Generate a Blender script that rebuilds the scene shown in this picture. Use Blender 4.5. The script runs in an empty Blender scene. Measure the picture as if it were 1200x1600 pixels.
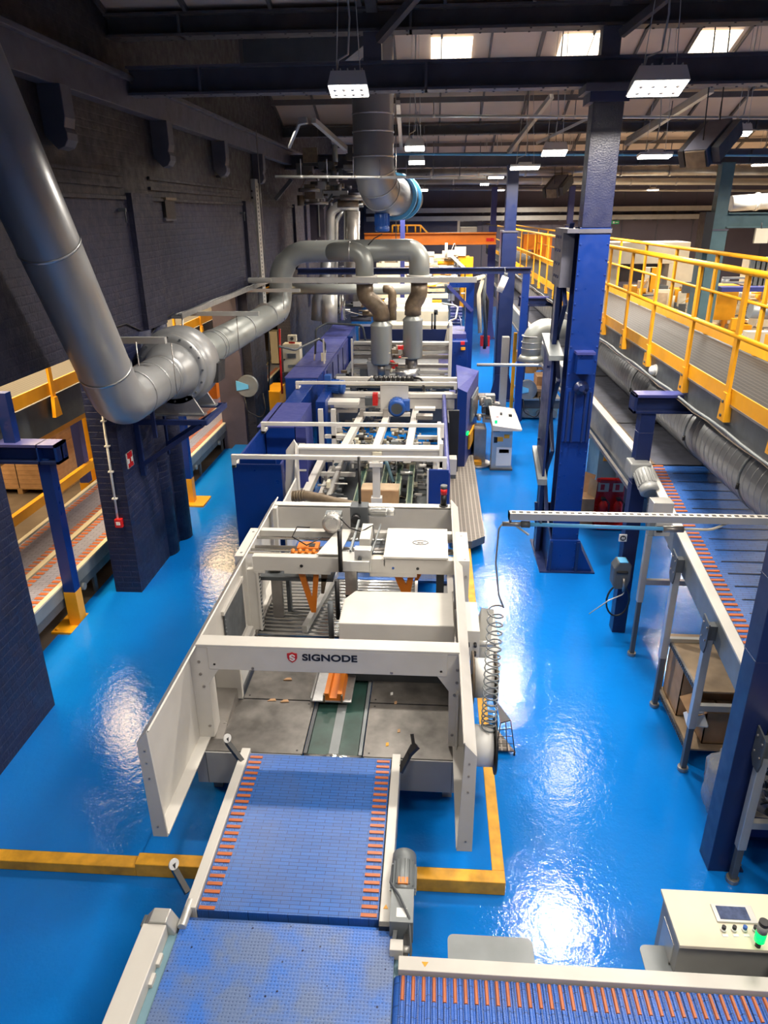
import bpy, bmesh, math, random
from mathutils import Vector, Matrix
random.seed(7)
PI = math.pi
SC = bpy.context.scene
COL = SC.collection
R = math.radians

# ------------------------------------------------------------------ camera
F = 1110.0
CAM = Vector((0, 0, 6.0))
_p, _y, _r = R(22.7), R(4.0), R(-0.5)
_rz = Matrix.Rotation(_y, 3, 'Z')
FW = _rz @ Vector((0, math.cos(_p), -math.sin(_p)))
U0 = _rz @ Vector((0, math.sin(_p), math.cos(_p)))
R0 = _rz @ Vector((1, 0, 0))
RT = R0 * math.cos(_r) + U0 * math.sin(_r)
UP = U0 * math.cos(_r) - R0 * math.sin(_r)

def _ray(px, py): return FW + RT * ((px - 600) / F) + UP * ((800 - py) / F)
def AZ(px, py, z):
    d = _ray(px, py); return CAM + d * ((z - CAM.z) / d.z)
def AY(px, py, y):
    d = _ray(px, py); return CAM + d * (y / d.y)
def AX(px, py, x):
    d = _ray(px, py); return CAM + d * (x / d.x)

cd = bpy.data.cameras.new('camera')
cam = bpy.data.objects.new('camera', cd); COL.objects.link(cam)
cd.sensor_fit = 'HORIZONTAL'; cd.sensor_width = 36.0; cd.lens = 36.0 * F / 1200.0
cd.clip_start = 0.05; cd.clip_end = 300
m3 = Matrix((RT, UP, -FW)).transposed()
cam.matrix_world = Matrix.Translation(CAM) @ m3.to_4x4()
SC.camera = cam

# ------------------------------------------------------------------ materials
def _new(name):
    m = bpy.data.materials.new(name); m.use_nodes = True
    nt = m.node_tree; nt.nodes.clear()
    out = nt.nodes.new('ShaderNodeOutputMaterial')
    b = nt.nodes.new('ShaderNodeBsdfPrincipled')
    nt.links.new(b.outputs[0], out.inputs[0])
    return m, nt, b
def _coord(nt, kind='Object', scale=(1, 1, 1), rot=(0, 0, 0)):
    tc = nt.nodes.new('ShaderNodeTexCoord'); mp = nt.nodes.new('ShaderNodeMapping')
    mp.inputs['Scale'].default_value = scale; mp.inputs['Rotation'].default_value = rot
    nt.links.new(tc.outputs[kind], mp.inputs[0]); return mp.outputs[0]
def _noise(nt, vec, scale, detail=3, rough=0.5):
    n = nt.nodes.new('ShaderNodeTexNoise'); n.inputs['Scale'].default_value = scale
    n.inputs['Detail'].default_value = detail; n.inputs['Roughness'].default_value = rough
    nt.links.new(vec, n.inputs['Vector']); return n.outputs['Fac']
def _ramp(nt, fac, stops):
    r = nt.nodes.new('ShaderNodeValToRGB'); el = r.color_ramp.elements
    while len(el) < len(stops): el.new(0.5)
    for e, (p, c) in zip(el, stops):
        e.position = p; e.color = (c[0], c[1], c[2], 1) if not isinstance(c, (int, float)) else (c, c, c, 1)
    nt.links.new(fac, r.inputs[0]); return r.outputs[0]
def _bump(nt, b, fac, strength, dist=0.01, prev=None):
    n = nt.nodes.new('ShaderNodeBump'); n.inputs['Strength'].default_value = strength
    n.inputs['Distance'].default_value = dist; nt.links.new(fac, n.inputs['Height'])
    if prev is not None: nt.links.new(prev, n.inputs['Normal'])
    nt.links.new(n.outputs[0], b.inputs['Normal']); return n.outputs[0]
def paint(name, c, rough=0.4, metal=0.0, var=0.12, scale=3.0, bump=0.0, bscale=40):
    m, nt, b = _new(name); v = _coord(nt)
    lo = [x * (1 - var) for x in c]; hi = [min(1, x * (1 + var)) for x in c]
    nt.links.new(_ramp(nt, _noise(nt, v, scale, 4), [(0.3, lo), (0.7, hi)]), b.inputs['Base Color'])
    nt.links.new(_ramp(nt, _noise(nt, v, scale * 2.3, 3), [(0.3, max(0.03, rough - .07)), (0.7, min(1, rough + .07))]), b.inputs['Roughness'])
    b.inputs['Metallic'].default_value = metal
    if bump: _bump(nt, b, _noise(nt, v, bscale, 3), bump, 0.01)
    return m
def emis(name, c, s):
    m, nt, b = _new(name); b.inputs['Base Color'].default_value = (*c, 1)
    b.inputs['Emission Color'].default_value = (*c, 1); b.inputs['Emission Strength'].default_value = s
    return m
def galv(name, c=(.55, .56, .57), rough=.38, scale=14):
    m, nt, b = _new(name); v = _coord(nt)
    vo = nt.nodes.new('ShaderNodeTexVoronoi'); vo.inputs['Scale'].default_value = scale
    nt.links.new(v, vo.inputs['Vector'])
    sep = nt.nodes.new('ShaderNodeSeparateColor'); nt.links.new(vo.outputs['Color'], sep.inputs[0])
    nt.links.new(_ramp(nt, sep.outputs[0], [(0, [x * .86 for x in c]), (1, c)]), b.inputs['Base Color'])
    nt.links.new(_ramp(nt, _noise(nt, v, 3, 5), [(.3, rough - .1), (.7, rough + .12)]), b.inputs['Roughness'])
    b.inputs['Metallic'].default_value = .9
    return m
def brick(name, c, dark, bstr=.9):
    m, nt, b = _new(name)
    tc = nt.nodes.new('ShaderNodeTexCoord'); sp = nt.nodes.new('ShaderNodeSeparateXYZ')
    nt.links.new(tc.outputs['Object'], sp.inputs[0])
    ad = nt.nodes.new('ShaderNodeMath'); nt.links.new(sp.outputs[0], ad.inputs[0]); nt.links.new(sp.outputs[1], ad.inputs[1])
    cb = nt.nodes.new('ShaderNodeCombineXYZ'); nt.links.new(ad.outputs[0], cb.inputs[0]); nt.links.new(sp.outputs[2], cb.inputs[1])
    br = nt.nodes.new('ShaderNodeTexBrick'); br.inputs['Scale'].default_value = 1.0
    br.inputs['Brick Width'].default_value = .30; br.inputs['Row Height'].default_value = .105
    br.inputs['Mortar Size'].default_value = .012; br.inputs['Mortar Smooth'].default_value = .3
    nt.links.new(cb.outputs[0], br.inputs['Vector'])
    n = _noise(nt, tc.outputs['Object'], 2.5, 6, .65)
    nt.links.new(_ramp(nt, n, [(.3, dark), (.7, c)]), b.inputs['Base Color'])
    nt.links.new(_ramp(nt, _noise(nt, tc.outputs['Object'], 6, 4), [(.3, .38), (.7, .7)]), b.inputs['Roughness'])
    inv = nt.nodes.new('ShaderNodeMath'); inv.operation = 'SUBTRACT'; inv.inputs[0].default_value = 1
    nt.links.new(br.outputs['Fac'], inv.inputs[1])
    p = _bump(nt, b, inv.outputs[0], bstr, .02)
    _bump(nt, b, _noise(nt, tc.outputs['Object'], 14, 5, .7), .5, .02, p)
    return m
def beltmat(name, c, row=.0365, along='y', brickw=.16, dirt=.35):
    """modular plastic belt: link rows with staggered joints, slightly worn"""
    m, nt, b = _new(name)
    tc = nt.nodes.new('ShaderNodeTexCoord'); sp = nt.nodes.new('ShaderNodeSeparateXYZ')
    nt.links.new(tc.outputs['Object'], sp.inputs[0]); cb = nt.nodes.new('ShaderNodeCombineXYZ')
    a, q = (0, 1) if along == 'y' else (1, 0)
    nt.links.new(sp.outputs[a], cb.inputs[0]); nt.links.new(sp.outputs[q], cb.inputs[1])
    br = nt.nodes.new('ShaderNodeTexBrick'); br.inputs['Scale'].default_value = 1
    br.inputs['Brick Width'].default_value = brickw; br.inputs['Row Height'].default_value = row
    br.inputs['Mortar Size'].default_value = row * .07; br.inputs['Mortar Smooth'].default_value = .2
    br.inputs['Color1'].default_value = (*c, 1); br.inputs['Color2'].default_value = (*[x * .86 for x in c], 1)
    br.inputs['Mortar'].default_value = (*[x * .25 for x in c], 1)
    nt.links.new(cb.outputs[0], br.inputs['Vector'])
    mx = nt.nodes.new('ShaderNodeMix'); mx.data_type = 'RGBA'; mx.inputs['B'].default_value = (.09, .12, .22, 1)
    nt.links.new(br.outputs['Color'], mx.inputs['A'])
    nt.links.new(_ramp(nt, _noise(nt, tc.outputs['Object'], 2.2, 6, .6), [(.42, 0), (.68, dirt)]), mx.inputs['Factor'])
    nt.links.new(mx.outputs['Result'], b.inputs['Base Color']); b.inputs['Roughness'].default_value = .33
    w = nt.nodes.new('ShaderNodeTexWave'); w.inputs['Scale'].default_value = 22 if along == 'y' else 22
    w.bands_direction = 'X' if along == 'y' else 'Y'
    nt.links.new(tc.outputs['Object'], w.inputs['Vector'])
    _bump(nt, b, w.outputs['Fac'], .35, .004)
    return m

MT = {}
MT['white'] = paint('white_paint', (.60, .58, .54), .38, var=.05)
MT['cream'] = paint('cream_paint', (.62, .57, .44), .42, var=.06)
MT['blue'] = paint('royal_blue_paint', (.003, .028, .19), .34, var=.05)
MT['bluep'] = paint('violet_blue_paint', (.045, .055, .22), .38, var=.04)
MT['navy'] = paint('navy_steel_paint', (.009, .020, .088), .36, var=.08)
MT['navyup'] = paint('dusty_navy_steel', (.017, .021, .06), .33, var=.12, bump=.35, bscale=45)
MT['bed'] = paint('worn_bed_plate', (.17, .16, .15), .36, .45, var=.35, scale=5)
MT['brickm'] = None
MT['dsteel'] = paint('dark_steel_paint', (.085, .086, .115), .48, var=.15, bump=.06, bscale=60)
MT['teal'] = paint('teal_steel_paint', (.08, .15, .17), .45, var=.15)
MT['teals'] = paint('teal_side_panel', (.16, .28, .34), .4, var=.08)
MT['yellow'] = paint('yellow_paint', (.80, .36, .012), .38, var=.08)
MT['kerby'] = paint('worn_yellow_paint', (.72, .35, .02), .55, var=.25, scale=6, bump=.3, bscale=20)
MT['orange'] = paint('orange_paint', (.62, .17, .008), .4, var=.08)
MT['tab'] = paint('orange_grip_tab', (.48, .13, .04), .45, var=.15)
MT['galv'] = galv('galvanised_steel')
MT['duct'] = paint('grey_spiral_duct', (.33, .34, .35), .36, .5, var=.06, scale=1)
MT['ductl'] = paint('pale_grey_duct', (.30, .32, .31), .40, .35, var=.05, scale=1)
MT['steel'] = paint('bare_steel', (.33, .31, .29), .34, .7, var=.22)
MT['roller'] = paint('bright_roller_steel', (.72, .72, .70), .20, .9, var=.06)
MT['alu'] = paint('aluminium_frame', (.52, .52, .50), .36, .5, var=.07)
MT['gmot'] = paint('grey_motor_paint', (.20, .22, .23), .4, .2, var=.12)
MT['lmot'] = paint('pale_motor_paint', (.30, .31, .31), .4, .1, var=.06)
MT['dgrey'] = paint('dark_grey_paint', (.075, .085, .095), .45, var=.15)
MT['lgrey'] = paint('light_grey_panel', (.30, .30, .29), .45, var=.05)
MT['black'] = paint('black_rubber', (.012, .012, .014), .45, var=.2)
MT['red'] = paint('red_paint', (.55, .015, .015), .3, var=.1)
MT['brown'] = paint('brown_flexible_hose', (.16, .12, .08), .4, .2, var=.25, scale=9)
MT['card'] = paint('cardboard', (.42, .25, .13), .75, var=.15, scale=5)
MT['ply'] = paint('dusty_plywood', (.42, .31, .2), .7, var=.18, scale=4)
MT['wood'] = paint('pallet_timber', (.34, .2, .09), .75, var=.25, scale=8)
MT['green'] = paint('green_drive_belt', (.025, .065, .055), .35, var=.3, scale=6)
MT['greenl'] = paint('pale_green_strip', (.30, .36, .24), .5, var=.15)
MT['mblue'] = paint('motor_blue', (.02, .09, .36), .35, var=.12)
MT['cyan'] = paint('light_blue_plastic', (.12, .45, .80), .35, var=.05)
MT['plastic'] = paint('clear_white_plastic', (.62, .64, .66), .18, var=.18, scale=9, bump=.6, bscale=9)
MT['concrete'] = paint('worn_concrete', (.075, .058, .044), .5, var=.35, scale=1.2, bump=.2, bscale=8)
MT['wallp'] = paint('plum_cladding', (.11, .095, .125), .6, var=.1, scale=.6)
MT['rib'] = paint('dusty_roof_purlin', (.10, .09, .09), .6, var=.2)
MT['lampbody'] = paint('lamp_housing', (.62, .60, .57), .4, .1, var=.04)
MT['led'] = emis('led_panel', (1.0, .95, .86), 14)
MT['skylt'] = emis('daylit_rooflight', (1.0, .90, .74), 1.6)
MT['glowg'] = emis('green_beacon_lens', (.0, .9, .12), 2)
MT['glowr'] = emis('red_beacon_lens', (1.0, .05, .12), 4)
MT['screen'] = paint('lcd_screen', (.07, .09, .17), .15, var=.3, scale=20)
MT['brick'] = brick('painted_brick_dark', (.028, .026, .035), (.015, .014, .021), .4)
MT['brickn'] = brick('painted_brick_navy', (.010, .016, .060), (.006, .009, .036), .5)
MT['brickm'] = brick('painted_brick_indigo', (.016, .017, .042), (.009, .010, .028), .45)
MT['plum'] = paint('plum_render', (.075, .062, .085), .6, var=.12, bump=.2)
MT['belt'] = beltmat('blue_modular_belt', (.028, .14, .50))
MT['beltx'] = beltmat('blue_modular_belt_crossways', (.035, .14, .55), along='x', row=.045, dirt=.25)
MT['beltl'] = beltmat('pale_blue_modular_belt', (.32, .34, .48), row=.06, dirt=.15)
MT['flatbelt'] = paint('dark_level_belt', (.07, .075, .10), .45, var=.25)
MT['beigef'] = paint('pale_floor', (.45, .33, .2), .3, var=.2, scale=.5)
MT['signg'] = paint('exit_green', (.02, .35, .12), .4)
MT['letter'] = paint('black_lettering', (.012, .012, .014), .4, var=.05)
MT['paper'] = paint('white_label', (.75, .75, .73), .5, var=.03)

def _perf():
    m, nt, b = _new('perforated_blue_belt')
    tc = nt.nodes.new('ShaderNodeTexCoord')
    vo = nt.nodes.new('ShaderNodeTexVoronoi'); vo.inputs['Scale'].default_value = 38; vo.inputs['Randomness'].default_value = .12
    nt.links.new(tc.outputs['Object'], vo.inputs['Vector'])
    n = _noise(nt, tc.outputs['Object'], 2.4, 6, .6)
    base = _ramp(nt, n, [(.38, (.045, .16, .56)), (.58, (.12, .18, .34))])
    mx = nt.nodes.new('ShaderNodeMix'); mx.data_type = 'RGBA'; mx.inputs['B'].default_value = (.012, .03, .12, 1)
    nt.links.new(base, mx.inputs['A'])
    nt.links.new(_ramp(nt, vo.outputs['Distance'], [(.0, .75), (.17, .75), (.24, 0)]), mx.inputs['Factor'])
    v2 = nt.nodes.new('ShaderNodeTexVoronoi'); v2.inputs['Scale'].default_value = 10; nt.links.new(tc.outputs['Object'], v2.inputs['Vector'])
    m2 = nt.nodes.new('ShaderNodeMix'); m2.data_type = 'RGBA'; m2.inputs['B'].default_value = (.006, .012, .05, 1)
    nt.links.new(mx.outputs['Result'], m2.inputs['A']); nt.links.new(_ramp(nt, v2.outputs['Distance'], [(.0, 1), (.07, 1), (.10, 0)]), m2.inputs['Factor'])
    nt.links.new(m2.outputs['Result'], b.inputs['Base Color']); b.inputs['Roughness'].default_value = .35
    _bump(nt, b, vo.outputs['Distance'], .5, .006)
    return m
MT['perf'] = _perf()
def _floor():
    m, nt, b = _new('glossy_blue_floor_paint')
    v = _coord(nt)
    n = _noise(nt, v, .35, 5, .6)
    base = _ramp(nt, n, [(.3, (.003, .155, .56)), (.7, (.003, .19, .66))])
    # scuffs: small pale scratches
    vo = nt.nodes.new('ShaderNodeTexVoronoi'); vo.inputs['Scale'].default_value = 1.3
    mp = _coord(nt, scale=(1, .35, 1), rot=(0, 0, .4)); nt.links.new(mp, vo.inputs['Vector'])
    n2 = _noise(nt, v, 9, 8, .75)
    sc = _ramp(nt, n2, [(.70, 0), (.78, .45)])
    mx = nt.nodes.new('ShaderNodeMix'); mx.data_type = 'RGBA'; mx.inputs['B'].default_value = (.25, .45, .7, 1)
    nt.links.new(base, mx.inputs['A']); nt.links.new(sc, mx.inputs['Factor'])
    nt.links.new(mx.outputs['Result'], b.inputs['Base Color'])
    nt.links.new(_ramp(nt, _noise(nt, v, 1.6, 5), [(.3, .05), (.72, .15)]), b.inputs['Roughness'])
    b.inputs['Specular IOR Level'].default_value = .5
    p = _bump(nt, b, _noise(nt, v, 9, 3, .6), .22, .02)
    _bump(nt, b, _noise(nt, v, 42, 3, .6), .13, .01, p)
    return m
MT['floor'] = _floor()
def _grate(name, c1, c2, sx, sy):
    m, nt, b = _new(name); v = _coord(nt, scale=(sx, sy, 1))
    ck = nt.nodes.new('ShaderNodeTexBrick'); ck.offset = 0
    ck.inputs['Scale'].default_value = 1; ck.inputs['Brick Width'].default_value = 1; ck.inputs['Row Height'].default_value = 1
    ck.inputs['Mortar Size'].default_value = .13; ck.inputs['Color1'].default_value = (*c2, 1); ck.inputs['Color2'].default_value = (*c2, 1)
    ck.inputs['Mortar'].default_value = (*c1, 1)
    nt.links.new(v, ck.inputs['Vector']); nt.links.new(ck.outputs['Color'], b.inputs['Base Color'])
    b.inputs['Metallic'].default_value = 0; b.inputs['Roughness'].default_value = .7
    _bump(nt, b, ck.outputs['Fac'], .8, .02)
    return m
MT['grate'] = _grate('walkway_grating', (.060, .054, .048), (.012, .011, .010), 12, 20)
MT['tread'] = _grate('ribbed_tread_plate', (.36, .32, .28), (.13, .115, .10), 12, 14)

# ------------------------------------------------------------------ mesh builder
class MB:
    def __init__(s): s.v = []; s.f = []; s.m = []; s.s = []; s.mats = []; s.pr = []
    def mi(s, m):
        m = MT[m]
        if m not in s.mats: s.mats.append(m)
        return s.mats.index(m)
    def add(s, vs, fs, m, smooth=False):
        o = len(s.v); s.v += [Vector(p) for p in vs]; k = s.mi(m); s.pr.append((o, len(s.v), len(s.f), len(s.f) + len(fs)))
        for i, f in enumerate(fs):
            s.f.append([o + q for q in f]); s.m.append(k)
            s.s.append(smooth[i] if isinstance(smooth, list) else smooth)
        return s
    def box(s, x0, x1, y0, y1, z0, z1, m):
        x0, x1 = sorted((x0, x1)); y0, y1 = sorted((y0, y1)); z0, z1 = sorted((z0, z1))
        return s.add([(x0, y0, z0), (x1, y0, z0), (x1, y1, z0), (x0, y1, z0), (x0, y0, z1), (x1, y0, z1), (x1, y1, z1), (x0, y1, z1)],
                     [(3, 2, 1, 0), (4, 5, 6, 7), (0, 1, 5, 4), (1, 2, 6, 5), (2, 3, 7, 6), (3, 0, 4, 7)], m)
    def beam(s, p0, p1, w, h, m, up=(0, 0, 1)):
        p0, p1 = Vector(p0), Vector(p1); d = (p1 - p0).normalized(); up = Vector(up)
        if abs(d.dot(up)) > .98: up = Vector((0, 1, 0))
        a = d.cross(up).normalized(); b = a.cross(d).normalized()
        vs = [p + a * (w / 2 * i) + b * (h / 2 * j) for p in (p0, p1) for i, j in ((-1, -1), (1, -1), (1, 1), (-1, 1))]
        return s.add(vs, [(0, 1, 2, 3), (7, 6, 5, 4), (0, 4, 5, 1), (1, 5, 6, 2), (2, 6, 7, 3), (3, 7, 4, 0)], m)
    def cyl(s, p0, p1, r, m, r1=None, n=20, cap=True):
        p0, p1 = Vector(p0), Vector(p1); r1 = r if r1 is None else r1
        d = (p1 - p0).normalized(); up = Vector((0, 0, 1)) if abs(d.z) < .9 else Vector((1, 0, 0))
        a = d.cross(up).normalized(); b = a.cross(d)
        vs = []
        for p, q in ((p0, r), (p1, r1)):
            vs += [p + (a * math.cos(2 * PI * i / n) + b * math.sin(2 * PI * i / n)) * q for i in range(n)]
        fs = [(i, (i + 1) % n, n + (i + 1) % n, n + i) for i in range(n)]; sm = [True] * n
        if cap: fs += [tuple(range(n))[::-1], tuple(range(n, 2 * n))]; sm += [False, False]
        return s.add(vs, fs, m, sm)
    def lathe(s, c, axis, prof, m, n=28):
        """prof: list of (t along axis, radius)"""
        c = Vector(c); d = Vector(axis).normalized(); up = Vector((0, 0, 1)) if abs(d.z) < .9 else Vector((1, 0, 0))
        a = d.cross(up).normalized(); b = a.cross(d); vs = []
        for t, r in prof:
            vs += [c + d * t + (a * math.cos(2 * PI * i / n) + b * math.sin(2 * PI * i / n)) * r for i in range(n)]
        fs = []; sm = []
        for k in range(len(prof) - 1):
            for i in range(n): fs.append((k * n + i, k * n + (i + 1) % n, (k + 1) * n + (i + 1) % n, (k + 1) * n + i)); sm.append(True)
        fs += [tuple(range(n))[::-1], tuple(range((len(prof) - 1) * n, len(prof) * n))]; sm += [False, False]
        return s.add(vs, fs, m, sm)
    def tube(s, pts, r, m, n=10, cap=True, smooth=True):
        pts = [Vector(p) for p in pts]; k = len(pts); vs = []
        d = (pts[1] - pts[0]).normalized(); up = Vector((0, 0, 1)) if abs(d.z) < .9 else Vector((1, 0, 0))
        a = d.cross(up).normalized()
        for j in range(k):
            t = (pts[min(j + 1, k - 1)] - pts[max(j - 1, 0)]).normalized()
            a = (a - t * a.dot(t)).normalized(); b = t.cross(a)
            rr = r(j / (k - 1)) if callable(r) else r
            vs += [pts[j] + (a * math.cos(2 * PI * i / n) + b * math.sin(2 * PI * i / n)) * rr for i in range(n)]
        fs = []; sm = []
        for j in range(k - 1):
            for i in range(n): fs.append((j * n + i, j * n + (i + 1) % n, (j + 1) * n + (i + 1) % n, (j + 1) * n + i)); sm.append(smooth)
        if cap: fs += [tuple(range(n))[::-1], tuple(range((k - 1) * n, k * n))]; sm += [False, False]
        return s.add(vs, fs, m, sm)
    def prism(s, poly, ax, a0, a1, m):
        """poly in the two other axes (order x,y,z without ax), extruded along ax"""
        def P(u, w, a): return {'x': (a, u, w), 'y': (u, a, w), 'z': (u, w, a)}[ax]
        n = len(poly); vs = [P(u, w, a0) for u, w in poly] + [P(u, w, a1) for u, w in poly]
        fs = [tuple(range(n))[::-1], tuple(range(n, 2 * n))] + [(i, (i + 1) % n, n + (i + 1) % n, n + i) for i in range(n)]
        return s.add(vs, fs, m)
    def ibeam(s, p0, p1, w, h, m, t=.03, up=(0, 0, 1)):
        p0, p1 = Vector(p0), Vector(p1); d = (p1 - p0).normalized(); u = Vector(up)
        if abs(d.dot(u)) > .98: u = Vector((0, 1, 0))
        a = d.cross(u).normalized(); b = a.cross(d).normalized()
        s.beam(p0 + b * (h / 2 - t / 2), p1 + b * (h / 2 - t / 2), w, t, m, u)
        s.beam(p0 - b * (h / 2 - t / 2), p1 - b * (h / 2 - t / 2), w, t, m, u)
        return s.beam(p0, p1, t, h - 2 * t, m, u)
    def sphere(s, c, r, m, n=14, sz=1.0):
        c = Vector(c); prof = [(-r * math.cos(PI * k / 8) * sz, max(.0005, r * math.sin(PI * k / 8))) for k in range(9)]
        return s.lathe(c, (0, 0, 1), prof, m, n)
    def clusters(s, gap):
        bb = []
        for a, b_, _, _ in s.pr:
            vs = s.v[a:b_]; bb.append([min(v[i] for v in vs) - gap / 2 for i in range(3)] + [max(v[i] for v in vs) + gap / 2 for i in range(3)])
        n = len(bb); par = list(range(n))
        def find(i):
            while par[i] != i: par[i] = par[par[i]]; i = par[i]
            return i
        for i in range(n):
            for j in range(i):
                if all(bb[i][k] <= bb[j][k + 3] and bb[j][k] <= bb[i][k + 3] for k in range(3)): par[find(i)] = find(j)
        out = {}
        for i in range(n): out.setdefault(find(i), []).append(i)
        return list(out.values())
    def build(s, name, parent=None, bevel=0.0, origin=None):
        if parent is not None and name in SPLIT:
            nm, gap = SPLIT[name]; cl = s.clusters(gap); first = None
            for c in cl:
                q = MB(); q.mats = s.mats
                for i in c:
                    a, b_, fa, fb = s.pr[i]; off = len(q.v) - a; q.v += s.v[a:b_]
                    for k in range(fa, fb): q.f.append([t + off for t in s.f[k]]); q.m.append(s.m[k]); q.s.append(s.s[k])
                o = q._build(nm, parent, bevel, origin); first = first or o
            return first
        return s._build(name, parent, bevel, origin)
    def _build(s, name, parent=None, bevel=0.0, origin=None):
        me = bpy.data.meshes.new(name)
        if parent is not None: org = W[parent.name]
        elif origin is not None: org = Vector(origin)
        else:
            xs = [p.x for p in s.v]; ys = [p.y for p in s.v]; zs = [p.z for p in s.v]
            org = Vector(((min(xs) + max(xs)) / 2, (min(ys) + max(ys)) / 2, min(zs)))
        me.from_pydata([p - org for p in s.v], [], s.f)
        for mt in s.mats: me.materials.append(mt)
        me.polygons.foreach_set('material_index', s.m); me.polygons.foreach_set('use_smooth', s.s)
        bm = bmesh.new(); bm.from_mesh(me); bmesh.ops.recalc_face_normals(bm, faces=bm.faces); bm.to_mesh(me); bm.free()
        me.update(); o = bpy.data.objects.new(name, me); COL.objects.link(o)
        if parent is not None: o.parent = parent
        else: o.location = org
        W[o.name] = org
        if bevel:
            bv = o.modifiers.new('bevel', 'BEVEL'); bv.width = bevel; bv.segments = 2; bv.limit_method = 'ANGLE'; bv.angle_limit = R(50)
        return o
SPLIT = {'bolt': ('bolt', .01), 'leg': ('leg', .02), 'inner_post': ('inner_post', .02), 'base_frame': ('base_frame', .05), 'diagonal': ('diagonal', .03), 'cable_gland': ('cable_gland', .02),
         'buttons': ('button', .01), 'labels': ('label', .02), 'clip': ('clip', .01), 'bracket': ('bracket', .05), 'hanger_strap': ('hanger_strap', .3), 'hanger': ('hanger', .05),
         'orange_edging': ('orange_edging', .1), 'handle': ('handle', .02), 'roller_frame': ('roller_frame', .05), 'lattice': ('lattice', .02), 'mechanism': ('mechanism', .09), 'roof_services': ('roof_services', .3),
         'machine_clutter': ('machine_clutter', .3), 'valves': ('valve_group', .2), 'valve': ('valve', .05), 'wire_frame': ('wire_frame', .05), 'uprights': ('upright', .02), 'rail': ('rail', .02),
         'suspension_wire': ('suspension_wire', .01), 'hanger': ('hanger', .05), 'saddle': ('saddle', .05), 'cross_bars': ('cross_bar', .02), 'belt_strip': ('belt_strip', .02), 'duct_boot': ('duct_boot', .02)}
W = {}
def fillet(pts, rad, n=8):
    pts = [Vector(p) for p in pts]; out = [pts[0]]
    for i in range(1, len(pts) - 1):
        r = rad[i - 1] if isinstance(rad, (list, tuple)) else rad
        a, b, c = pts[i - 1], pts[i], pts[i + 1]
        u = (a - b).normalized(); w = (c - b).normalized(); ang = u.angle(w)
        t = min(r / math.tan(ang / 2), (a - b).length * .49, (c - b).length * .49)
        rr = t * math.tan(ang / 2); ctr = b + (u + w).normalized() * (rr / math.sin(ang / 2))
        s0 = (b + u * t) - ctr; s1 = (b + w * t) - ctr; tot = s0.angle(s1); axis = s0.cross(s1).normalized()
        for k in range(n + 1): out.append(ctr + Matrix.Rotation(tot * k / n, 3, axis) @ s0)
    out.append(pts[-1]); return out
def thing(name, label, cat, loc=(0, 0, 0), group=None):
    o = bpy.data.objects.new(name, None); COL.objects.link(o); o.location = loc; o.empty_display_size = .2
    W[o.name] = Vector(loc); o['label'] = label; o['category'] = cat
    if group: o['group'] = group
    return o
def tag(o, label, cat, group=None):
    o['label'] = label; o['category'] = cat
    if group: o['group'] = group
    return o
def struct(o): o['kind'] = 'structure'; return o
def dup(root, loc, label, group=None, rz=0, sc=1.0):
    r = root.copy(); COL.objects.link(r); r.location = loc; r['label'] = label; W[r.name] = Vector(loc)
    if rz: r.rotation_euler = (0, 0, rz)
    if sc != 1: r.scale = (sc, sc, sc)
    if group: r['group'] = group
    for ch in list(root.children):
        c = ch.copy(); COL.objects.link(c); c.parent = r
        for g in ch.children:
            d = g.copy(); COL.objects.link(d); d.parent = c
    return r
def text(s, size, m, parent, origin, xdir, ydir, name='lettering', ext=.002, sx=1.0):
    cu = bpy.data.curves.new('t', 'FONT'); cu.body = s; cu.size = size; cu.extrude = ext; cu.offset = size * .032
    cu.align_x = 'CENTER'; cu.align_y = 'CENTER'
    t = bpy.data.objects.new('t', cu); COL.objects.link(t)
    dg = bpy.context.evaluated_depsgraph_get(); me = bpy.data.meshes.new_from_object(t.evaluated_get(dg))
    bpy.data.objects.remove(t); me.name = name
    X = Vector(xdir).normalized(); Y = Vector(ydir).normalized(); Z = X.cross(Y)
    mt = Matrix((X * sx, Y, Z)).transposed().to_4x4(); mt.translation = Vector(origin) - W[parent.name]
    me.transform(mt); me.materials.clear(); me.materials.append(MT[m])
    o = bpy.data.objects.new(name, me); COL.objects.link(o); o.parent = parent; W[o.name] = W[parent.name]
    return o
EXPO = 0.0
# =================================================================== SETTING
XW = -4.85      # inner face of the brick wall on the left
b = MB(); b.box(-4.86, 27, -4, 53, -.2, 0, 'floor')
b.box(-5.75, -4.86, 5.0, 53, -.2, 0.0, 'floor'); struct(b.build('floor'))
b = MB(); b.box(-26, -5.75, -4, 53, -.2, -.005, 'concrete'); b.box(-5.75, -4.86, -4, 5.0, -.2, -.005, 'concrete')
struct(b.build('floor'))
b = MB(); b.box(-5.45, -2.78, 5.04, 53, .0, .12, 'floor'); struct(b.build('floor'))
b = MB(); b.box(-2.78, .66, 5.04, 30, .0, .165, 'floor'); struct(b.build('floor'))
# yellow painted kerbs
def kerb(x0, x1, y0, y1, h):
    b = MB(); nx = max(1, int((x1 - x0) / .18)); ny = max(1, int((y1 - y0) / .18))
    b.box(x0, x1, y0, y1, 0.001, h, 'kerby'); return b
k = tag(kerb(-4.85, -2.82, 4.90, 5.04, .121).build('kerb_edging', bevel=.008), 'low yellow painted kerb edge running to the brick pier at left', 'kerb')
k = tag(kerb(-2.82, .78, 4.90, 5.04, .167).build('kerb_edging', bevel=.008), 'taller yellow painted kerb edge crossing in front of the white machine', 'kerb')
k = tag(kerb(.66, .78, 5.04, 14.5, .167).build('kerb_edging', bevel=.008), 'yellow painted kerb edge running away along the right of the machine', 'kerb')

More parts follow.
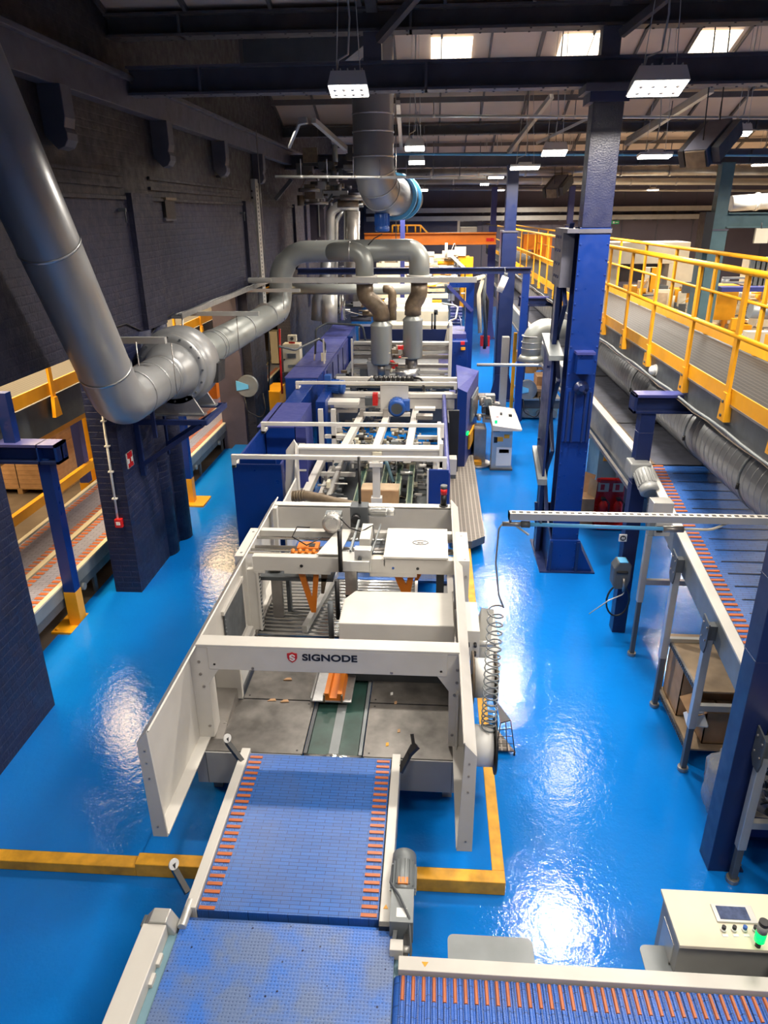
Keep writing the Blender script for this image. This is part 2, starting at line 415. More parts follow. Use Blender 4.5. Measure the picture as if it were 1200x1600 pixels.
# ---- left wall
wl = MB()
wl.box(-5.3, XW, -4, 53, 6.25, 11.3, 'brick'); wl.box(-5.3, XW, -4, 53, 4.25, 6.25, 'brickm')
wl.box(-5.3, XW, -4, 7.3, 0, 4.25, 'brickn')
wl.box(-5.3, XW - .0, 10.3, 11.75, 0, 4.25, 'brickn')
# rounded corner of the pier and the round-fronted pilaster
wl.cyl((-5.05, 11.9, 0), (-5.05, 11.9, 4.25), .30, 'brickn', n=28)
wl.cyl((-4.98, 12.6, 0), (-4.98, 12.6, 4.25), .26, 'brickn', n=28)
wl.box(-5.3, XW - .03, 11.75, 12.6, 0, 4.25, 'brickn')
wl.box(-5.75, -5.1, 18.7, 18.95, 0, 4.25, 'plum')
wl.box(-5.6, XW, 18.9, 20.6, 0, 4.25, 'brick')
wl.box(-5.3, XW, 24.5, 53, 0, 4.25, 'brick')
# shallow pilasters and string courses on the upper wall
for y in (5.2, 11.9, 19.2, 26): wl.box(XW, XW + .09, y, y + .9, 4.25, 6.35, 'brickm')
for z in (6.25, 6.42, 6.58):
    for y0, y1 in ((-4, 5.1), (6.2, 11.8), (12.9, 19.1), (20.2, 26)): wl.box(XW, XW + .045, y0, y1, z, z + .05, 'brick')
struct(wl.build('wall_left'))
# rail on the left wall and its stone corbels
b = MB(); b.box(XW, XW + .22, -4, 30, 7.50, 7.92, 'dsteel'); b.box(XW, XW + .30, -4, 30, 7.88, 7.95, 'dsteel')
tag(b.build('runway_beam', bevel=.01), 'dark painted beam running the length of the brick wall', 'beam')
for i, (px, py, nm) in enumerate(((70, 165, 'nearest the camera'), (240, 210, 'second from the camera'), (334, 240, 'third from the camera'), (396, 262, 'fourth and smallest in view'))):
    y = AX(px, py, XW).y; b = MB()
    prof = [(XW, 7.5), (XW + .3, 7.5), (XW + .3, 7.14)] + [(XW + .3 - .16 + .16 * math.cos(a), 7.10 - .16 + .16 * math.sin(a)) for a in (.6, .2, -.3, -.9, -1.5)] + [(XW, 6.94)]
    b.prism(prof, 'y', y - .14, y + .14, 'dsteel')
    tag(b.build('wall_corbel', bevel=.01), 'rounded dark corbel under the wall beam, ' + nm, 'corbel', 'corbels under the wall beam')
y = AX(262, 328, XW).y
b = MB(); b.box(XW, XW + .05, y - .28, y + .28, AX(262, 345, XW).z, AX(262, 340, XW).z, 'dsteel')
b.box(XW, XW + .09, y - .28, y + .28, AX(262, 313, XW).z, AX(262, 309, XW).z, 'brown')
b.box(XW, XW + .056, y - .25, y + .25, AX(262, 342, XW).z, AX(262, 312, XW).z, 'letter')  # black slab painted in for the dark inside of the recess
tag(b.build('wall_vent'), 'small square black opening high on the brick wall', 'vent')

# ---- far, right and outer walls
b = MB(); b.box(-26, 27, 52, 52.3, 0, 10, 'wallp')
for i in range(14): b.box(-6 + i * 2.3, -5.95 + i * 2.3, 51.96, 52.01, 0, 8, 'dsteel')
struct(b.build('wall_back'))
b = MB(); b.box(26.7, 27, -4, 52.3, 0, 10, 'wallp'); struct(b.build('wall_right'))
b = MB(); b.box(-26, -25.7, -4, 52.3, 0, 10, 'wallp'); struct(b.build('wall_left'))
b = MB(); b.box(-26, 27, -4.3, -4, 0, 11.5, 'wallp'); struct(b.build('wall_front'))
b = MB(); b.box(-26, -5.3, -4, 53, 7.2, 7.4, 'rib'); struct(b.build('ceiling'))

# ---- roof: gabled bays, ridges along x, one mesh of sheeting with its ribs
MT['sheet'] = paint('dusty_roof_sheet', (.56, .46, .38), .7, var=.08, scale=.8)
c = MB(); ribs = MB()
VALL = [(-13.9, 8.75), (-.9, 8.75), (12.1, 8.75), (25.1, 8.6), (38.1, 8.5), (51.1, 8.4)]
def slope(ya, za, yb, zb):
    t = .06
    c.prism([(ya, za), (yb, zb), (yb, zb + t), (ya, za + t)], 'x', -5.3, 27, 'sheet')
    n = 26
    for i in range(n):
        x = -4.9 + i * 1.24; w = .05 if i % 3 else .09
        c.prism([(ya, za), (yb, zb), (yb, zb - .09), (ya, za - .09)], 'x', x, x + w, 'rib')
    for k in (.25, .5, .75):
        y = ya + (yb - ya) * k; z = za + (zb - za) * k
        c.box(-5.3, 27, y - .05, y + .05, z - .22, z - .08, 'rib')
for (ya, za), (yb, zb) in zip(VALL[:-1], VALL[1:]):
    ym = (ya + yb) / 2; zr = max(za, zb) + 2.2
    slope(ya, za, ym, zr); slope(ym, zr, yb, zb)
struct(c.build('ceiling'))
def roofz(y):
    for (ya, za), (yb, zb) in zip(VALL[:-1], VALL[1:]):
        if ya <= y <= yb:
            ym = (ya + yb) / 2; zr = max(za, zb) + 2.2
            return za + (zr - za) * (y - ya) / (ym - ya) if y < ym else zr + (zb - zr) * (y - ym) / (yb - ym)
# rooflights in the back slope of the first bay
for i, x0 in enumerate((-.16, 3.08, 6.35)):
    y0, y1 = 20.9, 22.2
    b = MB()
    for q in range(8):
        xa = x0 + q * .125
        b.add([(xa, y0, roofz(y0) - .10), (xa + .105, y0, roofz(y0) - .10), (xa + .105, y1, roofz(y1) - .10), (xa, y1, roofz(y1) - .10),
               (xa + .02, y0, roofz(y0) - .06), (xa + .085, y0, roofz(y0) - .06), (xa + .085, y1, roofz(y1) - .06), (xa + .02, y1, roofz(y1) - .06)],
              [(0, 1, 2, 3), (4, 7, 6, 5), (0, 4, 5, 1), (1, 5, 6, 2), (2, 6, 7, 3), (3, 7, 4, 0)], 'skylt')
    b.add([(x0 - .03, y0, roofz(y0) - .055), (x0 + 1.02, y0, roofz(y0) - .055), (x0 + 1.02, y1, roofz(y1) - .055), (x0 - .03, y1, roofz(y1) - .055)], [(0, 1, 2, 3)], 'skylt')
    struct(b.build('window_%d' % (i + 1)))

# ---- steel frame
def xbeam(y, z0, z1, x0, x1, m, label, w=.3):
    b = MB(); b.ibeam((x0, y, (z0 + z1) / 2), (x1, y, (z0 + z1) / 2), w, z1 - z0, m, .035)
    for i in range(int((x1 - x0) / .35)):       # rivet heads on the flanges
        for dy in (-.11, .11): b.cyl((x0 + .2 + i * .35, y + dy, z0 - .012), (x0 + .2 + i * .35, y + dy, z0), .018, m, n=6)
    for x in [x0 + 1.1 + 3.35 * q for q in range(int((x1 - x0) / 3.35))]: b.box(x - .02, x + .02, y - w / 2, y + w / 2, z0, z1, m)
    return tag(b.build('steel_beam'), label, 'beam')
xbeam(12.1, 7.68, 8.06, -4.62, 26, 'dsteel', 'dark riveted steel beam crossing overhead and carried by the nearest blue column')
xbeam(12.1, 8.42, 8.72, -4.85, 26, 'rib', 'upper dark steel beam directly above the riveted beam')
xbeam(25.1, 7.36, 7.78, -4.85, 26, 'dsteel', 'second dark beam across the hall, seen behind the nearest column')
xbeam(25.1, 8.28, 8.58, -4.85, 26, 'rib', 'upper beam under the roof valley in the middle of the hall')
xbeam(38.1, 7.2, 7.6, -4.85, 26, 'dsteel', 'far dark beam across the hall above the orange crane')
xbeam(51.3, 7.6, 8.0, -4.85, 26, 'dsteel', 'farthest beam against the plum wall')
# posts and braces between lower and upper beams
def brace(name, p0, p1, w, h, m, label, cat='roof brace', extra=()):
    b = MB(); b.beam(p0, p1, w, h, m)
    for e in extra: b.beam(*e)
    return tag(b.build(name), label, cat)
for x, wh in ((2.44, 'above the nearest blue column'), (-.95, 'left of centre above the big vertical duct'), (6.9, 'at the right edge')):
    brace('truss_post', (x, 12.1, 8.06), (x, 12.1, 8.44), .26, .22, 'dsteel', 'short steel post between the two roof beams ' + wh, 'post')
    brace('truss_post', (x, 12.0, 8.72), (x, 11.1, 9.02), .16, .16, 'rib', 'steel post rising to the ridge ' + wh, 'post')
    brace('roof_brace', (x + .1, 11.9, 8.3), (x + 1.25, 10.8, 9.1), .10, .10, 'rib', 'diagonal steel brace rising to the right ' + wh)
P0 = AY(795, 238, 24.6); P1 = AY(862, 150, 22.5); brace('roof_brace', P0, P1, .12, .12, 'alu', 'pale diagonal truss member above the second column')
P0 = AY(979, 224, 24.6); P1 = AY(1112, 140, 21); brace('roof_brace', P0, P1, .14, .14, 'alu', 'long pale lattice diagonal right of the nearest column',
      extra=[(P0 + Vector((0, 0, .14)), P1 + Vector((0, 0, .1)), .05, .05, 'alu')])
P0 = AY(622, 160, 20); P1 = AY(627, 232, 24.8); brace('roof_brace', P0, P1, .10, .10, 'alu', 'pale diagonal strut right of the big vertical duct')
P0 = AY(838, 224, 22); P1 = AY(925, 182, 22); brace('roof_brace', P0, P1, .07, .07, 'alu', 'thin pale strut meeting the nearest column from the left')

# long pipes and rails under the roof
def xpipe(px0, px1, py0, py1, y, r, m, label, name='overhead_pipe'):
    a, c_ = AY(px0, py0, y), AY(px1, py1, y); b = MB(); b.cyl(a, c_, r, m, n=14)
    for k in range(1, 8):
        p = a.lerp(c_, k / 8); b.cyl(p - (c_ - a).normalized() * .04, p + (c_ - a).normalized() * .04, r * 1.12, m, n=14)
        b.cyl(p, p + Vector((0, 0, .35)), .012, 'dsteel', n=5)
    return tag(b.build(name), label, 'pipe')
xpipe(605, 1200, 181, 184, 20, .035, 'alu', 'thin grey pipe under the roof sheets, highest of the cross pipes')
xpipe(605, 1200, 241, 243, 24, .03, 'cyan', 'thin pale blue air pipe passing in front of the middle beam')
xpipe(600, 1200, 268, 266, 28, .16, 'steel', 'thick grey pipe crossing the hall below the middle beam')
xpipe(640, 1200, 283, 284, 36, .14, 'alu', 'pale thick pipe crossing in front of the far wall top')
xpipe(640, 1200, 296, 298, 40, .05, 'alu', 'thin pipe just above the plum wall')
xpipe(430, 760, 276, 278, 17, .03, 'alu', 'slim conduit rail behind the big vertical duct')
# cable trays on the far wall
for z, nm in ((6.22, 'upper'), (5.72, 'lower')):
    b = MB(); b.box(-4.6, 26, 51.2, 51.9, z - .13, z + .16, 'alu')
    for i in range(24): b.box(-4.4 + i * 1.25, -4.3 + i * 1.25, 51.1, 51.95, z - .2, z - .13, 'rib')
    tag(b.build('cable_tray'), nm + ' pale cable tray along the far plum wall', 'cable tray', 'cable trays on the far wall')

# ---- columns
def rivets(b, pts, m, r=.016):
    for p, n in pts:
        p = Vector(p); n = Vector(n); b.cyl(p, p + n * .012, r, m, n=6)
# nearest composite column
t = thing('steel_column', 'nearest tall riveted blue steel column with flared foot and lattice back', 'column', (2.42, 12, 0))
yc = 11.95
s = MB(); s.ibeam((2.42, yc, 0), (2.42, yc, 5.8), .46, .42, 'navy', .03, up=(0, 1, 0)); s.box(2.19, 2.65, yc - .23, yc - .20, .4, 5.8, 'blue')
rivets(s, [((x, yc - .23, z * .22 + .5), (0, -1, 0)) for z in range(24) for x in (2.215, 2.625)], 'blue')
s.build('lower_shaft', t, bevel=.004)
s = MB(); s.box(2.23, 2.62, yc - .2, yc + .2, 5.8, 7.62, 'navyup'); s.box(2.21, 2.64, yc - .24, yc - .2, 5.8, 7.6, 'navyup'); s.build('upper_shaft', t, bevel=.004)
s = MB(); s.box(2.08, 2.78, yc - .3, yc + .3, 7.58, 7.68, 'dsteel'); s.box(2.15, 2.7, yc - .28, yc + .25, 7.45, 7.58, 'navy'); rivets(s, [((2.14 + .14 * i, yc - .3, 7.63), (0, -1, 0)) for i in range(5)], 'dsteel'); s.build('cap_plate', t)
s = MB()
s.prism([(2.15, .62), (2.68, .62), (2.72, .45), (2.95, .0), (2.13, 0)], 'y', yc - .29, yc - .235, 'blue')
s.prism([(1.98, .95), (2.3, .95), (2.3, 0), (2.06, 0)], 'y', yc + .7, yc + .74, 'navy')
for x in (2.16, 2.63): s.prism([(yc - .34, 0), (yc + 1.0, 0), (yc + .8, .95), (yc - .24, .62)], 'x', x, x + .03, 'navy'); s.beam((x + .015, yc - .31, 0), (x + .015, yc - .31, .6), .05, .03, 'navy')
rivets(s, [((x, yc - .29, .08 + .12 * i), (0, -1, 0)) for i in range(5) for x in (2.2, 2.6)], 'blue')
s.box(2.0, 2.98, yc - .35, yc + 1.05, 0, .025, 'navy')
s.build('flared_foot', t)
s = MB(); s.box(2.03, 2.18, yc + .72, yc + .80, 0, 5.75, 'navy'); s.box(2.03, 2.10, yc + .5, yc + .8, 0, 5.75, 'navy'); s.box(2.5, 2.62, yc + .72, yc + .8, 0, 5.75, 'navy'); s.build('rear_channel', t)
s = MB(); z = .9; k = 0
while z < 5.3:
    for x in (2.13, 2.60):
        a, c_ = ((x, yc + .15, z), (x, yc + .72, z + .62)) if k % 2 == 0 else ((x, yc + .72, z), (x, yc + .15, z + .62))
        s.beam(a, c_, .02, .07, 'navy', up=(1, 0, 0))
    z += .62; k += 1
s.build('lattice', t)
s = MB(); s.box(2.0, 2.66, yc - .25, yc + .95, 5.72, 5.78, 'dsteel'); s.box(2.0, 2.18, yc + .1, yc + .9, 4.9, 5.72, 'dsteel')
rivets(s, [((2.0, yc + .3 + .2 * i, 5.05 + .2 * j), (-1, 0, 0)) for i in range(3) for j in range(4)], 'navy', .025); s.build('gusset_box', t)
s = MB(); s.box(2.30, 2.54, yc - .42, yc - .23, 3.62, 3.95, 'blue'); s.box(2.27, 2.57, yc - .45, yc - .23, 3.93, 3.97, 'bluep'); s.build('bracket_box', t)
s = MB(); s.box(2.2, 2.64, yc - .27, yc - .23, 2.45, 3.35, 'blue')
for x in (2.24, 2.33, 2.5, 2.58): s.box(x, x + .025, yc - .32, yc - .27, 2.45, 3.3, 'navy')
s.lathe((2.42, yc - .3, 3.38), (0, -1, 0), [(0, .12), (.05, .12), (.05, .05), (.08, .05)], 'navy', 16); s.build('guide_plate', t)
# sheet panel hung on the side of the lattice
t2 = MB(); t2.prism([(yc + .1, 3.75), (yc + .95, 3.95), (yc + .95, 1.95), (yc + .1, 1.6)], 'x', 1.98, 2.02, 'navy')
t2.prism([(yc + .02, 1.55), (yc + 1.0, 1.9), (yc + 1.0, 1.98), (yc + .02, 1.66)], 'x', 1.90, 2.06, 'gmot')
t2.prism([(yc + .02, 3.75), (yc + 1.0, 3.97), (yc + 1.0, 4.05), (yc + .02, 3.83)], 'x', 1.92, 2.16, 'gmot')
t2.beam((1.94, yc + .3, 3.6), (2.05, yc + .3, 3.6), .04, .04, 'navy'); t2.beam((1.94, yc + .7, 2.2), (2.05, yc + .7, 2.2), .04, .04, 'navy')
tag(t2.build('sheet_screen'), 'glossy violet sheet guard fixed to the left side of the nearest column', 'panel')

def column(x, y, ztop, m, label, w=.42, step=5.5, foot=True, m2=None):
    t = thing('steel_column', label, 'column', (x, y, 0)); m2 = m2 or m
    s = MB(); s.ibeam((x, y, 0), (x, y, step), w, w, m, .03, up=(0, 1, 0)); s.box(x - w / 2, x + w / 2, y + w / 2, y + w / 2 + .6, 0, step, m) if w > .4 else None
    s.build('lower_shaft', t)
    s = MB(); s.box(x - w * .38, x + w * .38, y - w * .38, y + w * .38, step, ztop, m2); s.build('upper_shaft', t)
    s = MB(); s.box(x - w * .55, x + w * .55, y - w * .55, y + w * 1.3, step - .05, step, 'dsteel'); s.build('step_plate', t)
    if foot:
        s = MB(); s.prism([(x - w / 2, .9), (x + w / 2, .9), (x + w * .95, 0), (x - w * .95, 0)], 'y', y - w / 2 - .04, y - w / 2, m)
        s.box(x - w, x + w, y - w, y + w, 0, .04, m)
        for dx in (-.8, .8): s.cyl((x + w * dx, y - w * .8, .04), (x + w * dx, y - w * .8, .12), .03, 'dsteel', n=8)
        s.build('flared_foot', t)
    return t
column(2.4, 24.8, 7.4, 'navy', 'second tall dark blue column, behind the operator console', .46)
column(2.85, 38, 7.2, 'bluep', 'slim violet-blue column far down the hall behind the crane beam', .36)
column(6.55, 38, 7.2, 'bluep', 'violet-blue column showing just left of the nearest column top', .36)
column(8.95, 25, 7.4, 'teal', 'teal green steel column beyond the walkway at right', .5)
b = MB(); b.ibeam((9.2, 25, 5.75), (16, 25, 5.75), .3, .45, 'teal', .04); b.box(8.45, 8.72, 24.7, 25.3, 4.9, 6.0, 'black')
tag(b.build('steel_beam'), 'teal horizontal beam running right from the teal column', 'beam')
b = MB(); b.box(-1.36, -1.18, 29.9, 30.1, 0, 7.7, 'bluep'); tag(b.build('steel_post'), 'slender bright blue post rising behind the pale pipe arch', 'post')

# ---- lamps
def lamp(px, py, y, w, label, flat=False, tilt=0, name='high_bay_lamp', power=0, wide=1.0):
    p = AY(px, py, y); t = thing(name, label, 'lamp', p, 'hanging high bay lamps')
    d = w * (.42 if flat else .62); h = .10 if flat else .17
    s = MB()
    if flat: s.box(p.x - w / 2, p.x + w / 2, p.y - d / 2, p.y + d / 2, p.z, p.z + h * .6, 'lampbody'); s.box(p.x - w * .22, p.x + w * .22, p.y - d * .3, p.y + d * .3, p.z + h * .6, p.z + h * 1.3, 'lampbody')
    else:
        s.prism([(p.x - w * .42, p.z + h), (p.x + w * .42, p.z + h), (p.x + w / 2, p.z), (p.x - w / 2, p.z)], 'y', p.y - d / 2, p.y + d / 2, 'lampbody')
        for k in range(5): s.box(p.x - w * .38 + k * w * .18, p.x - w * .35 + k * w * .18, p.y - d * .45, p.y + d * .45, p.z + h, p.z + h + .035, 'alu')
    hs = s.build('housing', t, bevel=.006)
    s = MB()
    if flat: s.box(p.x - w * .47, p.x + w * .47, p.y - d * .45, p.y + d * .45, p.z - .03, p.z, 'led')
    else:
        s.box(p.x - w * .47, p.x + w * .47, p.y - d * .46, p.y + d * .46, p.z - .012, p.z, 'led')
        for i in range(4):
            for j in range(2): s.lathe((p.x - w * .33 + i * w * .22, p.y - d * .2 + j * d * .4, p.z - .012), (0, 0, -1), [(0, .03), (.012, .028), (.02, .015)], 'lampbody', 8)
    lp = s.build('led_panel', t)
    lp.rotation_euler[0] = hs.rotation_euler[0] = -R(8 if flat else 17)
    top = roofz(p.y) - .1; s = MB()
    for dx in (-w * .3, w * .3): s.cyl((p.x + dx, p.y, p.z + h), (p.x + dx * .4, p.y, top), .006, 'alu', n=5)
    s.build('suspension_wire', t)
    s = MB(); s.tube([(p.x - w * .3, p.y, p.z + h), (p.x - w * .25, p.y, p.z + h + .16), (p.x, p.y, p.z + h + .22), (p.x + .03, p.y, p.z + h + .6), (p.x - .02, p.y, p.z + h + 1.1), (p.x + .02, p.y, top)], .013, 'alu', 6); s.build('flex', t)
    if power: area(p.x, p.y, p.z - .06, w, d, power)
    return t
def area(x, y, z, sx, sy, power, col=(1.0, .91, .79), spread=160):
    l = bpy.data.lights.new('lamp_or_fill_light', 'AREA'); l.shape = 'RECTANGLE'; l.size = sx; l.size_y = sy; l.energy = power; l.color = col; l.spread = R(spread)
    o = bpy.data.objects.new('lamp_or_fill_light', l); COL.objects.link(o); o.location = (x, y, z); return o
PW = 300
lamp(545, 142, 10.2, .50, 'bright square lamp hanging left of centre under the riveted beam', power=PW)
lamp(1027, 138, 10.2, .66, 'largest bright lamp hanging right of the nearest column top', power=PW)
lamp(648, 232, 20, .50, 'small square lamp just right of the big duct, upper of two', power=PW)
lamp(651, 254, 24.2, .50, 'small square lamp just right of the big duct, lower of two', power=PW)
lamp(658, 274, 29, .8, 'flat strip lamp below the two small square lamps', flat=True, power=PW)
lamp(656, 297, 37, .8, 'lowest far strip lamp right of the duct', flat=True, power=0)
lamp(820, 262, 23, .85, 'flat bright lamp hanging in front of the second column top', flat=True, power=PW)
lamp(866, 239, 18, .56, 'square lamp close to the left side of the nearest column', power=PW)
lamp(1023, 244, 18, .72, 'flat lamp hanging right of the nearest column below the lattice diagonal', flat=True, power=PW)
lamp(1157, 209, 19, .45, 'small lamp behind the dark heater at right', power=PW)
lamp(775, 277, 30, .6, 'flat lamp left of the second column top', flat=True, power=PW)
lamp(757, 288, 36, .4, 'round looking far lamp above the crane beam', power=0)
lamp(780, 297, 40, .5, 'far strip lamp beside the violet column', flat=True, power=0)
lamp(886, 288, 34, .45, 'far lamp between the column and the small heater', power=0)
lamp(1020, 297, 40, .55, 'far strip lamp above the plum wall right of the column', flat=True, power=0)
lamp(1190, 257, 27, .6, 'flat lamp at the right edge of the view', flat=True, power=PW)
# added fill lights without fixtures, over and behind the viewpoint and along the bays
for x, y, e in ((3.7, 6.4, 300), (1.0, 5.0, 90), (-1.6, 1.5, 130), (2.6, 1.0, 260), (3.2, 15, 240), (-2.3, 15.5, 130), (-1.5, 30, 300), (1, 42, 500), (11, 15, 350), (11, 21, 400), (9, 32, 900), (14, 27, 900), (15, 42, 1000), (6, 46, 900), (20, 34, 900), (0, 31, 450)):
    area(x, y, 7.5, 1.5, 1.3, e)
for x, y, e in ((-8.6, 10, 500), (-8.8, 15, 700), (-8.5, 24, 700), (-5.8, 19.5, 400), (-5.8, 14, 400), (-5.8, 8.5, 400)):
    area(x, y, 6.9, .7 if x > -6 else 2.4, 2.4, e, (1.0, .74, .42))  # warm fill lights added to brighten the area behind the brick wall

# suspended heaters
def heater(p0, p1, w, h, label):
    t = thing('unit_heater', label, 'heater', p0); s = MB(); s.beam(p0, p1, w, h, 'dsteel'); s.build('casing', t, bevel=.01)
    d = (Vector(p1) - Vector(p0)).normalized(); s = MB(); s.beam(Vector(p0) - d * .04, Vector(p0), w * .86, h * .86, 'brown'); s.build('end_plate', t)
    s = MB(); side = d.cross(Vector((0, 0, 1))).normalized()
    s.beam(Vector(p0) + side * (w / 2 + .09) + d * .1, Vector(p1) + side * (w / 2 + .09), .14, h * .8, 'dgrey'); s.beam(Vector(p0) - side * (w / 2 + .07), Vector(p1) - side * (w / 2 + .07), .10, h * .9, 'black')
    s.build('fin_guard', t)
    s = MB()
    for q in (.2, .85):
        a = Vector(p0).lerp(Vector(p1), q); s.cyl(a + Vector((0, 0, h / 2)), (a.x - .1, a.y, roofz(a.y) - .1), .012, 'black', n=5)
    s.build('hanger', t)
heater(AY(1088, 248, 14.5), AY(1128, 200, 15.1), .42, .34, 'large dark radiant heater hanging at upper right')
heater(AY(862, 302, 27), AY(880, 280, 27.8), .42, .34, 'small distant dark heater hanging left of the nearest column')
# =================================================================== FOREGROUND CONVEYORS
def motor(b, p, d, r, L, m='gmot', fan='dgrey'):
    """finned electric motor along d from p"""
    p = Vector(p); d = Vector(d).normalized()
    b.lathe(p, d, [(0, r * .8), (L * .08, r), (L * .7, r), (L * .72, r * .92), (L * .75, r * 1.06), (L * .95, r * 1.06), (L, r * .8)], m, 22)
    up = Vector((0, 0, 1)) if abs(d.z) < .9 else Vector((1, 0, 0)); a = d.cross(up).normalized(); c = a.cross(d)
    for i in range(18):
        q = 2 * PI * i / 18; n = a * math.cos(q) + c * math.sin(q)
        b.beam(p + n * r * 1.03 + d * L * .1, p + n * r * 1.03 + d * L * .68, .008, .022, m, up=n)
    b.lathe(p + d * (L * .99), d, [(0, r * .7), (.006, r * .7)], fan, 16)

def belt(x0, x1, y0, y1, z, pitch, mat='belt', tabs=(1, 1), tabw=.17, zf=None):
    """one slab plus raised orange grip tabs along the edges, alternating rows"""
    b = MB(); n = int((y1 - y0) / pitch)
    zf = zf or (lambda y: z)
    vs = []; fs = []
    for k in range(n + 1):
        y = y0 + (y1 - y0) * k / n
        vs += [(x0, y, zf(y)), (x1, y, zf(y))]
    for k in range(n): fs.append((2 * k, 2 * k + 1, 2 * k + 3, 2 * k + 2))
    b.add(vs, fs, mat)
    b.add([(x0, y0, zf(y0)), (x1, y0, zf(y0)), (x1, y0, zf(y0) - .10), (x0, y0, zf(y0) - .10)], [(0, 1, 2, 3)], mat)
    for k in range(0, n, 2):
        for s_, on in ((0, tabs[0]), (1, tabs[1])):
            if not on: continue
            y = y0 + (y1 - y0) * (k + (.12 if s_ == 0 else .4)) / n; yb = y + pitch * .82
            xa, xb = (x0 + .012, x0 + tabw) if s_ == 0 else (x1 - tabw, x1 - .012)
            b.add([(xa, y, zf(y) + .009), (xb, y, zf(y) + .009), (xb, yb, zf(yb) + .009), (xa, yb, zf(yb) + .009),
                   (xa, y, zf(y)), (xb, y, zf(y)), (xb, yb, zf(yb)), (xa, yb, zf(yb))],
                  [(0, 1, 2, 3), (4, 5, 1, 0), (5, 6, 2, 1), (6, 7, 3, 2), (7, 4, 0, 3)], 'tab')
    return b
# --- infeed conveyor
t = thing('belt_conveyor', 'blue modular belt conveyor with orange edges feeding straight into the white machine', 'conveyor', (-1.06, 4.7, 0))
belt(-1.79, -.345, 3.88, 5.66, .915, .0365, tabw=.14).build('belt', t)
s = MB(); s.box(-1.885, -1.795, 3.87, 5.70, .68, .95, 'white'); s.build('side_rail', t, bevel=.006)
s = MB(); s.box(-.335, -.25, 3.84, 5.70, .68, .95, 'white'); s.build('side_rail', t, bevel=.006)
s = MB(); s.box(-1.79, -.34, 3.92, 5.64, .62, .80, 'dgrey'); s.build('under_frame', t)
s = MB(); s.cyl((-1.79, 3.93, .86), (-.34, 3.93, .86), .05, 'belt'); s.build('end_roller', t)
for x in (-1.82, -.30):
    for y in (4.1, 5.4): s = MB(); s.box(x - .03, x + .03, y - .03, y + .03, .0 if y < 5 else .165, .68, 'lgrey'); s.build('leg', t)
def arm(p, q, disc, r=.045):
    s = MB(); s.beam(p, q, .045, .05, 'black'); s.beam(q, Vector(q) + Vector((0, 0, .06)), .04, .04, 'black')
    s.build('sensor_arm', t)
    s = MB(); n = Vector(disc); s.lathe(Vector(q) + Vector((0, 0, .05)), n, [(0, r), (.015, r)], 'paper', 20); s.build('reflector_disc', t)
arm((-1.84, 5.52, .93), (-2.02, 5.66, 1.05), (.75, -.5, .3)); arm((-1.9, 4.0, .95), (-2.04, 4.12, 1.07), (.75, -.5, .3))
s = MB(); s.beam((-.25, 5.5, .9), (-.12, 5.70, 1.06), .05, .05, 'black'); s.beam((-.16, 5.62, 1.03), (-.08, 5.66, 1.1), .06, .04, 'black'); s.beam((-.12, 5.7, 1.06), (-.14, 5.76, 1.16), .03, .03, 'black'); s.build('sensor_arm', t)
s = MB(); s.prism([(-.31, 3.95), (-.27, 3.95), (-.29, 3.99)], 'z', .951, .953, 'glowg' if False else 'yellow'); s.build('warning_sticker', t)
s = MB(); s.box(-.335, -.25, 3.80, 3.84, .70, .95, 'black'); s.build('rail_end_cap', t)

# --- transfer table with perforated belt
t = thing('transfer_conveyor', 'perforated blue belt transfer table at the bottom edge', 'conveyor', (-1.06, 3.2, 0))
s = MB(); s.box(-1.88, -.205, 2.2, 3.80, .84, .90, 'perf'); s.cyl((-1.88, 3.80, .85), (-.205, 3.80, .85), .05, 'perf', n=20); s.build('perforated_belt', t)
s = MB(); s.box(-2.14, -1.955, 2.2, 3.68, .70, 1.0, 'white'); s.build('side_rail', t, bevel=.008)
s = MB(); s.box(-1.955, -1.885, 2.2, 3.70, .55, .88, 'teals')
for y in (3.42, 3.27): s.box(-1.965, -1.93, y, y + .09, .88, .92, 'white')
s.build('side_panel', t, bevel=.004)
s = MB(); s.prism([(-2.16, .66), (-2.16, .93), (-2.09, 1.02), (-1.96, 1.02), (-1.90, .9), (-1.90, .66)], 'y', 3.68, 3.80, 'alu')
for i in range(14): s.box(-2.175, -2.15, 3.69 + .0, 3.79, .68 + i * .02, .69 + i * .02, 'dgrey')
s.cyl((-1.86, 3.72, .92), (-1.86, 3.95, .92), .035, 'alu'); s.build('drive_cap', t, bevel=.006)
s = MB(); s.box(-.205, -.165, 2.2, 3.62, .50, .86, 'teals'); s.cyl((-.185, 2.9, .7), (-.185, 3.5, .7), .05, 'teals'); s.build('side_panel', t)
s = MB(); s.box(-.24, -.14, 3.60, 3.69, .86, .97, 'white'); s.build('corner_block', t, bevel=.005)
s = MB(); s.box(-2.1, -.22, 2.2, 3.7, .3, .62, 'dgrey'); s.build('under_frame', t)
for x in (-2.05, -.3): s = MB(); s.box(x - .04, x + .04, 3.5, 3.58, 0, .4, 'lgrey'); s.build('leg', t)
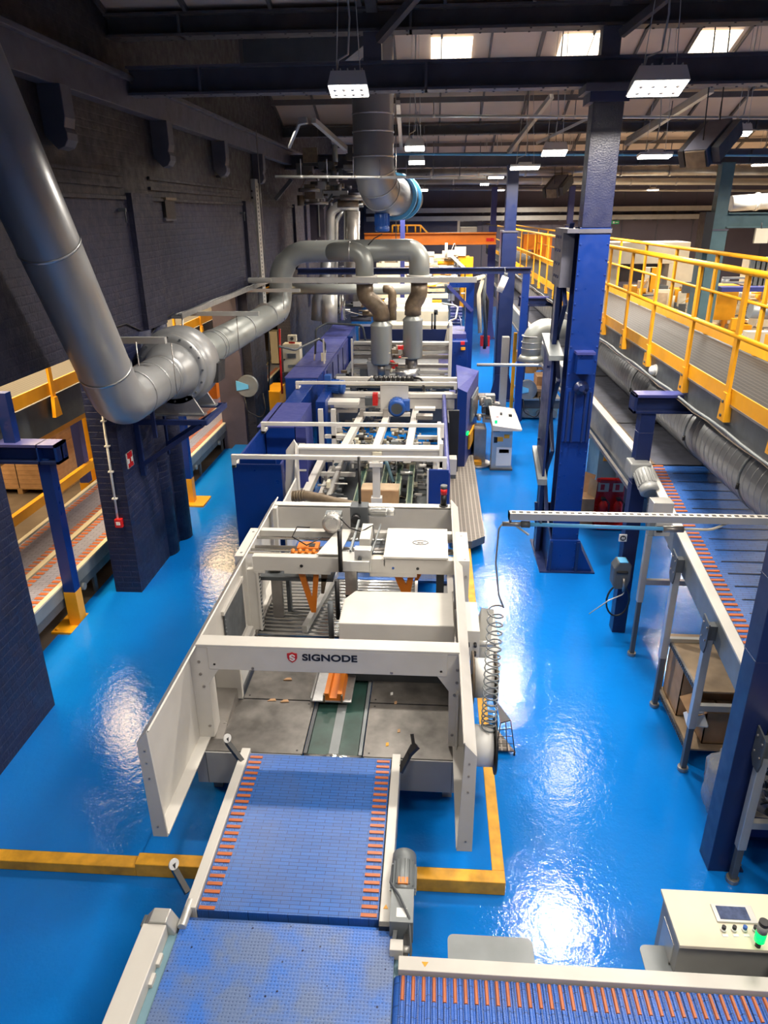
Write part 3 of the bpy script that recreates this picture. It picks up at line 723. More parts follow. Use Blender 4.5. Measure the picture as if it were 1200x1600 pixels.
# --- gear motor beside it
t = thing('gear_motor', 'grey finned gear motor standing at the right of the infeed belt end', 'motor', (-.16, 4.0, .8))
s = MB(); motor(s, (-.16, 4.05, .98), (0, 1, 0), .095, .40); s.build('motor_body', t)
s = MB(); s.box(-.25, -.07, 3.76, 4.05, .84, 1.06, 'gmot'); s.box(-.20, -.12, 3.80, 3.88, 1.06, 1.062, 'paper'); s.cyl((-.16, 3.9, .84), (-.16, 3.9, .6), .07, 'dgrey'); s.build('gearbox', t, bevel=.012)
s = MB(); s.beam((-.22, 3.62, .80), (-.20, 3.80, .88), .03, .2, 'dgrey'); s.beam((-.13, 3.60, .86), (-.11, 3.78, .92), .05, .04, 'black'); s.cyl((-.15, 3.66, .9), (-.09, 3.66, .9), .025, 'alu'); s.build('torque_bracket', t)
s = MB(); s.tube([(-.25, 4.3, 1.02), (-.26, 4.1, 1.06), (-.18, 3.95, 1.10), (-.10, 3.8, 1.06), (-.08, 3.62, .95), (-.1, 3.5, .75)], .010, 'dgrey', 8); s.build('cable', t)
s = MB(); s.box(-.20, -.12, 4.08, 4.14, 1.065, 1.085, 'orange'); s.build('warning_sticker', t)

# --- cross conveyor, bottom right
t = thing('belt_conveyor', 'blue belt conveyor with orange tabs running off to the right at the bottom', 'conveyor', (1.6, 3.0, 0))
b = MB(); x0, x1 = -.15, 4.2; pitch = .0372; n = int((x1 - x0) / pitch)
b.add([(x0, 1.9, .91), (x1, 1.9, .91), (x1, 3.455, .91), (x0, 3.455, .91)], [(0, 1, 2, 3)], 'beltx')
b.cyl((x0 + .0, 1.9, .86), (x0, 3.455, .86), .05, 'beltx', n=16)
for k in range(n):
    xa = x0 + k * pitch
    b.prism([(xa + .003, .908), (xa + pitch - .003, .908), (xa + pitch * .72, .922), (xa + pitch * .28, .922)], 'y', 1.9, 3.27 if k % 2 == 0 else 3.45, 'beltx')
    if k % 2 == 0: b.prism([(xa + .003, .908), (xa + pitch - .003, .908), (xa + pitch * .72, .924), (xa + pitch * .28, .924)], 'y', 3.275, 3.445, 'tab')
b.build('belt', t)
s = MB(); s.box(-.17, 4.2, 3.462, 3.57, .68, .96, 'white'); s.build('side_rail', t, bevel=.006)
s = MB(); s.prism([(-.0, 3.53), (.05, 3.53), (.025, 3.49)], 'z', .961, .963, 'yellow'); s.build('warning_sticker', t)
s = MB(); s.box(-.12, 4.2, 2.0, 3.45, .5, .8, 'dgrey'); s.build('under_frame', t)
for x in (.3, 2.0, 3.6): s = MB(); s.box(x - .04, x + .04, 3.3, 3.38, 0, .5, 'lgrey'); s.build('leg', t)
def rrect(x0, x1, y0, y1, r):
    out = []
    for cx, cy, a in ((x1 - r, y1 - r, 0), (x0 + r, y1 - r, 90), (x0 + r, y0 + r, 180), (x1 - r, y0 + r, 270)):
        for k in range(6): out.append((cx + r * math.cos(R(a + 18 * k)), cy + r * math.sin(R(a + 18 * k))))
    return out
for x0, x1, nm in ((.20, .86, 'left one, nearest the gear motor'), (1.68, 2.32, 'right one, in front of the control console')):
    s = MB(); s.prism(rrect(x0, x1, 3.56, 3.92, .05), 'z', .74, .75, 'gmot'); s.box(x0 + .1, x0 + .14, 3.56, 3.8, .62, .74, 'lgrey'); s.box(x1 - .14, x1 - .1, 3.56, 3.8, .62, .74, 'lgrey')
    tag(s.build('side_tray'), 'flat grey metal tray behind the cross conveyor, ' + nm, 'tray')

# --- control console
t = thing('control_console', 'cream control console with a small screen and push buttons at lower right', 'control panel', (2.4, 3.9, 0))
s = MB(); s.box(1.88, 3.1, 3.70, 4.10, .1, 1.08, 'lgrey'); s.box(1.875, 1.885, 3.78, 4.02, .3, .95, 'alu'); s.box(1.86, 1.88, 3.76, 3.79, .55, .75, 'steel'); s.build('cabinet', t, bevel=.006)
s = MB(); s.box(1.86, 3.12, 3.66, 4.13, 1.08, 1.11, 'cream'); s.build('top_panel', t, bevel=.004)
s = MB(); q = [AZ(1115, 1415, 1.115), AZ(1170, 1416, 1.115), AZ(1178, 1442, 1.115), AZ(1125, 1441, 1.115)]
cx = sum(p.x for p in q) / 4; cy = sum(p.y for p in q) / 4
s.box(cx - .15, cx + .15, cy - .075, cy + .075, 1.11, 1.125, 'alu'); f = s.build('screen_frame', t, bevel=.003)
s = MB(); s.box(cx - .12, cx + .10, cy - .055, cy + .055, 1.125, 1.128, 'screen'); s.build('screen', f)
for i in range(4):
    p = AZ(1130 + i * 16.5, 1454, 1.11); s = MB(); s.cyl(p, p + Vector((0, 0, .02)), .02, 'paper', n=14); s.cyl(p + Vector((0, 0, .02)), p + Vector((0, 0, .045)), .015, 'black' if i != 2 else 'mblue', n=14)
    s.box(p.x - .02, p.x + .02, p.y - .05, p.y - .03, 1.11, 1.114, 'paper'); s.build('push_button', t)
qb = AZ(1190, 1492, 1.11); bxx, byy = qb.x, max(qb.y, 3.69)
t = thing('signal_beacon', 'small signal lamp with a glowing green lens on the console', 'beacon', (bxx, byy, 1.11))
s = MB(); s.cyl((bxx, byy, 1.11), (bxx, byy, 1.17), .02, 'black'); s.build('body', t); s = MB(); s.cyl((bxx, byy, 1.26), (bxx, byy, 1.33), .036, 'lgrey'); s.cyl((bxx, byy, 1.33), (bxx, byy, 1.36), .034, 'black'); s.build('cap', t)
s = MB(); s.cyl((bxx, byy, 1.17), (bxx, byy, 1.26), .036, 'glowg'); s.build('green_lens', t)
t = thing('gear_motor', 'grey motor at the bottom right edge beside the console', 'motor', (2.55, 3.58, .95))
s = MB(); motor(s, (2.95, 3.52, 1.04), (-1, 0, 0), .11, .42); s.build('motor_body', t)
s = MB(); s.box(2.7, 2.9, 3.48, 3.56, .9, .98, 'gmot'); s.build('foot_bracket', t)

# =================================================================== WHITE STRAPPING MACHINE
t = M_ = thing('strapping_machine', 'large white strapping machine with a lettered gantry beam, in the centre foreground', 'machine', (-1.0, 7.2, .165))
def mir(x): return -2.0 - x
for sgn in (0, 1):
    X = (lambda x: x) if sgn == 0 else mir
    s = MB()
    s.prism([(X(-2.42), .88), (X(-2.42), 1.93), (X(-2.32), 2.05), (X(-2.305), 2.04), (X(-2.395), 1.925), (X(-2.395), .90), (X(-2.28), .90), (X(-2.28), .88)], 'y', 4.62, 9.95, 'white')
    s.prism([(X(-2.42), .88), (X(-2.42), 1.93), (X(-2.32), 2.05), (X(-2.285), .88)], 'y', 4.60, 4.62, 'white')
    pn = s.build('side_panel', t, bevel=.003)
    s = MB()
    for z in (1.0, 1.55, 1.72, 1.85): s.cyl((X(-2.36), 4.60, z), (X(-2.36), 4.592, z), .009, 'steel', n=8)
    s.build('bolt', pn)
    # leg of the gantry with its gusset
    s = MB()
    s.prism([(X(-2.395), .90), (X(-2.395), 1.93), (X(-2.32), 2.03), (X(-2.0), 2.03), (X(-2.0), 1.77), (X(-2.10), 1.77), (X(-2.22), 1.59), (X(-2.235), .90)], 'y', 5.90, 5.93, 'white')
    s.box(X(-2.25), X(-2.235), 5.93, 6.12, .9, 1.62, 'white')
    for x, z in ((-2.30, 1.85), (-2.30, 1.70), (-2.28, 1.55), (-2.27, 1.05), (-2.14, 1.83)): s.cyl((X(x), 5.90, z), (X(x), 5.89, z), .016, 'steel', n=10)
    s.build('gantry_leg', t, bevel=.003)
s = MB(); s.box(-2.2, .2, 5.89, 5.92, 1.77, 2.03, 'white'); s.box(-2.315, .315, 5.89, 6.07, 2.03, 2.06, 'white'); s.box(-2.2, .2, 6.04, 6.07, 1.77, 2.03, 'white')
s.box(-2.2, .2, 5.9, 6.07, 1.77, 1.79, 'white')
for x in (-1.75, -.35): s.cyl((x, 5.89, 1.80), (x, 5.88, 1.80), .016, 'steel', n=10)
gb = s.build('gantry_beam', t, bevel=.004)
text('SIGNODE', .105, 'letter', gb, (-.965, 5.888, 1.945), (1, 0, 0), (0, 0, 1), 'lettering', .002, 1.22)
s = MB(); cx, cz = -1.34, 1.945
sh = [(-.05, .045), (-.02, .05), (0, .06), (.02, .05), (.05, .045), (.05, -.005), (.035, -.035), (0, -.062), (-.035, -.035), (-.05, -.005)]
s.prism([(cx + x, cz + z) for x, z in sh], 'y', 5.884, 5.89, 'red')
s.prism([(cx + x * .12 / .2, cz + z) for x, z in ((-.045, .0), (-.045, .022), (0, .040), (.045, .022), (.045, .008), (0, .026), (-.02, .015), (.045, -.008), (.045, -.024), (0, -.042), (-.045, -.024), (-.045, -.010), (0, -.028), (.02, -.018))], 'y', 5.880, 5.885, 'paper')
s.build('shield_emblem', gb)
# bed plates, apron
for x0, x1, y0, y1, nm in ((-2.39, -1.27, 5.72, 6.58, 'p'), (-2.1, -1.27, 6.6, 7.9, 'p'), (-.64, .38, 5.72, 6.58, 'p'), (-.64, .38, 6.6, 7.4, 'p')):
    s = MB(); s.box(x0, x1, y0, y1, .855, .88, 'bed')
    for x in (x0 + .06, x1 - .06):
        for y in (y0 + .05, y1 - .05): s.cyl((x, y, .88), (x, y, .883), .012, 'black', n=8)
    s.build('bed_plate', t, bevel=.003)
s = MB(); s.box(-2.39, -1.28, 5.70, 5.72, .47, .87, 'lgrey'); s.box(-2.28, -2.275, 5.695, 5.70, .47, .87, 'dgrey'); s.build('front_apron', t)
s = MB(); s.box(-.63, .38, 5.70, 5.72, .47, .87, 'lgrey'); s.box(.27, .275, 5.695, 5.70, .47, .87, 'dgrey'); s.build('front_apron', t)
s = MB(); s.prism([(5.9, .88), (6.6, .88), (6.6, 1.05)], 'x', -2.395, -2.15, 'steel'); s.build('wedge_plate', t)
for x0, x1 in ((-1.22, -1.0), (-.9, -.70)):
    s = MB(); s.box(x0, x1, 5.76, 7.9, .80, .845, 'green'); s.build('drive_belt', t)
s = MB(); s.box(-1.0, -.9, 5.75, 7.9, .78, .86, 'gmot'); s.box(-1.26, -1.225, 5.75, 7.9, .75, .87, 'dgrey'); s.box(-.69, -.655, 5.75, 7.9, .75, .87, 'gmot'); s.build('belt_guide', t)
s = MB(); s.cyl((-1.25, 5.74, .84), (-.66, 5.74, .84), .024, 'roller'); s.cyl((-1.02, 5.74, .84), (-.88, 5.74, .84), .032, 'roller'); s.build('nose_roller', t)
s = MB(); s.box(-1.29, -.84, 6.50, 7.15, .93, .95, 'galv'); s.box(-1.31, -1.29, 6.5, 7.15, .93, .99, 'galv'); s.build('ramp_plate', t, bevel=.01)
s = MB(); s.prism([(-1.17, .95), (-.93, .95), (-.95, 1.04), (-1.0, 1.04), (-1.01, .98), (-1.09, .98), (-1.10, 1.04), (-1.15, 1.04)], 'y', 6.52, 7.15, 'orange'); s.box(-1.16, -1.14, 6.50, 6.54, .93, 1.03, 'brown'); s.box(-.96, -.94, 6.50, 6.54, .93, 1.03, 'brown'); s.build('orange_ramp', t)
# scraps of cardboard on the bed
for i, (px, py) in enumerate(((425, 1094), (445, 1096), (450, 1062), (548, 1165))[:3]):
    p = AZ(px, py, .885); s = MB(); s.prism([(p.x - .05, p.y - .02), (p.x + .05, p.y - .01), (p.x + .03, p.y + .03), (p.x - .02, p.y + .02)], 'z', .884, .89 + .004 * i, 'card')
    tag(s.build('cardboard_scrap'), ('torn cardboard scrap on the left bed plate under the gantry, ') + ('leftmost', 'middle', 'farthest')[i], 'scrap', 'cardboard scraps on the machine bed')
for i, (px, py, m) in enumerate(((618, 1098, 'card'), (612, 1084, 'paper'), (623, 1142, 'card'), (605, 1163, 'yellow'))):
    p = AZ(px, py, .885); s = MB(); s.prism([(p.x - .012, p.y - .03), (p.x + .016, p.y - .02), (p.x + .014, p.y + .03), (p.x - .014, p.y + .02)], 'z', .884, .888, m)
    tag(s.build('strap_scrap'), 'small strap offcut on the right bed plate, ' + ('tan one beside the white curl', 'white curl nearest the gantry', 'tan one in the middle', 'yellow one nearest the conveyor')[i], 'scrap', 'strap offcuts on the right plate')
# inner walls
s = MB(); s.box(-2.39, -2.1, 6.56, 6.62, .9, 1.45, 'white'); s.box(-2.39, -2.3, 6.6, 7.95, .86, 1.0, 'white'); s.build('inner_wall', t)
s = MB(); s.box(.30, .32, 5.85, 7.95, .88, 1.6, 'white'); s.build('inner_wall', t)
s = MB(); s.box(-2.39, -2.37, 7.05, 7.85, 1.05, 1.72, 'dgrey'); s.box(-2.40, -2.36, 7.0, 7.9, 1.0, 1.05, 'white'); s.box(-2.40, -2.36, 7.0, 7.9, 1.72, 1.77, 'white')
for i in range(12): s.box(-2.37, -2.355, 7.02, 7.05, 1.08 + i * .055, 1.10 + i * .055, 'dgrey')
s.build('side_window', t)
# big white cover
s = MB(); s.prism([(-1.02, 6.95), (.30, 6.95), (.30, 7.72), (-.90, 7.72), (-1.02, 7.5)], 'z', 1.02, 1.70, 'white'); s.build('main_cover', t, bevel=.012)
s = MB(); s.box(-.95, .3, 7.0, 7.7, .88, 1.02, 'dgrey'); s.build('cover_plinth', t)
# rollers
s = MB(); s.box(-2.29, -2.25, 7.95, 9.55, .78, .90, 'steel'); s.box(-.2, -.16, 7.95, 9.55, .78, .9, 'steel'); s.build('roller_frame', t)
for i in range(17):
    y = 7.98 + i * .094; s = MB(); s.cyl((-2.25, y, .865), (-.2, y, .865), .034, 'roller', n=12); s.build('roller', t)
s = MB(); s.beam((-1.62, 7.95, .97), (-1.40, 9.5, 1.0), .07, .10, 'alu'); s.build('divider_rail', t)
s = MB(); s.box(-2.29, .33, 9.56, 10.9, .83, .875, 'belt'); s.cyl((-2.29, 9.6, .85), (.33, 9.6, .85), .03, 'belt'); s.build('outfeed_belt', t)
# strapping arch ring
s = MB(); s.box(-2.25, .35, 8.0, 8.10, 1.80, 2.0, 'white'); s.box(-2.25, -2.1, 8.0, 8.1, 1.76, 1.8, 'white'); s.box(-1.85, -1.25, 8.0, 8.1, 1.76, 1.8, 'white'); s.box(-.75, -.15, 8.0, 8.1, 1.75, 1.8, 'white')
s.cyl((-1.62, 8.0, 1.88), (-1.62, 7.99, 1.88), .022, 'black', n=10); s.cyl((-1.1, 8.0, 1.88), (-1.1, 7.99, 1.88), .018, 'black', n=10); s.cyl((-.14, 8.0, 1.88), (-.14, 7.99, 1.88), .02, 'black', n=10); s.cyl((-.45, 8.0, 1.88), (-.45, 7.99, 1.88), .016, 'mblue', n=10)
s.build('front_crossbeam', t, bevel=.004)
s = MB(); s.box(-2.48, -2.34, 8.0, 8.88, .17, 2.0, 'white'); s.cyl((-2.41, 8.1, 2.0), (-2.41, 8.1, 2.006), .018, 'steel'); s.cyl((-2.41, 8.75, 2.0), (-2.41, 8.75, 2.006), .018, 'steel'); s.build('arch_side', t, bevel=.004)
s = MB(); s.box(.34, .51, 8.0, 8.88, 1.30, 2.0, 'white'); s.cyl((.43, 8.75, 2.0), (.43, 8.75, 2.006), .018, 'steel'); s.cyl((.45, 8.05, 2.0), (.45, 8.05, 2.006), .018, 'steel')
s.cyl((.47, 8.0, 1.78), (.47, 7.985, 1.78), .018, 'steel'); s.build('arch_side', t, bevel=.004)
s = MB(); s.box(-2.34, -2.22, 8.02, 8.10, .9, 1.8, 'white'); s.box(-2.22, -2.19, 8.0, 8.1, .9, 1.76, 'white')
for i in range(14): s.box(-2.19, -2.18, 8.02, 8.06, .95 + i * .055, .975 + i * .055, 'dgrey')
s.build('arch_post', t, bevel=.003)
s = MB(); s.box(-2.12, -1.98, 8.35, 8.42, .9, 1.75, 'steel'); s.box(-1.95, -1.9, 8.5, 8.6, .9, 1.8, 'dgrey'); s.box(.1, .2, 8.2, 8.3, .9, 1.75, 'dgrey'); s.build('inner_post', t)
s = MB(); s.box(-2.34, .34, 8.80, 8.90, 1.88, 2.0, 'white')
for y, z, r, m in ((8.66, 1.96, .022, 'roller'), (8.52, 1.88, .03, 'steel'), (8.30, 1.95, .02, 'roller'), (8.16, 1.97, .012, 'cream')): s.cyl((-2.34, y, z), (.34, y, z), r, m, n=12)
s.box(-2.34, -1.25, 8.2, 8.75, 1.55, 1.60, 'dgrey'); s.box(-2.3, -1.7, 8.2, 8.24, 1.7, 1.86, 'alu')
for i in range(3): s.box(-2.25 + .16 * i, -2.17 + .16 * i, 8.19, 8.2, 1.76, 1.83, 'black')
s.box(-.8, -.5, 8.5, 8.75, 1.55, 1.9, 'dgrey')
s.build('slide_rails', t)
s = MB(); s.box(-1.80, -1.45, 8.15, 8.30, 1.86, 1.95, 'orange'); s.box(-1.73, -1.45, 8.3, 8.5, 1.95, 1.99, 'orange'); s.prism([(-1.85, 8.12), (-1.42, 8.12), (-1.45, 8.34), (-1.75, 8.34)], 'z', 1.9, 1.92, 'orange')
for i in range(4): s.cyl((-1.76 + .09 * i, 8.15, 1.98), (-1.76 + .09 * i, 8.22, 2.0), .025, 'orange', n=8)
for i in range(3): s.cyl((-1.74 + .09 * i, 8.12, 1.93), (-1.74 + .09 * i, 8.14, 1.93), .02, 'paper', n=8)
s.box(-1.58, -1.5, 8.34, 8.44, 1.985, 1.995, 'black'); s.build('orange_clamp', t)
for x, nm in ((-1.52, 0), (-.28, 1)):
    s = MB()
    zt = 1.76; zb = 1.12 if nm == 0 else 1.35
    s.prism([(x - .19, zt), (x - .11, zt), (x - .01, zb + .22), (x + .03, zt), (x + .10, zt), (x + .03, zb), (x - .03, zb)], 'y', 8.13, 8.17, 'orange')
    s.prism([(x + .12, zt), (x + .22, zt), (x + .14, zb + .25), (x + .10, zb + .25)], 'y', 8.2, 8.23, 'brown' if nm == 0 else 'orange')
    s.build('v_bracket', t)
s = MB(); s.prism([(-1.42, 8.02), (-1.13, 8.02), (-1.06, 8.72), (-1.26, 8.72)], 'z', 2.03, 2.045, 'white'); s.build('motor_plate', t)
s = MB(); motor(s, (-1.31, 8.85, 2.16), (0, -1, .15), .12, .24, 'alu', 'roller'); s.box(-1.42, -1.2, 8.8, 8.95, 2.02, 2.26, 'gmot'); s.build('drive_motor', t)
s = MB(); s.tube([(-1.6, 8.6, 2.15), (-1.75, 8.5, 2.2), (-1.8, 8.4, 2.1), (-1.6, 8.32, 2.02), (-1.4, 8.4, 2.1)], .01, 'black', 6)
s.tube([(-1.2, 8.7, 2.25), (-1.05, 8.5, 2.2), (-.9, 8.5, 2.15), (-.75, 8.6, 2.2), (-.7, 8.3, 2.1), (-.75, 8.05, 1.9)], .01, 'black', 6); s.build('cable', t)
# strapping head carriage
s = MB(); s.box(-1.12, -.74, 7.84, 8.12, 1.90, 2.04, 'alu'); s.box(-1.05, -.9, 7.86, 7.98, 1.55, 1.9, 'steel'); s.box(-.93, -.72, 7.92, 8.05, 1.85, 2.16, 'alu'); s.cyl((-.86, 7.92, 2.05), (-.86, 7.88, 2.05), .025, 'dgrey')
s.box(-.9, -.76, 8.25, 8.75, 2.0, 2.16, 'white'); s.beam((-1.0, 8.1, 2.05), (-.95, 8.75, 2.2), .03, .04, 'gmot'); s.beam((-.72, 8.05, 2.08), (-.66, 8.8, 2.12), .02, .03, 'gmot'); s.box(-1.06, -.86, 7.95, 8.1, 1.2, 1.5, 'black'); s.build('strapping_head', t, bevel=.004)
s = MB(); motor(s, (-.84, 8.95, 2.25), (1, 0, 0), .06, .36, 'alu'); s.box(-1.08, -.84, 8.85, 9.05, 2.05, 2.35, 'dgrey'); s.cyl((-1.0, 8.85, 2.2), (-1.0, 8.75, 2.2), .06, 'black'); s.build('head_motor', t)
for a, c_, r, m in (((-1.09, 7.80, 1.92), (-1.09, 7.80, 2.48), .028, 'black'), ((-.96, 9.0, 2.1), (-.96, 9.0, 3.02), .02, 'black'), ((-1.20, 7.55, 1.02), (-1.20, 7.55, 1.62), .035, 'dgrey'), ((-1.13, 7.7, 1.3), (-1.13, 7.7, 1.85), .03, 'black')):
    s = MB(); s.cyl(a, c_, r, m, n=14); s.build('guide_rod', t)
s = MB(); s.box(-1.28, -1.08, 7.4, 7.62, .88, 1.02, 'brown'); s.build('guide_foot', t)
s = MB(); s.box(-.57, .24, 7.97, 8.86, 2.02, 2.05, 'white'); s.box(-.57, -.55, 8.0, 8.86, 1.9, 2.02, 'white')
p = s.build('head_cover', t, bevel=.004)
s = MB(); c0 = AZ(657, 848, 2.051)
ring = [(c0.x + .10 * math.cos(2 * PI * k / 24), c0.y + .06 * math.sin(2 * PI * k / 24), 2.052) for k in range(25)]
s.tube(ring, .006, 'letter', 4, cap=False); s.build('oval_logo', p)
text('xx', .075, 'letter', p, (c0.x, c0.y, 2.051), (1, 0, 0), (0, 1, 0), 'lettering')
s = MB(); s.box(-2.35, .33, 9.72, 9.76, 1.62, 2.0, 'white'); s.box(-2.36, .33, 9.72, 9.86, 1.98, 2.01, 'white'); s.box(-1.85, -1.5, 9.70, 9.72, 1.6, 1.64, 'lgrey'); s.box(-2.33, -2.27, 9.6, 9.72, .9, 2.0, 'white'); s.build('rear_crossbeam', t, bevel=.004)
s = MB(); s.box(-2.36, -2.2, 5.9, 9.9, .62, .80, 'lgrey'); s.box(.15, .32, 5.9, 9.9, .62, .80, 'lgrey'); s.build('base_frame', t)
for x in (-2.28, .24):
    for y in (6.0, 7.9, 9.8): s = MB(); s.box(x - .05, x + .05, y - .05, y + .05, .165, .62, 'lgrey'); s.build('leg', t)
s = MB(); s.box(.43, .60, 7.05, 7.72, 1.18, 1.58, 'white'); s.build('junction_box', t, bevel=.004)
s = MB()
for i in range(2):
    for j in range(2): s.cyl((.47 + .08 * i, 7.05, 1.3 + .12 * j), (.47 + .08 * i, 7.0, 1.28 + .12 * j), .018, 'black', n=8)
s.tube([(.47, 7.0, 1.3), (.45, 6.95, 1.25), (.50, 6.93, 1.15), (.46, 6.98, 1.0)], .008, 'black', 6); s.build('connector', t)
s = MB(); s.cyl((.6, 7.15, 1.35), (.78, 7.15, 1.35), .035, 'alu'); s.cyl((.78, 7.15, 1.35), (.80, 7.15, 1.35), .042, 'steel'); s.build('reel_brake', t)
s = MB(); s.add([(.56, 7.7, 1.15), (.66, 7.72, 1.5), (.80, 7.6, 1.55), (.86, 7.3, 1.2), (.72, 7.1, 1.0), (.60, 7.2, 1.0)], [(0, 1, 5), (1, 2, 3, 4, 5)], 'alu')
s.add([(.56, 7.7, 1.13), (.66, 7.72, 1.48), (.80, 7.6, 1.53), (.86, 7.3, 1.18), (.72, 7.1, .98), (.60, 7.2, .98)], [(0, 5, 1), (5, 4, 3, 2, 1)], 'alu'); s.cyl((.72, 7.3, 1.1), (.80, 7.25, .98), .03, 'dgrey'); s.build('strap_guide_plate', t)
# beacon on the machine
t = thing('signal_beacon', 'red and black stack light on the rear corner of the white machine', 'beacon', (.2, 9.78, 2.01))
s = MB(); s.cyl((.2, 9.78, 2.01), (.2, 9.78, 2.2), .045, 'black'); s.cyl((.2, 9.78, 2.01), (.2, 9.78, 2.03), .065, 'black'); s.build('body', t); s = MB(); s.cyl((.2, 9.78, 2.29), (.2, 9.78, 2.34), .05, 'dgrey'); s.build('cap', t)
s = MB(); s.cyl((.2, 9.78, 2.2), (.2, 9.78, 2.29), .05, 'red'); s.build('red_lens', t)
# strap reels at the right
for (x, y, z), nm in (((.49, 6.55, 1.30), 'upper one'), ((.47, 6.05, .80), 'lower one')):
    t = thing('strap_reel', 'white strap coil between round flanges at the right of the machine, ' + nm, 'reel', (x, y, z - .3), 'strap reels')
    s = MB(); s.cyl((x + .02, y, z), (x + .24, y, z), .19, 'paper', n=40)
    s.cyl((x + .03, y, z), (x + .23, y, z), .215, 'paper', n=44)
    s.build('strap_winding', t)
    for xx, m in ((x, 'brown' if z > 1 else 'white'), (x + .25, 'brown' if z > 1 else 'black')):
        s = MB(); s.lathe((xx, y, z), (1, 0, 0), [(0, .29), (.018, .29)], m, 44); s.build('flange', t)
    s = MB(); s.cyl((x - .1, y, z), (x + .3, y, z), .04, 'black', n=12); s.build('spindle', t)
t = thing('wire_guard', 'small wire and sheet guard standing on the floor right of the strap reels', 'guard', (1.0, 6.95, 0))
q1, q2, q3 = AZ(776, 1097, .42), AZ(798, 1126, .42), AZ(782, 1130, .42); g1, g2, g3 = AZ(777, 1140, .06), AZ(804, 1174, .06), AZ(776, 1172, .06)
s = MB(); s.prism([(q.x, q.y) for q in (q1, q2, q3)], 'z', .415, .43, 'dgrey'); s.build('top_plate', t)
s = MB(); s.prism([(q.x, q.y) for q in (g1, g2, g3)], 'z', .05, .065, 'tread'); s.build('tread_plate', t)
s = MB()
for a_, b_ in ((q2, g2), (q1, g1), (q3, g3), (q2.lerp(q3, .5), g2.lerp(g3, .4))): s.cyl(a_, b_, .006, 'black', n=6)
for k in (.25, .5, .75): s.cyl(q2.lerp(g2, k), q3.lerp(g3, k), .004, 'black', n=5)
s.cyl((g2.x, g2.y, 0), (g2.x, g2.y, .06), .012, 'black'); s.cyl((g3.x, g3.y, 0), (g3.x, g3.y, .06), .012, 'black'); s.cyl((g1.x, g1.y, 0), (g1.x, g1.y, .06), .012, 'black'); s.build('wire_frame', t)

# overhead strut with air line and coiled hose
t = thing('strut_channel', 'slotted grey strut channel suspended across the aisle at right', 'strut', (2.2, 6.05, 3.4))
a, c_ = AY(795, 799, 6.05), AY(1215, 805, 6.05); s = MB()
s.box(a.x, c_.x + .6, 6.02, 6.10, a.z - .075, a.z - .01, 'alu')
for i in range(44): s.box(a.x + .03 + i * .066, a.x + .065 + i * .066, 6.045, 6.075, a.z - .01, a.z - .007, 'black')
s.build('channel', t)
s = MB(); s.box(a.x, a.x + .01, 6.02, 6.10, a.z - .075, a.z - .01, 'steel'); s.build('end_clip', t)
s = MB(); s.box(c_.x + .5, c_.x + .56, 6.03, 6.09, a.z - .01, 3.64, 'steel'); s.build('hanger_bracket', t)
za = a.z - .13
t = thing('air_line', 'light blue air pipe clipped below the slotted strut', 'pipe', (1.4, 6.05, za))
s = MB(); s.cyl((a.x + .17, 6.06, za), (2.18, 6.06, za - .02), .018, 'cyan'); s.build('pipe', t)
s = MB(); s.cyl((a.x - .05, 6.06, za), (a.x + .18, 6.06, za), .022, 'steel'); s.cyl((a.x + .12, 6.06, za), (a.x + .2, 6.06, za), .032, 'dgrey'); s.cyl((2.12, 6.06, za - .02), (2.30, 6.06, za - .02), .03, 'steel')
s.beam((a.x + .08, 6.06, za - .02), (a.x + .19, 6.0, za - .08), .02, .012, 'alu'); s.cyl((a.x + .02, 6.06, za), (a.x + .02, 6.06, za + .08), .012, 'steel'); s.cyl((a.x + .30, 6.06, za), (a.x + .30, 6.06, za + .08), .01, 'steel'); s.build('valve', t)
s = MB(); s.tube(fillet([(2.3, 6.06, za - .02), (2.55, 6.06, za - .02), (2.8, 6.08, za + .1)], .2), .012, 'cream'); s.build('hose_tail', t)
hx = .655; pts = [(a.x - .05, 6.06, za), (a.x - .08, 6.06, za - .05), (a.x - .09, 6.06, za - .4), (hx + .02, 6.06, 2.62), (hx + .06, 6.04, 2.52)]
zt, zb = 2.48, .72; N = 26
for i in range(N * 12):
    f_ = i / (N * 12); q = 2 * PI * i / 12; pitchf = f_ ** .8
    pts.append((hx + .075 * math.cos(q), 6.06 + .075 * math.sin(q), zt + (zb - zt) * (1 - (1 - f_) ** 1.5)))
pts += [(hx - .02, 6.06, zb - .05), (hx - .10, 6.02, zb - .07), (hx - .14, 6.0, zb + .02)]
s = MB(); s.tube(pts, .0085, 'gmot', 6)
tag(s.build('coiled_air_hose'), 'long spiral grey air hose hanging from the strut end to the strap reels', 'hose')
# =================================================================== MIDDLE MACHINE (feeder, guards, print units)
def bx(s, px0, px1, py0, py1, y, d, m):
    """upright block at depth y whose front face spans the given picture rectangle"""
    a = AY(px0, py0, y); c = AY(px1, py1, y)
    return s.box(a.x, c.x, y, y + d, c.z, a.z, m)
t = thing('transfer_feeder', 'open white transfer frame with pale green belts behind the white machine', 'machine', (-1.1, 14, .165))
for i, x in enumerate((-1.98, -1.42, -.95, -.66, -.40)):
    s = MB(); s.box(x - .06, x + .06, 10.9, 15.6, .86, .94, 'greenl' if i else 'steel'); s.box(x - .035, x + .035, 10.9, 15.6, .94, .96, 'green' if i else 'alu'); s.build('belt_strip', t)
s = MB(); s.beam((-2.42, 10.9, 1.0), (-2.40, 15.2, 1.0), .14, .14, 'white'); s.beam((-2.25, 10.9, .7), (-2.25, 15.2, .7), .08, .08, 'white'); s.box(.05, .12, 10.9, 15.6, .55, 1.0, 'white'); s.box(.12, .24, 10.9, 16, .4, .5, 'white')
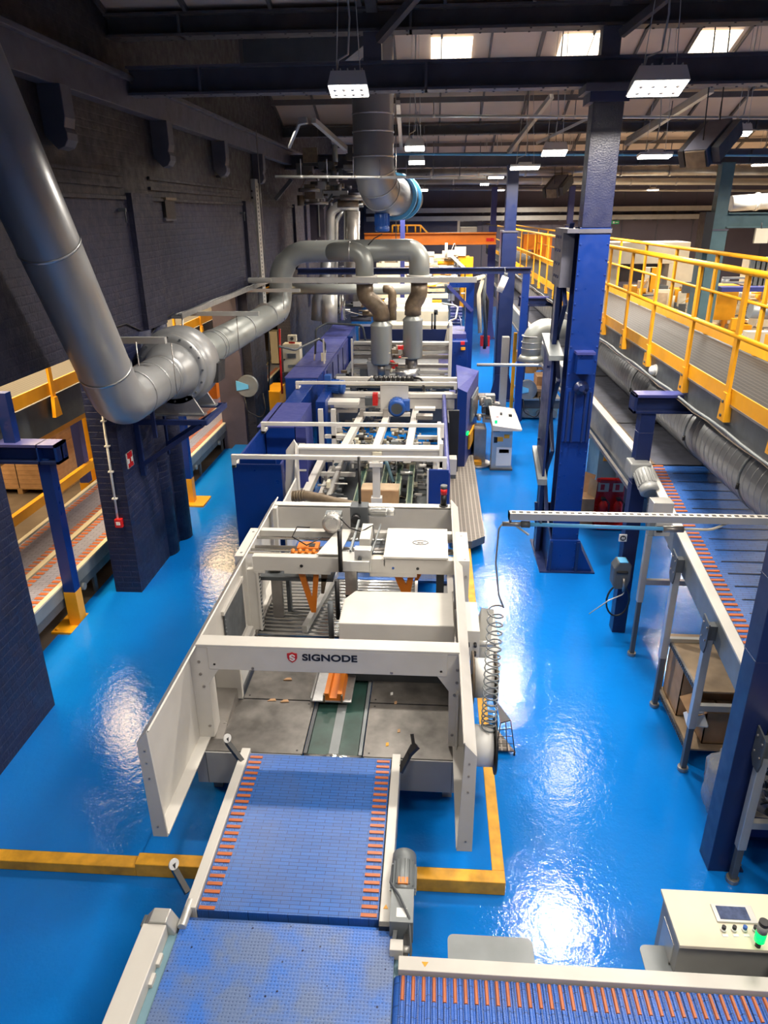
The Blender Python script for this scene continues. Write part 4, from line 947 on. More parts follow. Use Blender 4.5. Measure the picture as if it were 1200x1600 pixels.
for y in (11.6, 12.7, 14.2): s.box(-2.4, -1.6, y, y + .08, .85, .93, 'white'); s.box(-.4, .1, y, y + .08, .6, .7, 'lgrey')
s.build('base_frame', t)
s = MB(); s.box(-2.35, .1, 10.95, 16.9, .17, .22, 'dgrey'); s.build('dark_underlay', t)  # dark sheet added to cover the bright floor under the frame
for x in (-2.1, -.2): s = MB(); s.box(x - .12, x + .12, 11.2, 16.6, .22, .55, 'gmot'); s.build('plinth', t)
for i, (pa, pb) in enumerate((((531, 709), (566, 648)), ((583, 709), (606, 648)), ((637, 709), (650, 640)))):
    a, c = AZ(*pa, 1.55), AZ(*pb, 1.55); s = MB(); s.beam(a - Vector((0, .4, 0)), c, .15, .13, 'white'); s.build('top_beam', t, bevel=.006)
s = MB(); bx(s, 562, 641, 645, 651, 16.3, .1, 'white'); bx(s, 562, 568, 640, 655, 16.2, .1, 'steel'); bx(s, 598, 606, 640, 655, 16.2, .1, 'steel'); s.build('cross_tie', t)
for px in (500, 520): s = MB(); a = AY(px, 640, 15.0); s.box(a.x - .05, a.x + .05, 15, 15.1, .17, a.z, 'white'); s.build('upright', t)
s = MB()
for z in (.55, .9, 1.2, 1.45): s.box(-2.35, -1.7, 15.0, 15.1, z, z + .07, 'white'); s.box(-.3, .15, 15.0, 15.1, z, z + .07, 'white')
for x in (-1.72, -1.2, -.95, -.32): s.box(x, x + .05, 14.6, 14.65, .9, 1.5, 'white')
for z in (1.0, 1.38): s.box(-1.72, -1.15, 14.6, 14.64, z, z + .04, 'cream'); s.box(-.95, -.3, 14.6, 14.64, z, z + .04, 'cream')
for z in (.7, 1.15): s.box(-1.7, -.3, 15.6, 15.7, z, z + .09, 'cream')
s.build('cross_bars', t)
rnd = random.Random(3)
def clutter(x0, x1, y0, y1, z0, z1, n, parent, name='mechanism', pal=('steel', 'cream', 'dgrey', 'alu', 'black', 'brown', 'white', 'gmot', 'dgrey'), sz=(.03, .18)):
    s = MB()
    for i in range(n):
        x, y, z = rnd.uniform(x0, x1), rnd.uniform(y0, y1), rnd.uniform(z0, z1); m = rnd.choice(pal)
        a, b_, c = (rnd.uniform(*sz) for _ in range(3)); k = rnd.random()
        if k < .5: s.box(x, x + a, y, y + b_, z, z + c * .7, m)
        elif k < .75: s.cyl((x, y, z), (x + a * 1.6, y, z), c * .25, m, n=10)
        elif k < .9: s.cyl((x, y, z), (x, y, z + a), c * .22, m, n=10)
        else: s.tube(fillet([(x, y, z), (x + a, y, z + b_), (x + 2 * a, y + b_, z)], .04, 3), .012, m, 5)
    return s.build(name, parent)
for x0, x1, y0, y1, z0, z1, n in ((-1.8, -1.2, 14.2, 16.2, .95, 1.4, 130), (-.98, -.42, 14, 16.2, .95, 1.4, 130), (-.30, .05, 14, 16.4, .7, 1.2, 60), (-2.3, -1.95, 11.4, 14.5, .6, 1.0, 60), (-.9, -.3, 13.2, 14, .5, .8, 25), (-2.2, -1.9, 15.2, 16.4, .8, 1.5, 50)):
    clutter(x0, x1, y0, y1, z0, z1, n, t)
for x0, x1, y0 in ((-1.85, -1.5, 11.2), (-.35, .04, 10.95), (-1.3, -1.05, 11.4)):
    s = MB(); s.box(x0, x1, y0, y0 + 1.5, .25, .5, 'mblue'); s.build('tray', t)
s = MB(); s.tube(fillet([(-1.95, 13.6, 1.3), (-1.6, 13.8, 1.65), (-1.2, 14, 1.6), (-.95, 13.7, 1.5), (-.75, 13.5, 1.0)], .2), .035, 'teals', 8); s.build('hose', t)
hp = [AY(456, 776, 10.6), AY(478, 774, 10.55), AY(520, 784, 10.4), AY(562, 793, 10.25), AY(610, 802, 10.1)]; s = MB(); s.tube(fillet(hp, .4), .085, 'brown', 14)
for k in range(5): q = hp[0].lerp(hp[1], .1 + .18 * k); s.cyl(q, q + (hp[1] - hp[0]).normalized() * .02, .094, 'brown', n=14)
tag(s.build('extraction_hose'), 'brown flexible extraction hose arching behind the machine rear beam', 'hose')
# carton lying on the belts
a, c = AZ(564, 788, .97), AZ(623, 786, .97); yb = a.y
t = thing('cardboard_box', 'brown cardboard box lying across the pale green belts', 'box', ((a.x + c.x) / 2, yb + .15, .97))
s = MB(); s.box(a.x, c.x, yb, yb + .35, .97, .97 + .28, 'card'); s.build('carton', t)
s = MB(); s.prism([(a.x, yb + .02), (c.x, yb + .02), (c.x + .02, yb + .38), (a.x + .02, yb + .38)], 'z', 1.252, 1.26, 'ply'); s.build('flap', t)
# white uprights and main crossbeam behind the strapping machine
t = thing('machine_gantry', 'white steel gantry frame with an angled left upright and central drop post', 'frame', (-1.1, 11.2, 0))
s = MB(); s.prism([(-2.62, .9), (-2.22, .9), (-2.22, 2.46), (-2.28, 2.56), (-2.42, 2.38), (-2.46, 1.85)], 'y', 11.22, 11.27, 'white'); s.prism([(10.0, .9), (11.22, .9), (11.22, 2.5), (11.0, 1.95), (10.0, 1.95)], 'x', -2.26, -2.23, 'white'); s.build('left_upright', t, bevel=.004)
s = MB(); s.box(-2.25, .18, 11.35, 11.55, 2.22, 2.40, 'white'); s.box(-2.25, .18, 11.33, 11.35, 2.36, 2.40, 'white'); s.box(.14, .2, 11.3, 11.5, 2.0, 2.5, 'white'); s.box(-.98, -.82, 11.32, 11.34, 2.26, 2.34, 'cream'); s.build('crossbeam', t, bevel=.006)
s = MB(); s.box(-.95, -.83, 10.95, 11.07, 1.62, 2.3, 'white'); s.box(-1.0, -.78, 10.93, 11.1, 2.2, 2.28, 'white'); s.box(-.98, -.80, 10.94, 11.08, 1.55, 1.66, 'white'); s.box(-.92, -.88, 10.96, 11.0, 1.38, 1.6, 'alu'); s.build('drop_post', t, bevel=.004)
s = MB(); s.box(-2.3, -2.2, 11.3, 11.4, .165, .95, 'white'); s.box(.1, .2, 11.3, 11.4, .165, 2.2, 'white'); s.build('leg', t)
for y, x0, x1, nm in ((11.0, -3.29, .26, 'nearest of the three'), (13.0, -3.25, .24, 'middle of the three'), (16.6, -3.24, .58, 'farthest of the three')):
    s = MB(); s.box(x0, x1, y - .035, y + .035, 2.30, 2.37, 'white'); s.box(x0, x0 + .07, y - .035, y + .035, 2.15, 2.30, 'white'); s.box(x1 - .07, x1, y - .035, y + .035, 2.1 if y < 16 else 2.2, 2.30, 'white')
    s.box(x0, x0 + .07, y - .035, y + .3, 2.15, 2.2, 'white')
    tag(s.build('guard_rail', bevel=.006), 'white square tube rail spanning the machine above the blue guards, ' + nm, 'rail', 'white cross rails')
# blue guards at left
t = thing('guard_enclosure', 'open-topped royal blue sheet guard, nearest at the left of the machine', 'guard', (-2.9, 12.2, 0))
s = MB(); s.box(-3.30, -2.47, 11.0, 11.04, .12, 2.2, 'blue'); s.box(-3.22, -2.6, 11.2, 11.23, 1.9, 2.22, 'blue'); s.build('front_panel', t, bevel=.006)
s = MB(); s.box(-3.30, -3.26, 11.04, 15.2, .12, 2.2, 'blue'); s.build('side_panel', t, bevel=.006)
s = MB(); s.box(-2.50, -2.47, 11.04, 11.25, .12, 2.2, 'bluep'); s.build('return_panel', t)
t = thing('blue_cabinet', 'blue cabinet with violet top standing inside the guard, behind the middle white rail', 'cabinet', (-3, 14, 0))
s = MB(); s.box(-3.24, -2.66, 13.25, 15.2, .12, 2.18, 'blue'); s.build('body', t, bevel=.006)
s = MB(); s.box(-3.40, -2.66, 13.25, 15.2, 2.18, 2.2, 'bluep'); s.build('top', t)
s = MB(); s.box(-2.66, -2.44, 13.25, 13.28, .25, 2.2, 'bluep'); s.box(-2.66, -2.645, 13.25, 15.2, .25, 2.2, 'bluep')
for z in (.9, 1.3, 1.6, 1.85): s.box(-2.63, -2.47, 13.235, 13.25, z, z + .035, 'white')
s.build('glazed_side', t)
s = MB(); s.box(-2.62, -2.40, 15.6, 17.6, .12, 2.12, 'blue'); s.box(-3.26, -2.9, 15.2, 17.7, .12, 2.18, 'blue')
tag(s.build('safety_screen', bevel=.006), 'dark blue tall panel between the two blue cabinets', 'panel')
t = thing('blue_cabinet', 'longest blue cabinet, violet topped, running away from the white rail towards the print units', 'cabinet', (-3.4, 22, 0))
s = MB(); s.box(-3.74, -2.92, 17.8, 27.4, .12, 2.18, 'blue'); s.build('body', t, bevel=.008)
s = MB(); s.box(-3.76, -2.90, 17.8, 27.4, 2.18, 2.2, 'bluep')
for y in (19.2, 21.4, 24): s.box(-3.76, -2.9, y, y + .02, 2.2, 2.205, 'navy')
s.build('top', t)
s = MB(); s.prism([(18.9, 2.15), (24.6, 2.15), (24.6, .9), (18.9, .9)], 'x', -2.92, -2.88, 'bluep'); s.box(-2.92, -2.72, 24.4, 24.6, .2, 2.2, 'blue')
for i in range(4): s.box(-2.88, -2.86, 19.2 + i * 1.2, 19.25 + i * 1.2, .9, 2.1, 'navy')
s.build('glazed_side', t)
s = MB()
for x, y in ((-3.35, 20.1), (-3.05, 20.1)): s.cyl((x, y, 2.2), (x + .03, y, 2.5), .02, 'cream', n=8)
s.box(-3.14, -3.02, 20.0, 20.1, 2.2, 2.42, 'cream'); s.build('cable_gland', t)
s = MB(); s.tube(fillet([(-3.95, 18.3, 2.9), (-3.6, 18.6, 2.75), (-3.1, 19.5, 2.9), (-3.0, 20, 2.7), (-3.05, 20.1, 2.42)], .25), .03, 'dgrey', 8)
s.tube(fillet([(-3.3, 20, 2.4), (-3.25, 20, 3.1), (-3.0, 20.3, 3.2), (-2.0, 20.5, 3.12), (-1.9, 20.5, 2.6)], .15), .03, 'dgrey', 8); s.build('cable', t)
# white crosshead with rails
t = thing('print_carriage', 'white cross carriage with a blue motor on its square front plate', 'machine', (-.9, 17, .165))
s = MB(); s.box(-2.45, .55, 17.0, 17.3, 1.62, 1.98, 'white'); s.box(-2.5, .6, 16.95, 17.0, 1.9, 2.0, 'white'); s.build('front_beam', t, bevel=.006)
s = MB(); s.box(-2.4, .62, 17.55, 17.7, 2.18, 2.26, 'white'); s.box(-2.3, .55, 17.35, 17.5, 2.05, 2.10, 'dgrey'); s.box(-2.3, .55, 17.3, 17.34, 2.12, 2.16, 'cream'); s.build('upper_rail', t)
s = MB(); bx(s, 594, 638, 601, 644, 16.6, .06, 'white'); s.build('motor_plate', t, bevel=.006)
a = AY(621, 631, 16.6); s = MB(); motor(s, a, (0, -1, -.1), .19, .35, 'mblue', 'dgrey'); s.box(a.x + .1, a.x + .3, a.y - .2, a.y, a.z - .12, a.z + .12, 'mblue'); s.build('blue_motor', t)
a = AY(512, 603, 16.9); s = MB(); motor(s, a, (1, -.1, -.05), .16, .42, 'mblue', 'mblue'); s.box(a.x - .05, a.x + .1, a.y - .15, a.y + .05, a.z - .1, a.z + .28, 'mblue'); s.build('blue_motor', t)
a = AY(652, 628, 17.2); s = MB(); motor(s, a, (1, 0, 0), .1, .22, 'mblue', 'mblue'); s.box(a.x + .25, a.x + .33, a.y - .1, a.y + .1, a.z - .15, a.z + .2, 'white'); s.build('blue_motor', t)
s = MB()
for k in range(9): s.lathe((-1.42 + .115 * k, 17.3, 2.27), (0, 1, 0), [(0, .05), (.3, .05)], 'black', 10)
s.box(-1.5, -.38, 17.25, 17.6, 2.18, 2.24, 'black'); s.tube(fillet([(-.5, 17.4, 2.3), (-.25, 17.3, 2.3), (-.18, 17.2, 2.0)], .12), .03, 'black', 8)
s.cyl((-1.55, 17.25, 2.2), (-1.45, 17.25, 2.3), .06, 'dgrey'); s.build('cable_chain', t)
s = MB(); bx(s, 594, 710, 598, 601, 16.7, .05, 'cream'); bx(s, 500, 560, 628, 633, 16.0, .4, 'white'); bx(s, 502, 558, 640, 645, 16.0, .2, 'steel'); bx(s, 500, 506, 622, 655, 16.0, .1, 'white'); bx(s, 648, 680, 638, 642, 16.0, .2, 'white'); bx(s, 650, 676, 650, 656, 16.0, .25, 'steel')
bx(s, 570, 582, 622, 634, 16.6, .2, 'dgrey'); bx(s, 582, 590, 616, 634, 16.6, .2, 'red'); s.build('lower_frame', t)
clutter(-1.9, -1.2, 16.4, 16.9, 1.1, 1.6, 30, t); clutter(-2.3, 0.1, 17.5, 18.0, 1.5, 2.1, 40, t)
for x in (-2.4, .45): s = MB(); s.box(x - .08, x + .08, 17.05, 17.25, .165, 1.62, 'white'); s.build('leg', t)
# right hand guards
t = thing('safety_screen', 'royal blue sheet panel at the right rear corner of the white machine', 'panel', (.14, 11, 0))
s = MB(); s.box(-.03, .30, 10.95, 10.99, .9, 2.17, 'blue'); s.build('sheet', t, bevel=.01)
s = MB(); s.box(-.055, -.03, 10.95, 11.0, .7, 2.17, 'white'); s.build('edge_post', t)
s = MB(); s.box(.24, .33, 11.2, 16.8, .7, 2.0, 'bluep'); s.cyl((.285, 11.2, 2.0), (.285, 16.8, 2.0), .045, 'bluep', n=12); s.box(.12, .20, 11.0, 14.2, 2.0, 2.08, 'white')
tag(s.build('guard_wall', bevel=.01), 'long violet-blue guard wall running away beside the open transfer frame', 'guard')
t = thing('operator_cabinet', 'tall angled violet-blue guard cabinet with a small screen, left of the operator console', 'cabinet', (.9, 17.4, .165))
s = MB(); pl = [(.60, 16.5), (.82, 16.5), (1.22, 18.8), (.62, 18.8)]; n = 4
zt_ = [2.25, 2.15, 2.2, 2.35]; vs = [(x, y, .17) for x, y in pl] + [(x, y, z) for (x, y), z in zip(pl, zt_)]
s.add(vs, [(3, 2, 1, 0), (0, 1, 5, 4), (2, 3, 7, 6), (3, 0, 4, 7)], 'blue'); s.add(vs, [(4, 5, 6, 7), (1, 2, 6, 5)], 'bluep'); s.build('shell', t)
def onp(u, z): # point on the angled face
    x = .82 + .40 * u; y = 16.5 + 2.3 * u; return Vector((x + .012, y - .012, z))
def facebox(u0, u1, z0, z1, m, nm, off=0.0):
    s = MB(); o = Vector((.04 + off, -.007, 0)); a, b_ = onp(u0, z0), onp(u1, z0)
    s.add([a, b_, onp(u1, z1), onp(u0, z1), a + o, b_ + o, onp(u1, z1) + o, onp(u0, z1) + o], [(0, 1, 2, 3), (4, 7, 6, 5), (0, 4, 5, 1), (1, 5, 6, 2), (2, 6, 7, 3), (3, 7, 4, 0)], m); return s.build(nm, t)
facebox(.3, .85, 1.25, 1.85, 'gmot', 'window_frame'); facebox(.36, .8, 1.32, 1.78, 'steel', 'window', .01); facebox(.2, .6, .62, 1.0, 'yellow', 'warning_plate'); facebox(.02, .09, 1.1, 1.16, 'glowg', 'status_light')
s = MB(); s.box(.34, .62, 15.6, 15.68, .5, 1.95, 'black'); s.box(.34, .38, 14.6, 15.6, .5, 1.95, 'black')
for i in range(5): s.cyl((.36, 15.59, 1.75 - .1 * i), (.36, 15.57, 1.75 - .1 * i), .014, 'paper', n=8)
tag(s.build('safety_curtain', bevel=.01), 'black hanging curtain between the blue guard wall and the angled cabinet', 'curtain')
s = MB(); bx(s, 702, 713, 718, 742, 14.5, .3, 'white'); bx(s, 704, 712, 742, 748, 14.5, .2, 'dgrey'); tag(s.build('terminal_box'), 'small off-white box fixed below the black curtain', 'box')
t = thing('access_platform', 'long ribbed metal walkway plate along the right of the machine', 'platform', (.8, 14.5, 0))
s = MB(); s.add([(.42, 17.4, .32), (1.08, 17.4, .32), (1.06, 12.45, .32), (.80, 12.2, .32), (.42, 12.2, .32)], [(0, 4, 3, 2, 1)], 'tread'); s.build('tread_plate', t)
s = MB(); vs = [(.42, 12.2), (.80, 12.2), (1.06, 12.45), (1.08, 17.4)]
for (xa, ya), (xb, yb) in zip(vs[:-1], vs[1:]): s.add([(xa, ya, .17), (xb, yb, .17), (xb, yb, .319), (xa, ya, .319)], [(0, 1, 2, 3)], 'dgrey')
s.build('skirt', t)
# operator console
t = thing('operator_console', 'light grey pedestal operator console with sloping top and yellow labels', 'control panel', (1.8, 17.4, 0))
s = MB(); s.box(1.52, 2.02, 17.2, 17.55, .0, 1.1, 'alu'); s.box(1.50, 2.06, 17.15, 17.6, 0, .05, 'dgrey'); s.build('pedestal', t, bevel=.008)
s = MB(); s.add([(1.50, 17.0, 1.08), (2.2, 17.0, 1.08), (2.2, 17.8, 1.08), (1.5, 17.8, 1.08), (1.50, 17.0, 1.22), (2.22, 17.0, 1.12), (2.1, 17.9, 1.42), (1.45, 17.9, 1.5)],
      [(3, 2, 1, 0), (4, 5, 6, 7), (0, 1, 5, 4), (1, 2, 6, 5), (2, 3, 7, 6), (3, 0, 4, 7)], 'white'); s.build('desk', t)
def desk(px, py): return AZ(px, py, 1.30)
s = MB()
for px, py, w, d_, m in ((787, 655, .2, .25, 'gmot'), (797, 650, .08, .12, 'black'), (776, 651, .07, .3, 'red'), (783, 647, .05, .08, 'dgrey')):
    p = AY(px, py, 17.55); s.box(p.x - w / 2, p.x + w / 2, p.y - d_ / 2, p.y + d_ / 2, p.z - .02, p.z + .04, m)
s.build('controls', t)
s = MB()
for px0, px1, py0, py1, m in ((776, 786, 683, 690, 'yellow'), (788, 796, 679, 685, 'yellow'), (772, 777, 683, 692, 'black'), (776, 798, 699, 728, 'paper'), (780, 795, 702, 708, 'gmot'), (771, 781, 668, 675, 'gmot')):
    bx(s, px0, px1, py0, py1, 17.19, .012, m)
s.build('labels', t)
s = MB(); bx(s, 773, 777, 657, 662, 17.0, .03, 'glowg'); s.build('green_button', t)
t = thing('tool_trolley', 'grey metal stand with folded arms between the cabinet and the console', 'stand', (1.3, 18.2, 0))
s = MB(); s.box(1.1, 1.4, 17.6, 18.2, 0.0, .95, 'steel'); s.cyl((1.2, 17.6, 0), (1.2, 17.6, .06), .35, 'galv', n=26); s.box(1.1, 1.3, 17.4, 17.6, .06, .14, 'yellow'); s.build('cabinet', t)
clutter(1.15, 1.5, 17.8, 18.5, .95, 1.5, 22, t, 'folded_arms', ('steel', 'gmot', 'alu', 'dgrey'), (.05, .3))
s = MB(); s.box(1.48, 1.72, 18.3, 19.6, 1.25, 1.32, 'orange'); s.box(1.4, 1.6, 18.1, 18.3, 1.2, 1.5, 'black'); s.build('orange_top', t)

# =================================================================== PRINT UNITS BEHIND
t = thing('print_unit', 'first open print unit with grey crossbars and blue side frame, below the silencers', 'machine', (-1, 20.5, .165))
s = MB(); bx(s, 704, 729, 534, 592, 19.5, 1.5, 'blue'); bx(s, 702, 705, 508, 592, 19.4, .1, 'white'); s.build('side_frame', t, bevel=.01)
s = MB(); a = AY(704, 522, 20); c = AY(728, 536, 20); s.box(a.x, c.x, 20, 21.5, c.z, a.z, 'bluep'); s.build('control_box', t)
s = MB(); bx(s, 720, 726, 534, 539, 19.3, .1, 'red'); bx(s, 720, 727, 543, 547, 19.45, .05, 'yellow'); bx(s, 718, 725, 579, 583, 19.45, .05, 'red'); s.build('buttons', t)
for py, h, m in ((535, 4, 'alu'), (541, 6, 'steel'), (549, 4, 'alu'), (556, 5, 'steel'), (570, 5, 'steel'), (580, 4, 'alu'), (588, 4, 'white')):
    s = MB(); bx(s, 552, 703, py, py + h, 20 + (535 - py) * .01, .25, m); s.build('crossbar', t)
s = MB(); bx(s, 504, 508, 530, 592, 19.6, .12, 'white'); bx(s, 548, 552, 530, 590, 19.6, .12, 'white'); s.box(-2.9, .5, 20.6, 21.2, .3, 1.6, 'dgrey'); s.build('uprights', t)
s = MB(); a = AY(594, 590, 19.5); s.prism([(a.x - .28, 1.75), (a.x + .22, 1.75), (a.x + .32, 2.35), (a.x - .34, 2.35)], 'y', 19.2, 19.7, 'galv'); s.cyl((a.x + .75, 19.7, 1.75), (a.x + .75, 19.7, 2.1), .34, 'galv', n=26); s.cyl((a.x + .85, 19.8, 2.1), (a.x + .85, 19.8, 2.6), .17, 'steel', n=18); s.box(a.x - .55, a.x - .3, 19.4, 19.6, 1.7, 2.1, 'dgrey'); s.build('duct_boot', t)
clutter(-1.3, -.9, 19.1, 19.5, 2.0, 2.7, 26, t, pal=('steel', 'cream', 'red', 'brown', 'white'))
clutter(-.3, .4, 19.8, 20.4, 1.3, 1.8, 30, t); clutter(-2.7, -1.9, 19.8, 20.4, 1.2, 1.9, 40, t)
t = thing('print_unit', 'second print unit with a navy trough and pale hood, behind the silencers', 'machine', (-1, 24, .165))
s = MB(); bx(s, 600, 706, 508, 540, 23, .8, 'cream'); bx(s, 560, 600, 512, 545, 23, .8, 'steel'); s.build('hood', t, bevel=.01)
s = MB(); a0 = AY(606, 515, 22.9); b0 = AY(698, 515, 22.9); a1 = AY(604, 539, 22.9); b1 = AY(693, 540, 22.9)
s.add([a1, b1, b0, a0, a1 + Vector((0, .4, 0)), b1 + Vector((0, .4, 0)), b0 + Vector((0, .4, 0)), a0 + Vector((0, .4, 0))], [(0, 1, 2, 3), (4, 7, 6, 5), (0, 4, 5, 1), (1, 5, 6, 2), (2, 6, 7, 3), (3, 7, 4, 0)], 'navy'); s.build('trough', t)
s = MB(); bx(s, 562, 582, 510, 530, 21.8, .5, 'navy'); s.build('trough', t)
s = MB(); bx(s, 598, 700, 486, 509, 26, 2, 'cream'); bx(s, 620, 696, 478, 487, 26.5, 1, 'white'); bx(s, 600, 675, 470, 476, 27, 1, 'white'); s.build('rear_cover', t, bevel=.01)
s = MB(); bx(s, 674, 676, 490, 516, 23, .05, 'dgrey'); bx(s, 678, 681, 488, 516, 23, .05, 'dgrey'); bx(s, 678, 684, 484, 492, 23, .1, 'dgrey'); s.build('sensor_post', t)
s = MB()
for i in range(9): bx(s, 704, 722, 480 + i * 5, 483 + i * 5, 25 - i * .25, .25, 'bluep' if i % 2 == 0 else 'navy')
s.build('access_steps', t)
s = MB(); s.tube(fillet([AY(700, 512, 23), AY(702, 502, 23), AY(712, 498, 24), AY(716, 478, 25), AY(690, 474, 25)], .2), .03, 'alu', 8); s.tube(fillet([AY(722, 520, 23), AY(720, 500, 24), AY(706, 472, 26)], .2), .03, 'navy', 8); s.build('handrail', t)
s = MB(); s.box(.2, 1.1, 21, 30, .17, 1.0, 'bluep'); s.box(-2.8, .2, 22, 30, .17, 1.4, 'dgrey'); s.build('base', t)
# far beige line
yf = 33
t = thing('palletiser', 'beige framed machine line far down the hall under the orange crane', 'machine', (-.5, 33, 0))
s = MB()
for py, px0, px1, h, m in ((398, 590, 705, 5, 'cream'), (404, 600, 700, 3, 'ply'), (411, 588, 702, 6, 'cream'), (422, 590, 700, 3, 'rib'), (430, 585, 705, 4, 'cream'), (442, 590, 700, 5, 'cream'), (452, 600, 695, 4, 'ply'), (460, 588, 700, 6, 'cream'), (470, 595, 690, 5, 'yellow')):
    bx(s, px0, px1, py, py + h, yf + (430 - py) * .03, .5, m)
s.build('cross_members', t)
for px in (596, 622, 645, 668, 698): s = MB(); bx(s, px, px + 5, 396, 478, yf + .6, .2, 'cream'); s.build('upright', t)
s = MB(); bx(s, 590, 702, 440, 500, yf + 1.5, 1, 'cream'); bx(s, 640, 700, 400, 440, yf + 2, .5, 'white'); bx(s, 592, 630, 400, 436, yf + 2, .5, 'ply'); s.build('panels', t)
for px in (701, 707): s = MB(); bx(s, px, px + 3, 396, 470, yf, .2, 'white'); s.build('upright', t)
clutter(-1.6, 1.2, 32.5, 33.4, 2.6, 4.4, 90, t, pal=('cream', 'ply', 'white', 'yellow', 'dgrey', 'cream'), sz=(.1, .6))
s = MB(); bx(s, 729, 737, 402, 470, 32, .4, 'yellow'); bx(s, 720, 724, 418, 480, 33, .3, 'yellow'); tag(s.build('machine_guard_post'), 'bright yellow upright posts beside the beige machine line', 'post')
s = MB(); a = AY(706, 400, 32); c = AY(732, 425, 32); s.beam(a, c, .12, .12, 'cream'); tag(s.build('diagonal_brace'), 'beige diagonal brace between the beige line and the yellow posts', 'brace')
# crane
t = thing('overhead_crane', 'orange overhead crane beam spanning the hall behind the pale pipe arch', 'crane', (0, 36, 4.8))
a, c = AY(570, 364, 36), AY(775, 363, 36); s = MB(); h_ = AY(570, 381, 36).z; s.box(a.x, c.x, 35.8, 36.1, h_, a.z, 'orange'); s.box(a.x, c.x, 35.6, 36.3, a.z - .05, a.z, 'orange'); s.box(a.x, c.x, 35.6, 36.3, h_ - .05, h_, 'orange')
s.build('main_girder', t)
s = MB(); bx(s, 760, 772, 372, 377, 35.78, .02, 'red'); s.build('maker_plate', t)
s = MB()
for px in (613, 622, 636, 649, 657): s.cyl(AY(px, 364, 36), AY(px, 352, 36), .04, 'yellow', n=8)
s.beam(AY(613, 352, 36), AY(657, 352, 36), .07, .07, 'yellow'); s.beam(AY(657, 352, 36), AY(668, 364, 36), .07, .07, 'yellow'); s.build('handrail', t)
s = MB(); bx(s, 819, 850, 366, 390, 36, .6, 'orange'); bx(s, 834, 860, 366, 412, 36.5, .6, 'orange'); s.build('end_carriage', t)
s = MB(); bx(s, 720, 745, 355, 364, 38, 1, 'cream'); bx(s, 715, 718, 345, 365, 38, .1, 'cream'); bx(s, 718, 746, 346, 356, 39, .3, 'dsteel')
tag(s.build('rooftop_unit'), 'cream box standing behind the crane girder near the violet column', 'box')
# suspended frames for the ducting
t = thing('support_frame', 'dark blue overhead beam carried on posts behind the pipe arch', 'frame', (0, 21.5, 0))
a, c = AY(465, 419, 21.5), AY(830, 418, 21.5); z0, z1 = AY(600, 428, 21.5).z, a.z
s = MB(); s.ibeam((a.x, 21.5, (z0 + z1) / 2), (c.x, 21.5, (z0 + z1) / 2), .22, z1 - z0, 'navy', .03); s.build('beam', t)
s = MB(); p = AY(822, 430, 21.5); s.box(p.x - .1, p.x + .1, 21.4, 21.6, 0, z0, 'blue'); s.build('post', t)
t = thing('support_frame', 'royal blue bracket frame with a diagonal, right of the silencers', 'frame', (1.1, 20.6, 0))
s = MB(); p = AY(735, 440, 20.6); s.box(p.x - .11, p.x + .11, 20.5, 20.7, .165, p.z, 'blue'); s.build('post', t)
s = MB(); q = AY(702, 443, 20.6); s.box(q.x, p.x, 20.52, 20.68, q.z - .1, q.z + .08, 'blue'); s.build('arm', t)
s = MB(); s.beam(AY(700, 446, 20.5), AY(738, 486, 20.5), .09, .09, 'bluep'); s.build('diagonal', t)
a, c = AY(388, 430, 18.9), AY(745, 438, 18.9); s = MB(); s.box(a.x, c.x, 18.85, 18.95, min(a.z, c.z) - .05, min(a.z, c.z) + .08, 'alu'); s.box(a.x, a.x + .6, 18.8, 19, a.z - .15, a.z - .08, 'alu')
for x in (-4.3,): s.cyl((x, 18.9, a.z), (x, 18.9, 7.9), .01, 'steel', n=5)
tag(s.build('strut_channel'), 'pale strut channel spanning in front of the pipe flanges', 'strut')
a, c = AY(745, 570, 20.5), AY(950, 569, 20.5); s = MB(); s.cyl(a, (c.x, 20.5, a.z), .045, 'alu', n=12); tag(s.build('cross_rail'), 'grey tube rail crossing the aisle in front of the second column', 'rail')
a = AY(770, 428, 22); s = MB(); s.tube([AY(742, 436, 20), AY(756, 432, 21), AY(754, 440, 21), AY(748, 460, 21), AY(750, 520, 21)], .06, 'cream', 7); s.tube([AY(758, 432, 21), AY(756, 470, 21), AY(760, 540, 22)], .05, 'dgrey', 7); s.tube([AY(750, 440, 22), AY(762, 470, 22), AY(757, 545, 22)], .05, 'black', 7)
tag(s.build('hanging_cables'), 'bundle of pale and black hoses hanging left of the second column', 'cables')
yb = AZ(758, 541, 0).y; s = MB(); bx(s, 751, 765, 526, 541, yb, .4, 'red'); tag(s.build('fire_point'), 'distant red fire point at the foot of the violet column', 'box')
t = MB(); t.cyl(AY(780, 456, 20), AY(790, 432, 20), .09, 'paper'); t.cyl(AY(790, 432, 20), AY(791, 426, 20), .05, 'dgrey'); t.cyl(AY(789, 418, 20), AY(790, 432, 20), .012, 'dgrey')
tag(t.build('hanging_camera'), 'small white camera hanging beside the second column', 'camera')

